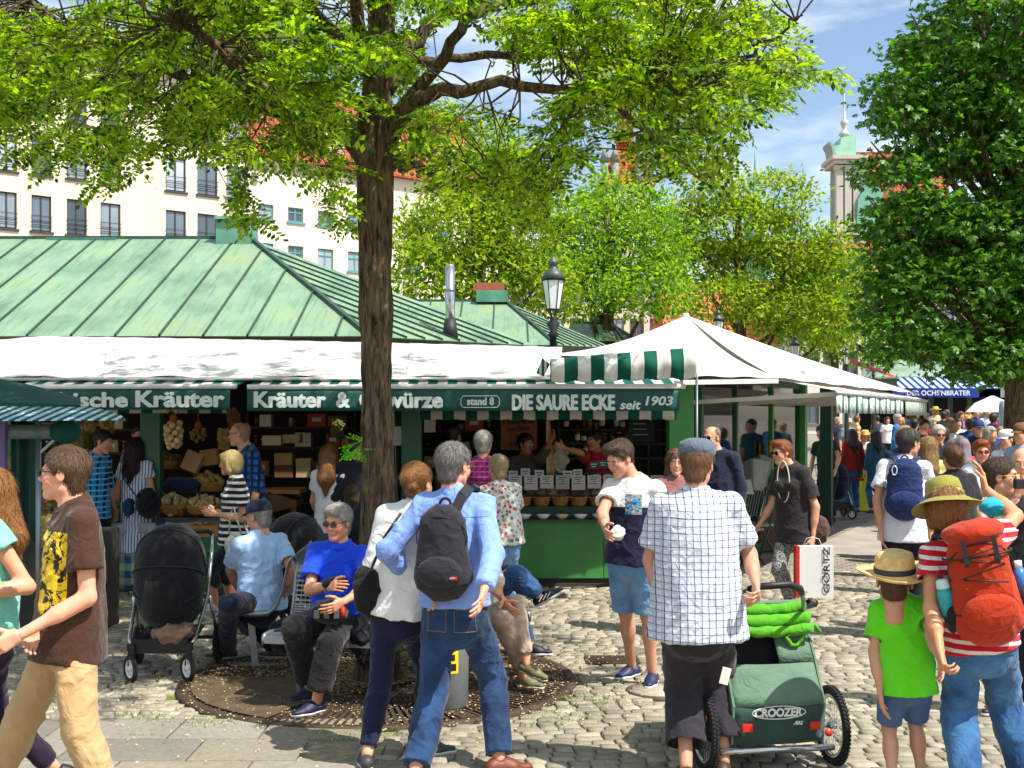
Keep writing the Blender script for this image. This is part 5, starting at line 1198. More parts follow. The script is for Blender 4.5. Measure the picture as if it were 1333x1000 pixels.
# tall white tent
tn_ = thing('market_tent', (P(893, HZ, 15.2).x, 15.2, 0), 'tall white peaked market tent over the stall corner', 'tent')
ap = P(893, 411, 15.2); FL = P(712, 486, 12.9); FR = P(1010, 492, 13.2); BR = P(1200, 513, 21.5); BL = P(716, 462, 16.5)
def face(a, c, e, sag=.12, name='canvas'):
    def fn(u, v): p = c.lerp(e, u).lerp(a, v); p = p.copy(); p.z -= sag * math.sin(math.pi * v) * (1 - .3 * math.sin(math.pi * u)) ; p.z += .008 * math.sin(u * 38) * (1 - v); return p
    b = MB(); b.sheet(fn, 26, 16, (0, 0, .006)); b.build(name, WC, tn_)
face(ap, FL, FR, .10); face(ap, FR, BR, .05); face(ap, BR, BL, .1); face(ap, BL, FL, .1)
b = MB(); b.cyl(ap - Z * .02, ap + Z * .03, .05, .03, n=10); b.build('peak_cap', mat('#e8e6e0', .6), tn_)
b = MB(); b.bar(P(888, 498, 12.9), P(1012, 496, 13.2), .05, .05); b.build('edge_beam', mat('#dad8d2', .5), tn_)
b = MB(); b.bar(P(1045, 482, 15), P(1045, 500, 15), .05, .05); b.build('bracket', METAL, tn_)
for (px, Y, z_) in ((1046, 16, 2.5), (1012, 13.2, 2.2)):
    pass
# side awning over the glazed stall front that recedes to the right
W = lambda t, z_=0: Vector((2.1 + 2.6 * t, 14.5 + 5.5 * t, z_)); wn = Vector((.9, -.43, 0)).normalized()
sw_ = thing('side_awning', W(.7), 'white side awning with green and white banner over the glazed stall front', 'awning')
b = MB(); b.sheet(lambda u, v: (W(u * 1.35, 2.66)).lerp(W(u * 1.35 + .02, 2.22) + wn * 1.7, v) + Z * (-.04 * math.sin(math.pi * v) + .008 * math.sin(u * 30)), 30, 8, (0, 0, .006)); b.build('canvas', WC, sw_)
b = MB(); b.cyl(W(0, 2.2) + wn * 1.7, W(1.37, 2.2) + wn * 1.7, .022, n=10); b.build('front_bar', METAL, sw_)
n = NT('banner'); x, y, z = n.xyz(); BAN = n.fin(n.mix(n.math('MULTIPLY', n.stripe(y, .42, .72), n.ramp(n.noise(9, 2, .5, n.mapd((1, 3, 1))), (.38, 0.0), (.46, 1.0))), '#12604e', '#d5ddd6'), .7)
b = MB(); b.sheet(lambda u, v: W(u * .9, 2.19 - .22 * v) + wn * (1.7 + .01 * math.sin(u * 30)), 20, 2, (0, .005, 0)); b.build('banner', BAN, sw_)
b = MB(); b.sheet(lambda u, v: W(.92 + u * .44, 2.19 - .24 * v) + wn * 1.7, 10, 2, (0, .005, 0)); b.build('valance', canvas('#b9c4b4'), sw_)
for t_ in (.02, .35, .68, 1.0):
    b = MB(); b.bar(W(t_, 2.1), W(t_ + .02, 2.19) + wn * 1.66, .03, .05); b.build('folding_arm', mat('#d4d3ce', .5), sw_)
rt = thing('red_awning', P(1165, 480, 26), 'red awning edge seen just above the white side awning', 'awning')
b = MB(); b.prism([P(1105, 468, 25), P(1152, 487, 27), P(1165, 492, 26), P(1110, 474, 24.5)], (0, .1, .06)); b.build('canvas', mat('#c22a1c', .7), rt)
# glazed wall
gw = thing('glazed_stall_front', W(.5), 'glazed stall front with green posts receding to the right of the pickle stall', 'stall front')
for t_, w_, m in ((.06, .1, GREEN), (.33, .08, GREEN), (.66, .08, LIT_GREEN), (1.0, .18, LIT_GREEN), (1.35, .2, DGREEN)):
    b = MB(); p = W(t_); b.box((p.x, p.y, 1.35), (w_, w_, 2.7), math.atan2(5.5, 2.6)); b.build('post', m, gw, bev=.006)
n = NT('shop_glass'); gl = N(n.t, 'ShaderNodeBsdfGlossy'); gl.inputs['Roughness'].default_value = .03; tr = N(n.t, 'ShaderNodeBsdfTransparent'); tr.inputs[0].default_value = (.82, .88, .86, 1); fr = N(n.t, 'ShaderNodeFresnel'); mx = N(n.t, 'ShaderNodeMixShader')
n.L(n.math('ADD', fr.outputs[0], .05), mx.inputs[0]); n.L(tr.outputs[0], mx.inputs[1]); n.L(gl.outputs[0], mx.inputs[2]); n.L(mx.outputs[0], n.out.inputs[0]); GLASS = n.m
for a_, e_ in ((.075, .32), (.34, .65), (.67, .985)):
    b = MB(); b.bar(W(a_, 1.2), W(e_, 1.2), .012, 2.2); b.build('glass_pane', GLASS, gw)
    b = MB(); b.bar(W(a_, .07), W(e_, .07), .05, .14); b.build('sill', GREEN, gw); b = MB(); b.bar(W(a_, 2.42), W(e_, 2.42), .05, .1); b.build('head_rail', GREEN, gw)
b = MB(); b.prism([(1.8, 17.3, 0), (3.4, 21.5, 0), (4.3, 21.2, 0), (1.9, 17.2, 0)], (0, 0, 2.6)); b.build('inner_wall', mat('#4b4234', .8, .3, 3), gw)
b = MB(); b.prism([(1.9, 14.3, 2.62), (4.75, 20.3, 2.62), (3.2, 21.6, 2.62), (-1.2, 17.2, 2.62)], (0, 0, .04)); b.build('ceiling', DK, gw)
b = MB(); b.sheet(lambda u, v: W(.05 + .5 * u, 2.3 - .28 * v) + Vector((.05, 0, 0)) - wn * .06, 24, 2, (0, .005, 0)); b.build('striped_valance', striped('#d8d6cc', '#3c3c34', .09, 'x'), gw)
# left green stall corner
ls = thing('market_stall', P(30, HZ, 9.5) - Z * H, 'dark green canvas stall corner with striped flap at the left edge', 'stall')
DG = canvas('#0d4a42', 'dark_green_canvas', .1)
b = MB(); b.sheet(lambda u, v: P(-140 + 245 * u - 0 * v, (482 + 38 * u * u * 1.0) if u > .5 else 482 + 38 * u * u, 10.3).lerp(P(-140 + 245 * u, 530, 9.2), v), 16, 6, (0, 0, .008)); b.build('canvas_roof', DG, ls)
b = MB(); b.sheet(lambda u, v: P(-140 + (250 + 52 * v) * u, 527.5 + 2.0 * u, 9.25).lerp(P(-140 + 303 * u, 549 - 1.5 * u, 8.6), v), 30, 4, (0, 0, .006)); b.build('striped_flap', striped('#cfe0e6', '#0f6a72', .085, name='teal_stripes'), ls)
b = MB(); b.cyl(P(-140, 563, 9.1), P(98, 562, 9.1), .055, n=14); b.build('rolled_side', mat('#5d6e70', .3, .3, 8), ls)
b = MB(); b.ball(P(85, 562, 9.1), .1, 14, 10, (1.2, 1, .9)); b.build('canvas_roll_end', DG, ls)
b = MB(); p = P(50, HZ, 9.1); b.cyl((p.x, 9.1, 0), (p.x, 9.1, 2.0), .02, n=10); b.build('pole', mat('#7d8a8c', .35, metal=.7), ls)
b = MB(); b.bar(P(52, 590, 9.1), P(85, 560, 9.1), .02, .02); b.build('brace', mat('#7d8a8c', .35, metal=.7), ls)
b = MB(); b.sheet(lambda u, v: P(14 + 34 * u, 545 + 160 * v, 9.3) + Vector((0, .03 * math.sin(u * 14), 0)), 20, 4, (0, .01, 0)); b.build('side_curtain', mat('#0f3d34', .8, .2, 4), ls)
b = MB(); p = P(1, 640, 9.0); b.box((p.x, 9.0, 1.2), (.08, .05, 1.5)); b.build('purple_pole', mat('#5b4a80', .6), ls)
# far right hall with blue awning
hl = thing('market_hall', (P(1290, HZ, 46).x, 46, .5), 'low market hall with grey green metal roof and blue striped awning behind the crowd', 'hall')
b = MB(); b.prism([P(1128, 492, 46), P(1500, 492, 46), P(1500, 440, 52), P(1165, 452, 52)], (0, 0, .05)); b.build('roof', mat('#7d9484', .6, .3, .4), hl)
for k in range(22):
    t_ = k / 21; b = MB(); b.bar(P(1132, 491, 46).lerp(P(1495, 491, 46), t_), P(1168, 451, 52).lerp(P(1495, 440, 52), t_), .05, .08); b.build('roof_seam', mat('#4b5a52', .6), hl)
b = MB(); b.box((P(1315, HZ, 46).x, 46.6, 3.2), (11.6, .6, .3)); b.build('fascia', mat('#8f9a90', .6), hl)
b = MB(); b.box((P(1320, HZ, 48).x, 49, 1.5), (11.5, .2, 3)); b.build('wall', mat('#1a1c22', .9), hl)
b = MB(); b.sheet(lambda u, v: P(1170 + 130 * u, 492, 46).lerp(P(1165 + 135 * u, 506, 44.6), v), 30, 3, (0, 0, .02)); b.build('blue_awning', striped('#dfe4ea', '#1f4fa8', .28, name='blue_stripes'), hl)
b = MB(); b.box((P(1232, HZ, 44.5).x, 44.5, P(0, 511.5, 44.5).z), (3.9, .05, .34)); b.build('blue_sign', mat('#12379a', .5), hl)
text("DER OCHS'NBRATER", 'lettering', mat('#e6e8ee', .5), hl, P(1222, 511.5, 44.4), (R(90), 0, 0), .2, off=.004, ext=.004, w=2.3, h=.19)
b = MB(); b.box((P(1292, HZ, 44.5).x, 44.5, P(0, 512, 44.5).z), (1.0, .05, .3)); b.build('grey_sign', mat('#8a95a0', .5), hl)
for px in (1186, 1212, 1237, 1262, 1290): b = MB(); p = P(px, HZ, 45.5); b.box((p.x, 45.5, 1.5), (.14, .14, 3)); b.build('post', mat('#3f5a50', .6), hl)
for px, y_ in ((1247, 517), (1252, 517), (1257, 517)):
    l_ = MB(); l_.lathe([(.02, .12), (.1, .0), (.09, -.02), (.001, -.02)], P(px, y_, 44.8), 10, cap=False); l_.build('lamp', mat('#c98a3a', .5), hl)
# white parasol far right
wp = thing('parasol', (P(1292, HZ, 34).x, 34, 0), 'small white folded market parasol beside the crowd under the chestnut', 'parasol')
b = MB(); b.lathe([(.75, 2.05), (.5, 2.3), (.04, 2.5)], wp.location, 8, cap=False); b.build('canopy', WC, wp); b = MB(); b.cyl(wp.location, Vector(wp.location) + Z * 2.4, .03, n=8); b.build('pole', METAL, wp)
wt = thing('plastic_sheet', (P(1311, HZ, 33).x, 33, 0), 'hanging clear plastic side sheet beside the white parasol', 'sheet')
b = MB(); b.sheet(lambda u, v: P(1300 + 26 * u, 522 + 62 * v, 33) + Vector((0, .06 * math.sin(u * 18), 0)), 20, 4, (0, .01, 0)); b.build('sheet', mat('#9aa6b0', .3, .3, 4), wt)

# ================================================================ LANTERNS
def lantern(px, ybase, Y, ytop, label, detail=True):
    """px, pixel rows of lamp foot ring and finial"""
    x = P(px, HZ, Y).x; zt = P(0, ytop, Y).z; zb = P(0, ybase, Y).z; h_ = zt - zb; t = thing('street_lamp', (x, Y, 0), label, 'street lamp', 'old lanterns standing between the stalls'); c = Vector((x, Y, 0))
    IR = mat('#2c3330', .45, .3, 9, metal=.5); q = h_ / 1.0
    b = MB(); b.lathe([(.1, 0), (.1, .3), (.06, .4), (.05, zb - .32 * q), (.09 * q, zb - .28 * q), (.05 * q, zb - .22 * q), (.11 * q, zb - .1 * q), (.04 * q, zb - .04 * q), (.07 * q, zb)], c, 12); b.build('post', IR, t)
    b = MB(); z0 = zb + .12 * q; z1 = zb + .58 * q; r0, r1 = .1 * q, .17 * q
    for k in range(6):
        a = math.pi / 3 * k; b.bar(c + Vector((math.cos(a) * r0, math.sin(a) * r0, z0)), c + Vector((math.cos(a) * r1, math.sin(a) * r1, z1)), .014 * q, .014 * q); b.bar(c + Vector((math.cos(a) * .03 * q, math.sin(a) * .03 * q, zb)), c + Vector((math.cos(a) * r0, math.sin(a) * r0, z0)), .012 * q, .012 * q)
    b.lathe([(r0 * 1.08, z0 - .012), (r0 * 1.08, z0 + .012)], c, 6); b.lathe([(r1 * 1.12, z1 - .012), (r1 * 1.12, z1 + .015)], c, 6); b.build('frame', IR, t)
    for k in range(6):
        a0, a1 = math.pi / 3 * k + .04, math.pi / 3 * (k + 1) - .04; b = MB(); v = [c + Vector((math.cos(a) * r, math.sin(a) * r, z_)) for a, r, z_ in ((a0, r0 * .97, z0 + .012), (a1, r0 * .97, z0 + .012), (a1, r1 * .97, z1 - .012), (a0, r1 * .97, z1 - .012))]
        nn = Vector((math.cos((a0 + a1) / 2), math.sin((a0 + a1) / 2), 0)) * -.004; b.prism(v, nn); b.build('pane', LG, t)
    b = MB(); b.lathe([(r1 * 1.15, z1 + .015), (r1 * .8, z1 + .12 * q), (r1 * .5, z1 + .17 * q), (r1 * .36, z1 + .2 * q), (r1 * .36, z1 + .24 * q), (r1 * .55, z1 + .26 * q), (r1 * .45, z1 + .3 * q), (r1 * .2, z1 + .35 * q), (r1 * .08, z1 + .38 * q), (r1 * .12, z1 + .395 * q), (.001, zt)], c, 12); b.build('cap', mat('#4a5654', .5, .3, 9, metal=.4), t)
    if detail:
        for sg in (-1, 1):
            b = MB(); b.tube([c + Vector((sg * r1 * 1.1, 0, z0 + .1 * q)), c + Vector((sg * r1 * 1.35, 0, z0)), c + Vector((sg * r1 * 1.0, 0, z0 - .06 * q)), c + Vector((sg * r0 * .6, 0, zb - .02))], .008, 6); b.build('scroll', IR, t)
LG = mat('#e3e5e2', .25, .05, name='milky_glass', spec=.6)
lantern(720, 413, 18.4, 330, 'tall old lantern with milky panes standing behind the striped awning')
lantern(935, 440, 30, 402, 'lantern top peeping over the right slope of the tent', False)
lantern(1035, 470, 27, 435, 'lantern just above the receding white awning, nearest to the tent', False)
lantern(1102, 478, 30, 450, 'lantern standing beside the far hall roof, left of its twin', False)
lantern(1137, 486, 34, 460, 'lantern in front of the grey hall roof, right of its twin', False)
# ================================================================ STREET THINGS
STEEL = mat('#8f9599', .38, .12, 8, metal=.75, name='steel'); BLK = mat('#0e0e10', .55, .2, 12, name='black_plastic'); RUB = mat('#1b1b1c', .85, .3, 20, .3, 120)
CHROME = mat('#c9cbce', .2, .06, 8, metal=.9); WHT = mat('#e4e2dc', .5, .06, 8)
def bench(loc, rz, wid, label):
    t = thing('bench', loc, label, 'bench', 'steel mesh benches round the tree', rz); pr = [(-.25, .41), (-.235, .445), (-.12, .45), (.04, .435), (.15, .44), (.21, .49), (.25, .6), (.3, .83), (.33, .86)]
    def cv(s_):
        s_ = s_ * (len(pr) - 1); i = min(len(pr) - 2, int(s_)); f_ = s_ - i; return pr[i][0] + (pr[i + 1][0] - pr[i][0]) * f_, pr[i][1] + (pr[i + 1][1] - pr[i][1]) * f_
    b = MB()
    for k in range(56): y, z = cv(k / 55); b.bar((-wid / 2 + .02, y, z), (wid / 2 - .02, y, z), .011, .011)
    for k in range(int(wid / .035)):
        x = -wid / 2 + .03 + k * .035; b.tube([(x, *cv(j / 11)) for j in range(12)], .0035, 4, caps=False)
    o = b.build('mesh_seat', STEEL, t, True); o['kind'] = 'stuff'
    for sg in (-1, 1):
        b = MB(); x = sg * wid / 2; a = [cv(j / 20) for j in range(21)]
        b.sheet(lambda u, v: (x, a[round(u * 20)][0], a[round(u * 20)][1] + (v - .5) * .045), 20, 1, (.02, 0, 0)); b.build('side_frame', STEEL, t, True)
        b = MB(); x = sg * wid * .33; b.bar((x, -.02, .43), (x, .02, .0), .05, .03); b.box((x, 0, .012), (.08, .34, .02)); b.build('leg', STEEL, t, True)
    b = MB(); b.bar((-wid * .4, 0, .405), (wid * .4, 0, .405), .05, .03); b.build('cross_bar', STEEL, t, True)
    return t
bench((-2.02, 9.9, .0), R(-88), 1.15, 'steel mesh bench seen end on under the man in the navy cap')
bench((-1.17, 8.42, .0), R(-14), .95, 'steel mesh bench under the man in the bright blue polo shirt')
bench((-.4, 9.15, .0), R(38), .95, 'steel mesh bench on the right side of the trunk, mostly hidden behind the walking couple')
bn = thing('litter_bin', (P(576, HZ, 8.15).x, 8.15, 0), 'pale grey round litter bin with yellow sticker behind the walking man in jeans', 'litter bin')
b = MB(); b.lathe([(.15, .015), (.17, .03), (.18, .7), (.19, .72)], bn.location, 32); b.build('drum', mat('#9a9fa0', .5, .12, 14, metal=.2), bn)
b = MB(); b.lathe([(.195, .72), (.2, .76), (.15, .8), (.08, .8)], bn.location, 32); b.build('lid', mat('#5f6466', .5), bn)
b = MB(); b.lathe([(.16, .0), (.165, .02)], bn.location, 32); b.build('foot', BLK, bn)
b = MB(); c = Vector(bn.location)
b.sheet(lambda u, v: c + Vector((math.sin(-.0 + u * .5 + .18) * .1765, -math.cos(-.0 + u * .5 + .18) * .1765, .26 + .15 * v)), 6, 2); st = b.build('sticker', mat('#e8c80e', .5), bn)
b = MB(); b.sheet(lambda u, v: c + Vector((math.sin(.08 + u * .32 + .18) * .179, -math.cos(.08 + u * .32 + .18) * .179, .28 + .045 * v)), 6, 1); b.sheet(lambda u, v: c + Vector((math.sin(.15 + u * .2 + .18) * .179, -math.cos(.15 + u * .2 + .18) * .179, .345 + .04 * v)), 6, 1); b.build('print', BLK, st)

def wheel(par, c, Rr, wd, ax=(1, 0, 0), rimc=None, spokes=5, tread=False):
    c = Vector(c); ax = Vector(ax).normalized(); q = ax.to_track_quat('Z', 'Y').to_matrix(); n_ = 40; b = MB(); pr = []
    for k in range(12): a = 2 * math.pi * k / 12; pr.append((Rr - wd / 2 + math.cos(a) * wd / 2, math.sin(a) * wd / 2))
    b.lathe(pr + [pr[0]], c, n_, q, cap=False)
    if tread:
        for k in range(60):
            a = 2 * math.pi * k / 60
            for sg in (-1, 1): b.box(c + q @ Vector((math.cos(a + sg * .025) * (Rr + .001), math.sin(a + sg * .025) * (Rr + .001), sg * wd * .22)), (.008, .012, .014), q @ Matrix.Rotation(a, 3, 'Z'))
    w_ = b.build('wheel', RUB, par, True); b = MB(); r_ = Rr - wd; b.lathe([(r_, -wd * .3), (r_ + .006, 0), (r_, wd * .3), (r_ - .016, wd * .25), (r_ - .016, -wd * .25), (r_, -wd * .3)], c, n_, q, cap=False)
    b.lathe([(.022, -wd * .5), (.022, wd * .5)], c, 12, q)
    if spokes > 8:
        for k in range(spokes): a = 2 * math.pi * k / spokes; a2 = a + (.5 if k % 2 else -.5); sg = 1 if k % 4 < 2 else -1; b.tube([c + q @ Vector((math.cos(a2) * .02, math.sin(a2) * .02, sg * wd * .45)), c + q @ Vector((math.cos(a) * r_, math.sin(a) * r_, 0))], .0013, 4, caps=False)
    else:
        for k in range(spokes): a = 2 * math.pi * k / spokes; b.bar(c + q @ Vector((0, 0, 0)), c + q @ Vector((math.cos(a) * r_, math.sin(a) * r_, 0)), .03, .018, up=ax)
    b.build('rim', rimc or WHT, w_, True); return w_
def stroller(loc, rz, label, hood='#141416', S=1.0, frame=None, bag=True):
    t = thing('stroller', loc, label, 'stroller', None, rz); HM_ = cloth(hood, name='hood_cloth'); frame = frame or CHROME; s_ = S
    def hp(u, v, th0=-62, th1=125, k=1.0):
        ph = math.pi * (.02 + .96 * u); th = R(th0 + (th1 - th0) * v); q = math.sin(ph) ** .55; return Vector((-.25 * math.cos(ph) * k, -.30 * q * math.cos(th) * k + .02, .70 + .40 * q * math.sin(th) * k)) * s_
    b = MB(); b.sheet(hp, 26, 22); b.sheet(lambda u, v: hp(u, v, k=.97), 26, 22); b.build('hood', HM_, t, True)
    for v in (.2, .42, .68): b = MB(); b.tube([hp(u / 20, v, k=1.012) for u in range(21)], .008 * s_, 6); b.build('hood_rib', BLK, t, True)
    b = MB(); b.lathe([(.02, .36), (.17, .37), (.225, .45), (.24, .62), (.235, .72)], (0, .03, 0), 24, sx=1.0, sy=1.5); b.build('seat_shell', HM_, t, True)
    for sg in (-1, 1):
        b = MB(); b.tube([Vector(p) * s_ for p in ((sg * .24, .4, .98), (sg * .25, .3, .84), (sg * .262, .05, .55), (sg * .235, -.27, .3), (sg * .2, -.36, .24))], .014 * s_, 8); b.build('side_tube', frame, t, True)
        b = MB(); b.tube([Vector(p) * s_ for p in ((sg * .28, .05, .55), (sg * .29, .3, .2))], .013 * s_, 8); b.build('rear_tube', frame, t, True)
        b = MB(); b.bar(Vector((sg * .2, -.36, .27)) * s_, Vector((sg * .2, -.37, .09)) * s_, .03 * s_, .045 * s_); b.box(Vector((sg * .2, -.36, .25)) * s_, (.055 * s_, .055 * s_, .05 * s_)); b.build('fork', BLK, t, True)
        wheel(t, Vector((sg * .2, -.385, .1)) * s_, .1 * s_, .036 * s_, (1, .75, 0)); wheel(t, Vector((sg * .3, .3, .155)) * s_, .155 * s_, .045 * s_, rimc=BLK)
    b = MB(); b.tube([Vector(p) * s_ for p in ((-.24, .4, .98), (-.2, .44, 1.0), (.2, .44, 1.0), (.24, .4, .98))], .018 * s_, 8); b.build('handle', BLK, t, True)
    b = MB(); b.bar(Vector((-.27, .3, .2)) * s_, Vector((.27, .3, .2)) * s_, .025, .025); b.bar(Vector((-.2, -.34, .27)) * s_, Vector((.2, -.34, .27)) * s_, .02, .03); b.build('axle', BLK, t, True)
    b = MB(); b.sheet(lambda u, v: Vector((-.21 + .42 * u, -.34 + .6 * v, .3 - .13 * math.sin(math.pi * u) ** .4 * math.sin(math.pi * v) ** .3)) * s_, 14, 12, (0, 0, .006)); b.build('basket', BLK, t, True)
    b = MB(); b.box(Vector((0, -.345, .25)) * s_, (.38 * s_, .012, .1 * s_)); b.build('basket_front', BLK, t, True)
    return t
s1 = stroller((P(221, HZ, 9.3).x, 9.32, 0), R(4), 'black stroller with white wheels standing beside the bench on the left', S=1.02)
# clothes in the stroller basket
def lump(name, c, r, col, label=None, cat=None, seed=1, q=.012, amp=.02, sc__=14, parent=None, M=None):
    c = Vector(c); s = SDF(np.array(c) - max(r) - .05, np.array(c) + max(r) + .05, q); s.ell(np.array(c), r, .02, M=M); V, Q = s.mesh(); V = wrinkle(V, Q, amp, sc__, seed)
    off = rootloc(parent) if parent else c; o = link(name, mesh_np(name, V - np.array(off), Q), col if not isinstance(col, str) else cloth(col), parent, (0, 0, 0) if parent else c)
    if label: setp(o, label, cat)
    return o
lump('jacket', (P(224, HZ, 9.05).x, 9.1, .33), (.15, .16, .06), '#8a6a58', 'folded brown jacket lying in the basket of the black stroller', 'jacket', amp=.03)
stroller((P(385, HZ, 10.9).x, 10.95, 0), R(62), 'dark stroller behind the bench with tilted silver frame tubes', S=.98)
s3 = stroller((P(1086, HZ, 23.4).x, 23.4, 0), R(6), 'navy stroller with grey rain cover parked by the far green post', '#141a30', S=1.0)
b = MB(); b.sheet(lambda u, v: (-.2 + .4 * u, -.05 + .3 * v, 1.0 + .14 * math.sin(math.pi * v) * math.sin(math.pi * u)), 8, 6); b.build('rain_cover', mat('#8f9498', .3), s3, True)

# ---- bicycle trailer
TR = Vector((P(985, HZ, 6.95).x, 6.98, 0)); tl_ = thing('bike_trailer', TR, 'green child bike trailer with rolled lime flap pushed by the man in checked shirt', 'trailer', None, R(9))
GT = cloth('#5e7a66', name='trailer_green'); GTd = cloth('#2f4a42', name='trailer_dark'); LIME = cloth('#4f9c1c', name='lime_cloth'); NET = mat('#3a3f38', .6, .2, 40)
sd2 = [(-.34, .17), (-.37, .38), (-.24, .6), (-.04, .86), (.08, .88), (.3, .68), (.62, .34), (.62, .17)]
def side_sheet(sg, x, m, name, pts, th=.012):
    b = MB(); b.prism([(sg * x, y, z) for y, z in pts], (sg * th, 0, 0)); return b.build(name, m, tl_, True)
for sg in (-1, 1):
    side_sheet(sg, .25, GT, 'side_panel', sd2)
    side_sheet(sg, .2635, NET, 'side_window', [(-.12, .5), (-.02, .78), (.08, .8), (.26, .64), (.5, .42), (.4, .4)], .006)
b = MB(); b.sheet(lambda u, v: Vector((-.25 + .5 * u, -.34 - .03 * v - .03 * math.sin(math.pi * u), .17 + .21 * v)), 14, 4, (0, .012, 0)); b.build('rear_lower', GTd, tl_, True)
b = MB(); b.sheet(lambda u, v: Vector((-.25 + .5 * u, -.37 + .13 * v - .035 * math.sin(math.pi * u), .38 + .2 * v)), 14, 4, (0, .012, 0)); b.build('rear_panel', GT, tl_, True)
b = MB(); b.sheet(lambda u, v: Vector((.05 + .2 * u, -.245 + .2 * v, .58 + .27 * v)), 6, 4, (0, .012, 0)); b.build('rear_corner', GT, tl_, True)
b = MB(); b.prism([(-.24, -.2, .3), (.24, -.2, .3), (.24, -.05, .8), (-.24, -.05, .8)], (0, .01, 0)); b.build('dark_opening', mat('#15171a', .9), tl_, True)  # near-black sheet paints the shade inside the rear opening
b = MB(); b.sheet(lambda u, v: Vector((-.25 + .5 * u, -.06 + .68 * v, .875 - .5 * max(0, v - .2) - .0 * u)), 10, 8, (0, 0, .01)); b.build('roof_panel', GT, tl_, True)
b = MB(); b.prism([(-.25, -.34, .17), (.25, -.34, .17), (.25, .62, .17), (-.25, .62, .17)], (0, 0, .02)); b.build('floor', BLK, tl_, True)
b = MB()
for k, (y, z, r_) in enumerate(((-.1, .865, .034), (-.15, .81, .038), (-.2, .76, .03))): b.tube([(-.25 + .5 * i / 14, y + .004 * math.sin(i * 1.7 + k), z - .015 * math.sin(math.pi * i / 14) + .004 * math.sin(i * 2.1)) for i in range(15)], [r_ * (1 + .04 * math.sin(i * 1.3 + k * 2)) * (.82 if i in (4, 10) else 1) for i in range(15)], 14)
b.build('rolled_flap', LIME, tl_, True)
b = MB(); b.tube([(.1 + .2 * i / 6, -.2 - .0 * i, .72 - .06 * math.sin(i)) for i in range(7)], [.012] * 7, 10); b.build('flap_strap', LIME, tl_, True)
b = MB(); b.tube([(-.2, -.1, .84), (-.2, -.34, .99), (-.14, -.43, 1.03), (.02, -.45, 1.04), (.1, -.4, 1.01), (.17, -.28, .93), (.235, -.12, .84), (.26, -.02, .76)], .013, 8); b.build('handlebar', STEEL, tl_, True)
b = MB(); b.tube([(-.18, -.39, 1.01), (-.14, -.43, 1.03), (.02, -.45, 1.04), (.1, -.4, 1.01), (.13, -.35, .98)], .02, 10); b.build('grip', BLK, tl_, True)
b = MB(); b.cyl((-.33, -.36, .14), (.31, -.36, .14), .018, n=12); b.build('rear_tube', CHROME, tl_, True)
for sg in (-1, 1): 
    wheel(tl_, (sg * .37, -.2, .215), .215, .042, (1, 0, 0), CHROME, 28, True)
    b = MB(); b.cyl((sg * .25, -.2, .215), (sg * .36, -.2, .215), .012, n=8); b.build('axle', STEEL, tl_, True)
    b = MB(); b.box((sg * .19, -.395, .27), (.06, .015, .045)); b.build('reflector', mat('#c0241c', .2, .1, 30), tl_, True, bev=.004)
    b = MB(); b.bar((sg * .395, -.28, .26), (sg * .395, -.32, .32), .006, .02); b.build('wheel_reflector', mat('#e08a14', .3), tl_, True)
b = MB(); b.tube([(.26, -.3, .2), (.285, -.1, .5), (.28, .0, .88)], .011, 8); b.build('frame_tube', CHROME, tl_, True)
b = MB(); b.lathe([(.022, 0), (.02, .012), (.001, .014)], (.28, -.36, .22), 14, Matrix.Rotation(R(90), 3, 'X'), cap=False); b.build('rear_light', mat('#d0402a', .2), tl_, True)
TXT = mat('#d8ded8', .5)
o = text('CROOZER', 'lettering', TXT, tl_, rootloc(tl_), (R(97), 0, 0), .07, off=.003, w=.27, h=.05); o.location = (-.02, -.405, .35)
o = text('.eu', 'lettering', TXT, tl_, rootloc(tl_), (R(97), 0, 0), .04, off=.001, w=.05, h=.022); o.location = (.09, -.402, .29)
b = MB(); b.tube([(math.cos(a) * .15 - .02, -.41, .35 + math.sin(a) * .034) for a in [2 * math.pi * i / 24 for i in range(24)]], .003, 4, closed=True); b.build('logo_ring', TXT, tl_, True)
b = MB(); b.box((.3, -.475, .52), (.0, .0, .0)); 
b = MB(); b.bar((.276, -.2, .5), (.276, .1, .54), .004, .02); b.build('side_stripe', TXT, tl_, True)

# ================================================================ STALL GOODS
def box_at(name, px0, px1, py0, py1, Y, d, m, label, cat, parent=None, bev=.004, kind=None):
    a, e = P(px0, py1, Y), P(px1, py0, Y); b = MB(); b.box(((a.x + e.x) / 2, Y + d / 2, (a.z + e.z) / 2), (e.x - a.x, d, e.z - a.z)); o = b.build(name, m, parent, bev=bev)
    if not parent: setp(o, label, cat)
    if kind: o['kind'] = kind
    return o
WOOD = mat('#a8743c', .7, .3, 6, .3, 60); WOOD2 = mat('#6a4526', .7, .3, 6, .3, 60); CARD = mat('#a98455', .8, .12, 6); PAPER = mat('#d9d6cc', .7, .06, 8)
pk = thing('pickle_counter', (P(700, HZ, 13.9).x, 13.9, 0), 'long green sales counter of the pickle stall with black top', 'counter')
CG = mat('#3b7d3c', .5, .2, 2.5, .15, 40, name='counter_green')
x0, x1, xm = P(548, HZ, 13.9).x, P(866, HZ, 13.9).x, P(786, HZ, 13.9).x
b = MB(); b.box(((x0 + xm) / 2, 13.96, .425), (xm - x0 - .006, .1, .65)); b.build('front_panel', CG, pk, bev=.004)
b = MB(); b.box(((x1 + xm) / 2, 13.96, .425), (x1 - xm - .006, .1, .65)); b.build('front_panel', CG, pk, bev=.004)
b = MB(); b.box(((x0 + x1) / 2, 14.0, .05), (x1 - x0, .12, .1)); b.build('plinth', BLK, pk)
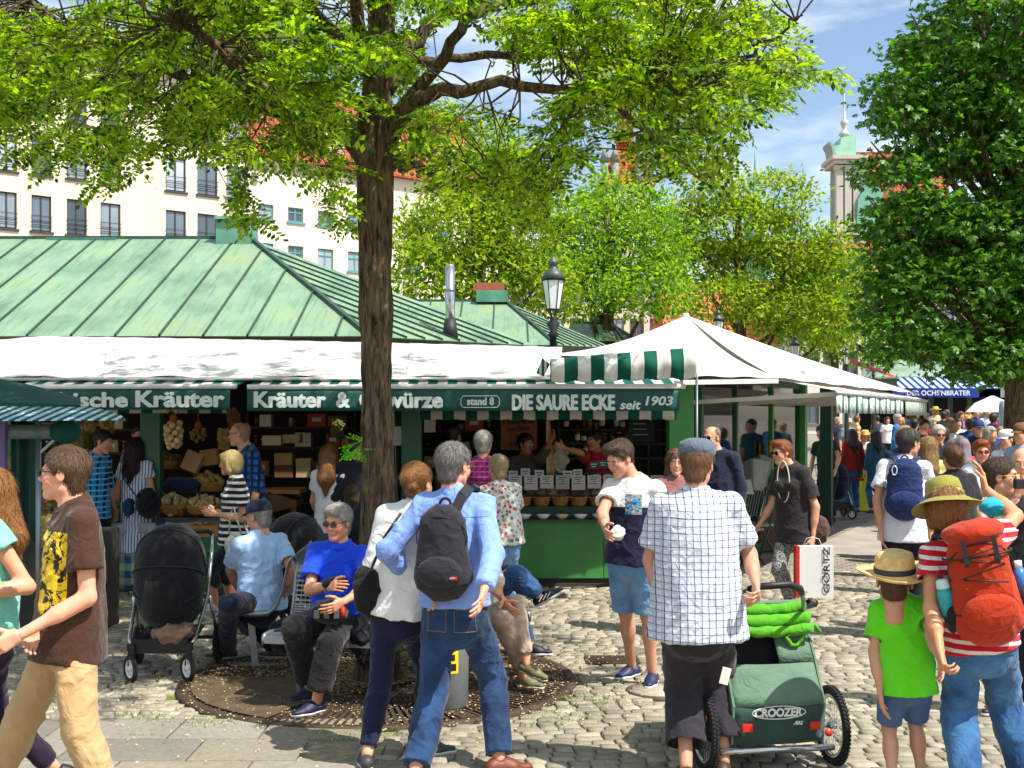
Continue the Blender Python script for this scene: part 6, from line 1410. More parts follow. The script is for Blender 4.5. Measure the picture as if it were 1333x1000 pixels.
b = MB(); b.box(((x0 + x1) / 2, 13.98, .762), (x1 - x0, .3, .02)); b.box(((x0 + x1) / 2, 14.3, .88), (x1 - x0, .36, .03)); b.box(((x0 + x1) / 2, 14.6, .98), (x1 - x0, .3, .03)); b.box(((x0 + x1) / 2, 14.14, .82), (x1 - x0, .02, .1)); b.box(((x0 + x1) / 2, 14.47, .93), (x1 - x0, .02, .08)); b.build('shelf_steps', mat('#16382a', .4), pk)
b = MB(); b.box(((x0 + x1) / 2, 14.75, .5), (x1 - x0, .6, .95)); b.build('carcass', mat('#1c2a20', .8), pk)
BK = mat('#b07c3a', .75, .3, 30, .8, 70); prot = None
def food(b, c, r, n, s, zz=0):
    for i in range(n):
        a = rng.uniform(0, 6.28); q = r * math.sqrt(rng.random()); b.ball(Vector(c) + Vector((q * math.cos(a), q * math.sin(a), zz + rng.uniform(0, s) + (r - q) * .35)), s * rng.uniform(.7, 1.2), 6, 4)
foods = ['#4a2a1c', '#3c2416', '#6a3a22', '#2c2418', '#553024', '#7a5a3a', '#49502a', '#6f3324', '#8a7a3a']
_n = ['olives', 'dried tomatoes', 'brown pickles', 'dark olives', 'pickled peppers', 'gherkins', 'capers', 'chutney', 'sauerkraut']
ORD = ['first', 'second', 'third', 'fourth', 'fifth', 'sixth', 'seventh', 'eighth', 'ninth', 'tenth', 'eleventh']
for i in range(8):
    px = 681 + i * 24.2; Y = 14.28; c = P(px, HZ, Y); c.z = .896; t = thing('basket', c, ORD[i] + ' wicker basket on the pickle counter, counted from the woman in the floral top', 'basket', 'wicker baskets along the pickle counter')
    b = MB(); b.lathe([(.07, 0), (.085, .05), (.1, .1), (.105, .105), (.095, .1), (.08, .05), (.06, .02)], c, 16, cap=False); 
    for z_ in (.02, .045, .07, .095): b.tube([c + Vector(((.075 + z_ * .3) * math.cos(a), (.075 + z_ * .3) * math.sin(a), z_)) for a in [2 * math.pi * k / 14 for k in range(14)]], .009, 5, closed=True)
    b.build('wicker', BK, t); b = MB(); food(b, c, .08, 26, .022, .08); o = b.build('contents', mat(foods[i % 9], .5, .4, 40), t); o['kind'] = 'stuff'
    c2 = P(px + 2, HZ, 13.9); c2.z = .773; b = MB(); b.lathe([(.03, 0), (.045, .01), (.075, .045), (.08, .055), (.07, .05), (.04, .015), (.001, .012)], c2, 16, cap=False)
    o = setp(b.build('bowl', WHT if i % 5 != 2 else mat('#c9b9a0', .7)), ORD[i] + ' little sampling bowl along the counter edge, counted from the floral-top woman', 'bowl', 'white sampling bowls on the counter edge')
for i in range(11):
    px = 650 + i * 20.6; w_ = 8.8; o = box_at('price_card', px - w_, px + w_, 619, 636 + (i % 3), 14.46, .006, mat('#c9c6bd', .7, .06, 60) if i % 4 else mat('#b7b3a8', .7), '', '', bev=0)
    setp(o, ORD[i] + ' paper price card behind the wicker baskets, counted from the floral-top woman', 'price card', 'price cards along the pickle counter')
    b = MB(); a = P(px, 627, 14.45)
    for k in range(4): b.box((a.x - .01 * (k % 2), 14.452, a.z + .05 - k * .025), (.1 - .03 * (k % 3), .003, .007))
    b.build('print', mat('#3c3c3c', .8), o)
for i, (px, py) in enumerate(((652, 616), (668, 618), (684, 615), (702, 617), (739, 618), (752, 616), (773, 606), (785, 604), (776, 620), (791, 620), (770, 621))):
    g_ = i > 5; Y = 14.62; o = box_at('price_tag', px - 6, px + 6, py - 5, py + 5, Y, .006, mat('#174a38' if g_ else '#cfcdc6', .6), '', '', bev=0)
    setp(o, ('small dark green price tag, ' + ORD[i - 6] + ' of the cluster right of the pickle display' if g_ else ORD[i] + ' small white price tag from the left in the food heaps'), 'price tag', 'green price tags' if g_ else 'white price tags')
    b = MB(); a = P(px, py, Y - .01)
    for k in range(2): b.box((a.x, Y - .003, a.z + .015 - k * .03), (.07 - .02 * k, .003, .01))
    b.build('print', mat('#e4e4e0' if g_ else '#2c2c2c', .8), o)
for i in range(16):
    px = 646 + i * 14.5; c = P(px, 632, 14.75); lump('food_heap', (c.x, 14.72, 1.02), (.075, .09, .05 + .02 * (i % 3)), mat(rng.choice(['#8d7a4a', '#5a4a30', '#b9a57a', '#6a5a48', '#4a3a28', '#9a8a68']), .7, .4, 40, .6, 80), (ORD * 2)[i] + (' heap of deli food in the display row, left half' if i < 11 else ' heap after the display middle in the pickle stall row'), 'food heap', i, .014, .012, 30)['group'] = 'food heaps on the pickle counter'
# hanging scale sack, board, backs
box_at('menu_board', 652, 699, 543, 586, 15.6, .03, mat('#8d4f28', .7, .2, 5), 'orange brown handwritten menu board hanging in the pickle stall', 'board')
mb_ = bpy.data.objects['menu_board']
for s_, y_, w_ in (('5 Sorten für Sie', 549, 42), ('zum Testen', 558, 30), ('1 Glas', 568, 20), ('2 Gläser', 577, 24)): text(s_, 'lettering', mat('#2c160c', .8), mb_, P(675, y_, 15.58), (R(90), R(-3), 0), .07, off=.001, w=w_ * 15.58 / F, h=.06, shear=.2)
box_at('chalk_board', 818, 852, 545, 576, 15.8, .02, mat('#15181a', .7), 'black chalk board with faint writing beside the red-shirted vendor', 'board')
for y_ in (551, 558, 565): box_at('writing', 824, 846 - (y_ % 4) * 2, y_, y_ + 1.6, 15.79, .005, mat('#8a8d8a', .8), '', '', bpy.data.objects['chalk_board'], 0)
box_at('notice', 552, 567, 545, 563, 15.2, .01, PAPER, 'small white notice with red lower half inside the pickle stall', 'notice')
box_at('notice', 512, 523, 555, 580, 13.9, .01, PAPER, 'white notice on the green post right beside the tree trunk', 'notice')
c = P(728, 595, 14.9); lump('paper_sack', (c.x, 14.95, 1.4), (.11, .1, .22), mat('#b5ab98', .7, .2, 14), 'crumpled pale paper sack on the pickle counter between the vendors', 'sack', 4, .014, .03, 12)
c = P(716, 580, 14.7); b = MB(); b.sheet(lambda u, v: P(711 + 5 * u + 6 * v * u, 545 + 75 * v, 14.7) + Vector((0, .03 * math.sin(u * 3), 0)), 6, 8, (0, .006, 0)); setp(b.build('paper_strip', mat('#b59468', .7, .2, 10), bev=0), 'tall tan paper strip hanging between the two vendors', 'paper')
def shelf_unit(px0, px1, Y, ys, label, fill, cat='shelf', d=.32):
    xa, xb = P(px0, HZ, Y).x, P(px1, HZ, Y).x; t = thing('shelf', ((xa + xb) / 2, Y, .04), label, cat); WS = mat('#3a2c1c', .7, .2, 6)
    for y_ in ys: z = P(0, y_, Y).z; b = MB(); b.box(((xa + xb) / 2, Y + d / 2, z), (xb - xa, d, .025)); b.build('board', WS, t)
    for x in (xa, xb): b = MB(); b.box((x, Y + d / 2, P(0, ys[0], Y).z / 2 + .1), (.03, d, P(0, ys[0], Y).z + .2)); b.build('side', WS, t)
    short = label.split(' with ')[0]
    for j, y_ in enumerate(ys):
        z = P(0, y_, Y).z + .0126; x = xa + .06; cnt = 0; bn_ = ['top', 'second', 'third', 'lowest'][min(j, 3)] + ' board of the ' + short
        while x < xb - .1:
            k = rng.choice(fill); cnt += 1; on_ = (ORD + ['later'] * 40)[cnt - 1]
            if cnt > 11: break
            if k == 'jar':
                r_ = rng.uniform(.03, .045); h_ = rng.uniform(.09, .14); b = MB(); b.lathe([(r_, 0), (r_, h_ * .85), (r_ * .75, h_ * .95)], (x + r_, Y + .1, z), 12); o = setp(b.build('jar', mat(rng.choice(['#5a4a1e', '#6a2a1a', '#3f4a1e', '#7a6a3a', '#8a8a80', '#2c2418']), .2)), 'small jar, %s item on the %s' % (on_, bn_), 'jar')
                b = MB(); b.lathe([(r_ * .85, h_ * .95), (r_ * .85, h_ * 1.1)], (x + r_, Y + .1, z), 12); b.build('lid', mat(rng.choice(['#b9a23a', '#d8d4c8', '#8a1f1a', '#1f2a22']), .3, metal=.3), o); x += r_ * 2 + .015
            elif k == 'bottle':
                r_ = .035; h_ = rng.uniform(.2, .28); b = MB(); b.lathe([(r_, 0), (r_, h_ * .6), (.012, h_ * .8), (.012, h_)], (x + r_, Y + .1, z), 12); o = setp(b.build('bottle', mat(rng.choice(['#1c2a14', '#3a2410', '#5a5a2a']), .12)), 'dark bottle, %s item on the %s' % (on_, bn_), 'bottle')
                b = MB(); b.lathe([(r_ + .001, h_ * .15), (r_ + .001, h_ * .45)], (x + r_, Y + .1, z), 12, cap=False); b.build('label', PAPER, o); x += .085
            elif k == 'box':
                w_, h_ = rng.uniform(.12, .28), rng.uniform(.08, .2); b = MB(); b.box((x + w_ / 2, Y + .14, z + h_ / 2), (w_, .22, h_)); col = rng.choice(['#b08850', '#c9a66a', '#d9d0bc', '#a86a3c', '#8a5a34', '#b5482c', '#c4b48c'])
                o = setp(b.build('box', mat(col, .8, .15, 5), bev=.004), 'carton, %s item on the %s' % (on_, bn_), 'box'); x += w_ + .02
                b = MB(); b.box((x - .02 - w_ / 2, Y + .027, z + h_ * .55), (w_ * .5, .004, h_ * .3)); b.build('label', PAPER, o)
            else: x += rng.uniform(.1, .25)
    return t
shelf_unit(322, 462, 15.7, (557, 583, 620, 655), 'shelf behind the bald man with boxes', ['box', 'jar', 'box', 'gap'])
shelf_unit(728, 868, 16.2, (560, 578, 597), 'shelf behind the vendor in red with bottles', ['jar', 'bottle', 'jar', 'bottle', 'gap'])
shelf_unit(546, 650, 16.2, (562, 585, 610), 'shelf left of the menu board with jars', ['box', 'jar', 'jar', 'gap'])
shelf_unit(30, 190, 16.0, (560, 590, 620), 'shelf in the left herb stall with boxes', ['box', 'jar', 'box', 'gap', 'jar'])
for px0, px1, py0, py1, m, lb in ((357, 380, 590, 606, CARD, 'brown carton with dark base left in the pair under the shelf'), (357, 381, 607, 622, mat('#6d4526', .8), 'dark brown carton under the pale carton pair'), (385, 404, 597, 622, mat('#b59a6c', .8), 'tall pale carton right of the brown cartons'), (341, 366, 567, 580, mat('#c4b7a4', .8), 'white and red printed carton on the upper shelf right of the bald man'), (368, 390, 566, 577, mat('#b49a6a', .8), 'open tan carton filled with packets on the upper shelf')):
    box_at('box', px0, px1, py0, py1, 15.0, .22, m, lb, 'box')
wt_ = thing('wooden_table', (P(368, HZ, 14.2).x, 14.2, 0), 'rough wooden display table right of the bald man in blue check', 'table')
b = MB(); b.box((P(366, HZ, 14.3).x, 14.4, P(0, 640, 14.2).z), (.48, .5, .05)); b.build('top', WOOD, wt_); b = MB(); b.prism([P(348, 640, 14.15), P(386, 652, 14.15), P(386, 660, 14.15), P(348, 668, 14.15)], (0, .5, 0)); b.build('apron', WOOD2, wt_)
for px in (352, 382): b = MB(); p = P(px, HZ, 14.2); b.box((p.x, 14.22, .45), (.06, .06, .88)); b.build('leg', WOOD2, wt_)
# herb and garlic stand
ht = thing('herb_table', (P(235, HZ, 13.4).x, 13.6, 0), 'herb stall table covered with pale cloth and blue green check skirt', 'table')
xa, xb = P(60, HZ, 13.5).x, P(300, HZ, 13.5).x
b = MB(); b.box(((xa + xb) / 2, 13.85, .74), (xb - xa, .7, .04)); b.build('top', mat('#b9c0bd', .7, .2, 6), ht)
def ck(n):
    x, y, z = n.xyz(); a = n.stripe(x, .16, .5); c = n.stripe(z, .16, .5); return n.mix(n.math('MULTIPLY', n.math('ADD', a, c), .5), '#b9c6a0', '#1f5c84')
b = MB(); b.sheet(lambda u, v: Vector((xa + (xb - xa) * u, 13.48 + .015 * math.sin(u * 50), .74 - .72 * v)), 60, 3, (0, .006, 0)); b.build('cloth_skirt', cloth('x', pat=ck, name='check_cloth'), ht)
b = MB(); b.sheet(lambda u, v: Vector((xa + (xb - xa) * u, 13.466, .765 - .12 * v + .01 * math.sin(u * 40))), 40, 2, (0, .006, 0)); b.build('cloth_edge', mat('#a9b6b8', .7, .2, 8), ht)
GAR = mat('#c2a678', .8, .35, 30)
def heap(name, px, py, Y, w_, n, s, m, label, cat, base=None):
    c = P(px, py, Y); t = thing(name, c, label, cat); bs = MB(); bs.lathe([(w_ * .8, -.1), (w_, 0), (w_ * 1.02, .01), (w_ * .95, -.01)], c, 20, sx=1, sy=.8); bs.build('basket', base or BK, t)
    b = MB()
    for i in range(n): a = rng.uniform(0, 6.28); q = w_ * .9 * math.sqrt(rng.random()); p = c + Vector((q * math.cos(a), q * math.sin(a) * .8, (w_ - q) * .45 + rng.uniform(-.01, .03))); b.ball(p, s * rng.uniform(.7, 1.15), 7, 5); b.cyl(p, p + Vector((rng.uniform(-1, 1), rng.uniform(-1, 1), rng.uniform(.2, 1))) * s * 1.7, s * .25, .003, 4)
    o = b.build('contents', m, t); o['kind'] = 'stuff'; return t
heap('garlic_basket', 225, 657, 13.6, .2, 60, .032, GAR, 'wide basket heaped with garlic on the herb table, left of the pair', 'garlic basket')
heap('garlic_basket', 265, 657, 13.55, .2, 60, .032, GAR, 'garlic basket right of its twin, just behind the woman in stripes', 'garlic basket')
heap('straw_basket', 270, 628, 14.1, .2, 60, .03, mat('#a88a4a', .8, .4, 30), 'raised straw basket full of dried herbs in front of the bald man', 'herb basket')
heap('herb_basket', 150, 662, 13.7, .22, 50, .03, mat('#6d7a3a', .8, .5, 30), 'basket of green herbs between the blue-checked youth and the dress girl', 'herb basket')
heap('produce_basket', 92, 655, 13.9, .22, 50, .035, mat('#8a7a3c', .8, .5, 30), 'basket of yellow produce at the left end of the herb stall', 'herb basket')
heap('herb_basket', 130, 640, 14.6, .25, 60, .035, mat('#b08a3c', .8, .5, 30), 'golden dried flowers heaped behind the blue-checked man', 'herb basket')
heap('herb_basket', 215, 600, 15.2, .2, 40, .04, mat('#7a5a2c', .8, .5, 30), 'dark herb basket high at the back beside the green post', 'herb basket')
heap('wood_crate_goods', 262, 690, 13.38, .17, 40, .022, mat('#b99a5c', .8, .4, 30), 'flat wooden crate of dried goods hanging in front of the herb table', 'crate', WOOD)
heap('bread_basket', 132, 678, 13.5, .12, 20, .03, mat('#8a6a3c', .8, .4, 30), 'small basket beside the check cloth', 'basket')
box_at('wooden_crate', 243, 284, 684, 700, 13.2, .25, WOOD, 'honey coloured wooden crate on the green crates beside the striped woman', 'crate')
gc = box_at('green_crate', 258, 290, 701, 766, 13.15, .3, mat('#1f6a34', .5, .1, 6), 'tall green plastic crate stack at the foot of the herb table', 'crate')
for y_ in (716, 732, 749): box_at('rim', 257, 291, y_, y_ + 3, 13.12, .04, mat('#2c8a45', .5), '', '', gc)
lump('sack', P(238, 632, 14.0), (.24, .16, .09), '#1c2748', 'dark blue sack lying between the garlic baskets and the straw basket', 'sack', 7, .014, .02)
o = box_at('cardboard_box', 232, 254, 588, 614, 13.9, .14, CARD, 'open cardboard flap box tilted above the garlic baskets', 'box'); o.rotation_euler = (R(-15), R(22), 0)
o = box_at('cardboard_box', 262, 284, 585, 606, 14.3, .14, mat('#b98a50', .8), 'tan cardboard box upright behind the straw basket', 'box'); o.rotation_euler = (0, R(-8), 0)
for i, px in enumerate((212, 222, 236, 246, 256, 270)):
    c = P(px, 672, 13.5); b = MB(); b.lathe([(.032, 0), (.035, .07), (.026, .085)], c, 12); o = setp(b.build('jar', mat(['#4a1f14', '#c9b48a', '#6a4a1c', '#2c2a1c', '#7a3a20', '#c4bfae'][i], .25)), ['dark red jar', 'cream coloured jar', 'amber jar', 'blackish jar', 'rust brown jar', 'milky white jar'][i] + ' in the row before the garlic baskets', 'jar', 'jars before the garlic'); b = MB(); b.lathe([(.03, .085), (.03, .1)], c, 12); b.build('lid', mat('#c9a94a', .3, metal=.5), o)
# garlic braids and hanging bunches
def braid(px, py0, py1, Y, label, m=GAR, r_=.035, n=26, wdt=.075):
    a, e = P(px, py0, Y), P(px, py1, Y); t = thing('garlic_braid', a, label, 'garlic braid', 'garlic braids hanging from the stall beam'); b = MB()
    for i in range(n): f_ = i / n; an = i * 2.4; w_ = wdt * (.6 + .5 * math.sin(math.pi * min(1, f_ * .9 + .15))); b.ball(a.lerp(e, f_) + Vector((math.cos(an) * w_, math.sin(an) * w_, 0)), r_ * rng.uniform(.8, 1.1), 8, 6)
    o = b.build('bulbs', m, t); o['kind'] = 'stuff'; b = MB(); b.cyl(a, a + Z * .35, .008, n=6); b.lathe([(.03, 0), (.045, .06), (.02, .1)], a, 10); b.build('tie', mat('#9a4a2c', .8), t)
braid(226, 551, 583, 13.1, 'braid of pale garlic bulbs hanging right of the green post')
braid(222, 528, 536, 13.1, 'short stub of garlic braid just under the herb sign', n=10)
braid(97, 540, 575, 13.6, 'dusty garlic braid above the left herb stall', mat('#94806a', .8, .4, 30))
braid(258, 560, 575, 14.6, 'golden bunch hanging left of the bald man', mat('#9a7a30', .8, .4, 30), .03, 16)
for i, (px, py, c_) in enumerate(((108, 575, '#6d6a30'), (118, 560, '#8a7440'), (205, 560, '#7a5c2a'), (293, 572, '#9c8040'), (305, 545, '#6d5028'), (442, 556, '#5c5a2c'), (140, 552, '#a08848'), (20, 575, '#7a7040'), (36, 600, '#5a6a34'))):
    lump('dried_bunch', P(px, py, 14.2 + (i % 3) * .3), (.09, .09, .13), mat(c_, .85, .5, 30, .9, 60), ['olive', 'tan', 'brown', 'straw coloured', 'dark brown', 'mossy', 'pale golden', 'grey green', 'deep green'][i] + ' bunch of dried herbs hanging inside the herb stall', 'herb bunch', i, .013, .03, 25)
# stuff on the far-left stall side
for i, (px, py, Y, r_, c_) in enumerate(((22, 600, 9.5, .07, '#8a8060'), (32, 655, 9.5, .07, '#a09470'), (22, 690, 9.6, .08, '#5a5a48'), (10, 625, 9.6, .07, '#6a7a50'), (60, 640, 10.5, .12, '#7a6444'), (64, 690, 10.5, .12, '#a08c50'))):
    lump('dried_bunch', P(px, py, Y), (r_, r_, r_ * 1.3), mat(c_, .85, .5, 30, .9, 60), ['beige', 'sandy', 'dark grey', 'light olive', 'brown', 'ochre'][i] + ' dried bunch hanging in the dark green corner stall at the left', 'herb bunch', i + 20, .012, .03, 30)
b = MB(); b.box((P(75, HZ, 11).x, 11.2, .45), (.8, .6, .9)); setp(b.build('produce_stand', mat('#33322a', .8, .3, 8), bev=.02), 'dark produce stand in the gap behind the walking man in brown', 'stand')
# inside the glazed front: leaning boards, sheets, chairs, bottles
for i, (px, py, Y, w_, h_, rx, c_, lb) in enumerate(((975, 625, 17.2, .45, .62, 14, '#a9aca4', 'pale framed board leaning behind the shop glass'), (968, 650, 16.8, .3, .5, -12, '#c9c9bd', 'white paper sheet behind the shop glass'), (988, 615, 17.6, .3, .5, 20, '#8a8f84', 'grey crumpled sheet high behind the shop glass'))):
    b = MB(); c = P(px, py, Y); b.box(c, (w_, .03, h_), Matrix.Rotation(R(rx), 3, 'Y')); setp(b.build('board', mat(c_, .5, .2, 8), bev=.005), lb, 'board')
for i in range(9):
    c = P(950 + i * 7.5, 592, 17.8); b = MB(); b.lathe([(.03, 0), (.03, .13), (.01, .17), (.01, .2)], c, 10); setp(b.build('bottle', mat(rng.choice(['#b0912a', '#7a3418', '#c9b98a', '#34421c']), .2)), ORD[i] + ' small bottle in the row behind the shop glass', 'bottle', 'bottles behind the shop glass')
b = MB(); c = P(985, 597, 17.9); b.box((c.x, 17.9, c.z - .03), (1.0, .3, .03)); setp(b.build('shelf', WOOD2), 'brown shelf carrying bottles behind the shop glass', 'shelf')
b = MB(); c = P(968, 700, 17.6); b.box((c.x, 17.8, .45), (1.3, .5, .9)); setp(b.build('cabinet', mat('#5a3f28', .7, .2, 5), bev=.01), 'brown cabinet standing low behind the shop glass', 'cabinet')
def cafe_chair(x, y, rz, label):
    t = thing('cafe_chair', (x, y, 0), label, 'chair', 'striped cafe chairs in front of the shop glass', rz); SC = striped('#d8dcd2', '#1f5a48', .05, 'x')
    for sg in (-1, 1):
        b = MB(); b.tube([(sg * .2, -.2, 0), (sg * .2, .05, .45), (sg * .2, .2, .9)], .014, 6); b.build('back_leg', mat('#1f3f34', .5), t, True); b = MB(); b.tube([(sg * .2, .2, 0), (sg * .2, -.18, .45)], .014, 6); b.build('front_leg', mat('#1f3f34', .5), t, True)
    b = MB(); b.box((0, 0, .45), (.4, .4, .03)); b.build('seat', SC, t, True); b = MB(); b.box((0, .17, .76), (.4, .03, .28), Matrix.Rotation(R(-14), 3, 'X')); b.build('backrest', SC, t, True)
cafe_chair(P(966, HZ, 16.2).x, 16.2, R(-60), 'green and white striped cafe chair before the shop glass beside the bald man')
cafe_chair(P(990, HZ, 16.6).x, 16.9, R(-50), 'green and white striped cafe chair partly behind the walking woman')
b = MB(); b.box((P(1098, HZ, 25.5).x, 25.6, .5), (.5, .4, 1.0)); setp(b.build('crate', mat('#2f9ac0', .5, .2, 4), bev=.02), 'light blue crate stack behind the woman in the red coat', 'crate')
b = MB(); b.box((P(1124, HZ, 25.2).x, 25.2, .45), (.16, .3, .9)); setp(b.build('crate', mat('#d0cf1c', .5, .1, 4), bev=.02), 'bright yellow crate between the red coat and the denim jacket', 'crate')
# ================================================================ CLOTH PATTERNS
def p_print(n):      # brown tee with yellow print
    x, y, z = n.xyz(); inr = lambda c, a, b: n.math('MULTIPLY', n.math('GREATER_THAN', c, a), n.math('LESS_THAN', c, b))
    fr = n.math('LESS_THAN', y, .06); A = n.math('MULTIPLY', n.math('MULTIPLY', inr(x, -.108, .055), inr(z, 1.02, 1.4)), fr)
    yel = n.ramp(n.noise(13, 4, .7, dist=1.5), (.47, '#17120a'), (.50, '#e6c21a')); body = n.ramp(n.noise(5, 3), (.3, '#3a2418'), (.7, '#4b2f20'))
    c = n.mix(A, body, yel); B = n.math('MULTIPLY', n.math('MULTIPLY', inr(x, -.2, -.12), inr(z, 1.02, 1.4)), fr)
    return n.mix(B, c, n.ramp(n.noise(9, 3), (.45, '#5c2a10'), (.6, '#4a4038')))
def p_check(base, l1, l2, per=.032, d1=.16, d2=.16, mid=None):
    def f(n):
        x, y, z = n.xyz(); u = x; w_ = n.noise(5, 1); u = n.math('ADD', u, n.math('MULTIPLY', w_, .02)); zz = n.math('ADD', z, n.math('MULTIPLY', w_, .02))
        c = n.mix(n.stripe(u, per, d1), base, l1); c = n.mix(n.math('MULTIPLY', n.stripe(zz, per, d2), .85), c, l2)
        if mid: c = n.mix(n.math('MULTIPLY', n.math('MAXIMUM', n.stripe(u, per, .3, .35), n.stripe(zz, per, .3, .35)), .5), c, mid)
        return c
    return f
def p_strip(a, b_, per, duty=.5, axis=2):
    def f(n):
        s_ = n.xyz()[axis]; s_ = n.math('ADD', s_, n.math('MULTIPLY', n.noise(3, 2), .03)); return n.mix(n.stripe(s_, per, duty), b_, a)
    return f
def p_flor(n):
    v = n.vor(26, None, 'F1', 1); f = n.vor(26); c = n.ramp(n.xyz(v)[0], (.3, '#c03a34'), (.5, '#3f8a7c'), (.8, '#d98a7a')); return n.mix(n.math('LESS_THAN', f, .42), '#d6dcd4', c)
def p_block(n):      # white over navy, patterned pocket
    x, y, z = n.xyz(); c = n.mix(n.math('LESS_THAN', z, 1.30), '#dcdcd8', '#1b1836'); inr = lambda q, a, b: n.math('MULTIPLY', n.math('GREATER_THAN', q, a), n.math('LESS_THAN', q, b))
    pk_ = n.math('MULTIPLY', n.math('MULTIPLY', inr(x, -.055, .06), inr(z, 1.25, 1.39)), n.math('LESS_THAN', y, .04)); return n.mix(pk_, c, n.ramp(n.noise(16, 3, .7, dist=2), (.42, '#155a8a'), (.52, '#2f9ac4'), (.6, '#d68a1c')))
def p_leg(n):
    return n.ramp(n.vor(60), (.3, '#2f3038'), (.6, '#9a9a98'))
def p_scarf(n): v = n.vor(22, None, 'F1', 1); return n.ramp(n.xyz(v)[0], (.3, '#0f8a86'), (.55, '#17a0a4'), (.7, '#b03a5a'), (.85, '#1c4a7a'))
SKIP_SH = dict()
JE = denim(); JE2 = denim('#1c3c66', '#3f6a9a'); JL = denim('#4a78a8', '#86aed0'); NAVY = cloth('#15172c'); BLACKC = cloth('#17171a'); KHAKI = cloth('#b6966a')
def T_(m, **k): d = dict(mat=m); d.update(k); return d
def loc_(o, p): 
    """point in the torso frame of a person: (left, back, up) from the neck base"""
    return o.nb + o.tl * p[0] - o.tf * p[1] + o.sp * p[2]
def torso_mesh(o, name, build, m, parent=None, label=None, cat=None, amp=.004, q=.007, ext=(.3, .45, .6)):
    """implicit shape in the torso frame, returned as thing or part"""
    s = SDF((-ext[0], -.25, -ext[2]), (ext[0], ext[1], .25), q); build(s); V, Q = s.mesh(); V = wrinkle(V, Q, amp, 13, rng.random() * 9) if amp else V
    M = np.array([o.tl, -o.tf, o.sp]); Wd = V @ M + np.array(o.nb); base = Vector(parent_loc(parent)) if parent else Vector((*Wd.mean(0)[:2], Wd[:, 2].min()))
    ob = link(name, mesh_np(name, Wd - np.array(base), Q), m, parent, (0, 0, 0) if parent else base)
    if label: setp(ob, label, cat)
    return ob
def parent_loc(p): return rootloc(p)
def backpack(o, label, m, size=(.28, .42, .15), y0=.10, z0=-.03, dx=0, pocket=True, strapm=None, straps=True, pm=None):
    w_, h_, d_ = size; c = loc_(o, (dx, y0 + d_ / 2, z0 - h_)); t = thing('backpack', c, label, 'backpack')
    def body(s):
        s.cap((dx, y0 + d_ * .5, z0 - h_ * .22), (dx, y0 + d_ * .5, z0 - h_ * .78), w_ * .42, w_ * .5, .02, f=(0, 1, 0), q=d_ / w_, f2=None)
        s.ell((dx, y0 + d_ * .5, z0 - h_ * .82), (w_ * .5, d_ * .52, h_ * .18), .04)
    torso_mesh(o, 'body', body, m, t, amp=.006)
    if pocket: torso_mesh(o, 'front_pocket', lambda s: s.ell((dx, y0 + d_ * .98, z0 - h_ * .74), (w_ * .40, d_ * .22, h_ * .19), .02), pm or m, t, amp=.004)
    b = MB(); b.tube([loc_(o, (dx + math.sin(a) * w_ * .46, y0 + d_ * (.92 - .25 * abs(math.sin(a))), z0 - h_ * .34 + math.cos(a) * h_ * .26)) for a in [R(t_) for t_ in range(-110, 111, 12)]], .0035, 5); b.build('zip', BLK, t)
    b = MB(); b.tube([loc_(o, (dx + .03 * math.cos(a), y0 + .02, z0 + .02 + .035 * math.sin(a))) for a in [R(t_) for t_ in range(0, 181, 20)]], .008, 6); b.build('top_handle', strapm or m, t)
    if straps:
        for sg in (-1, 1):
            b = MB(); pts = [loc_(o, q_) for q_ in ((dx + sg * .05, y0 + .02, z0 - .02), (sg * .085, .07, .02), (sg * .105, .0, .03), (sg * .115, -.09, -.04), (sg * .12, -.13, -.14), (sg * .15, -.08, -.28), (sg * .16, .03, -.36))]
            for i in range(len(pts) - 1): b.bar(pts[i], pts[i + 1], .05, .014, up=o.tf if i > 2 else o.sp)
            b.build('strap', strapm or m, t)
    return t
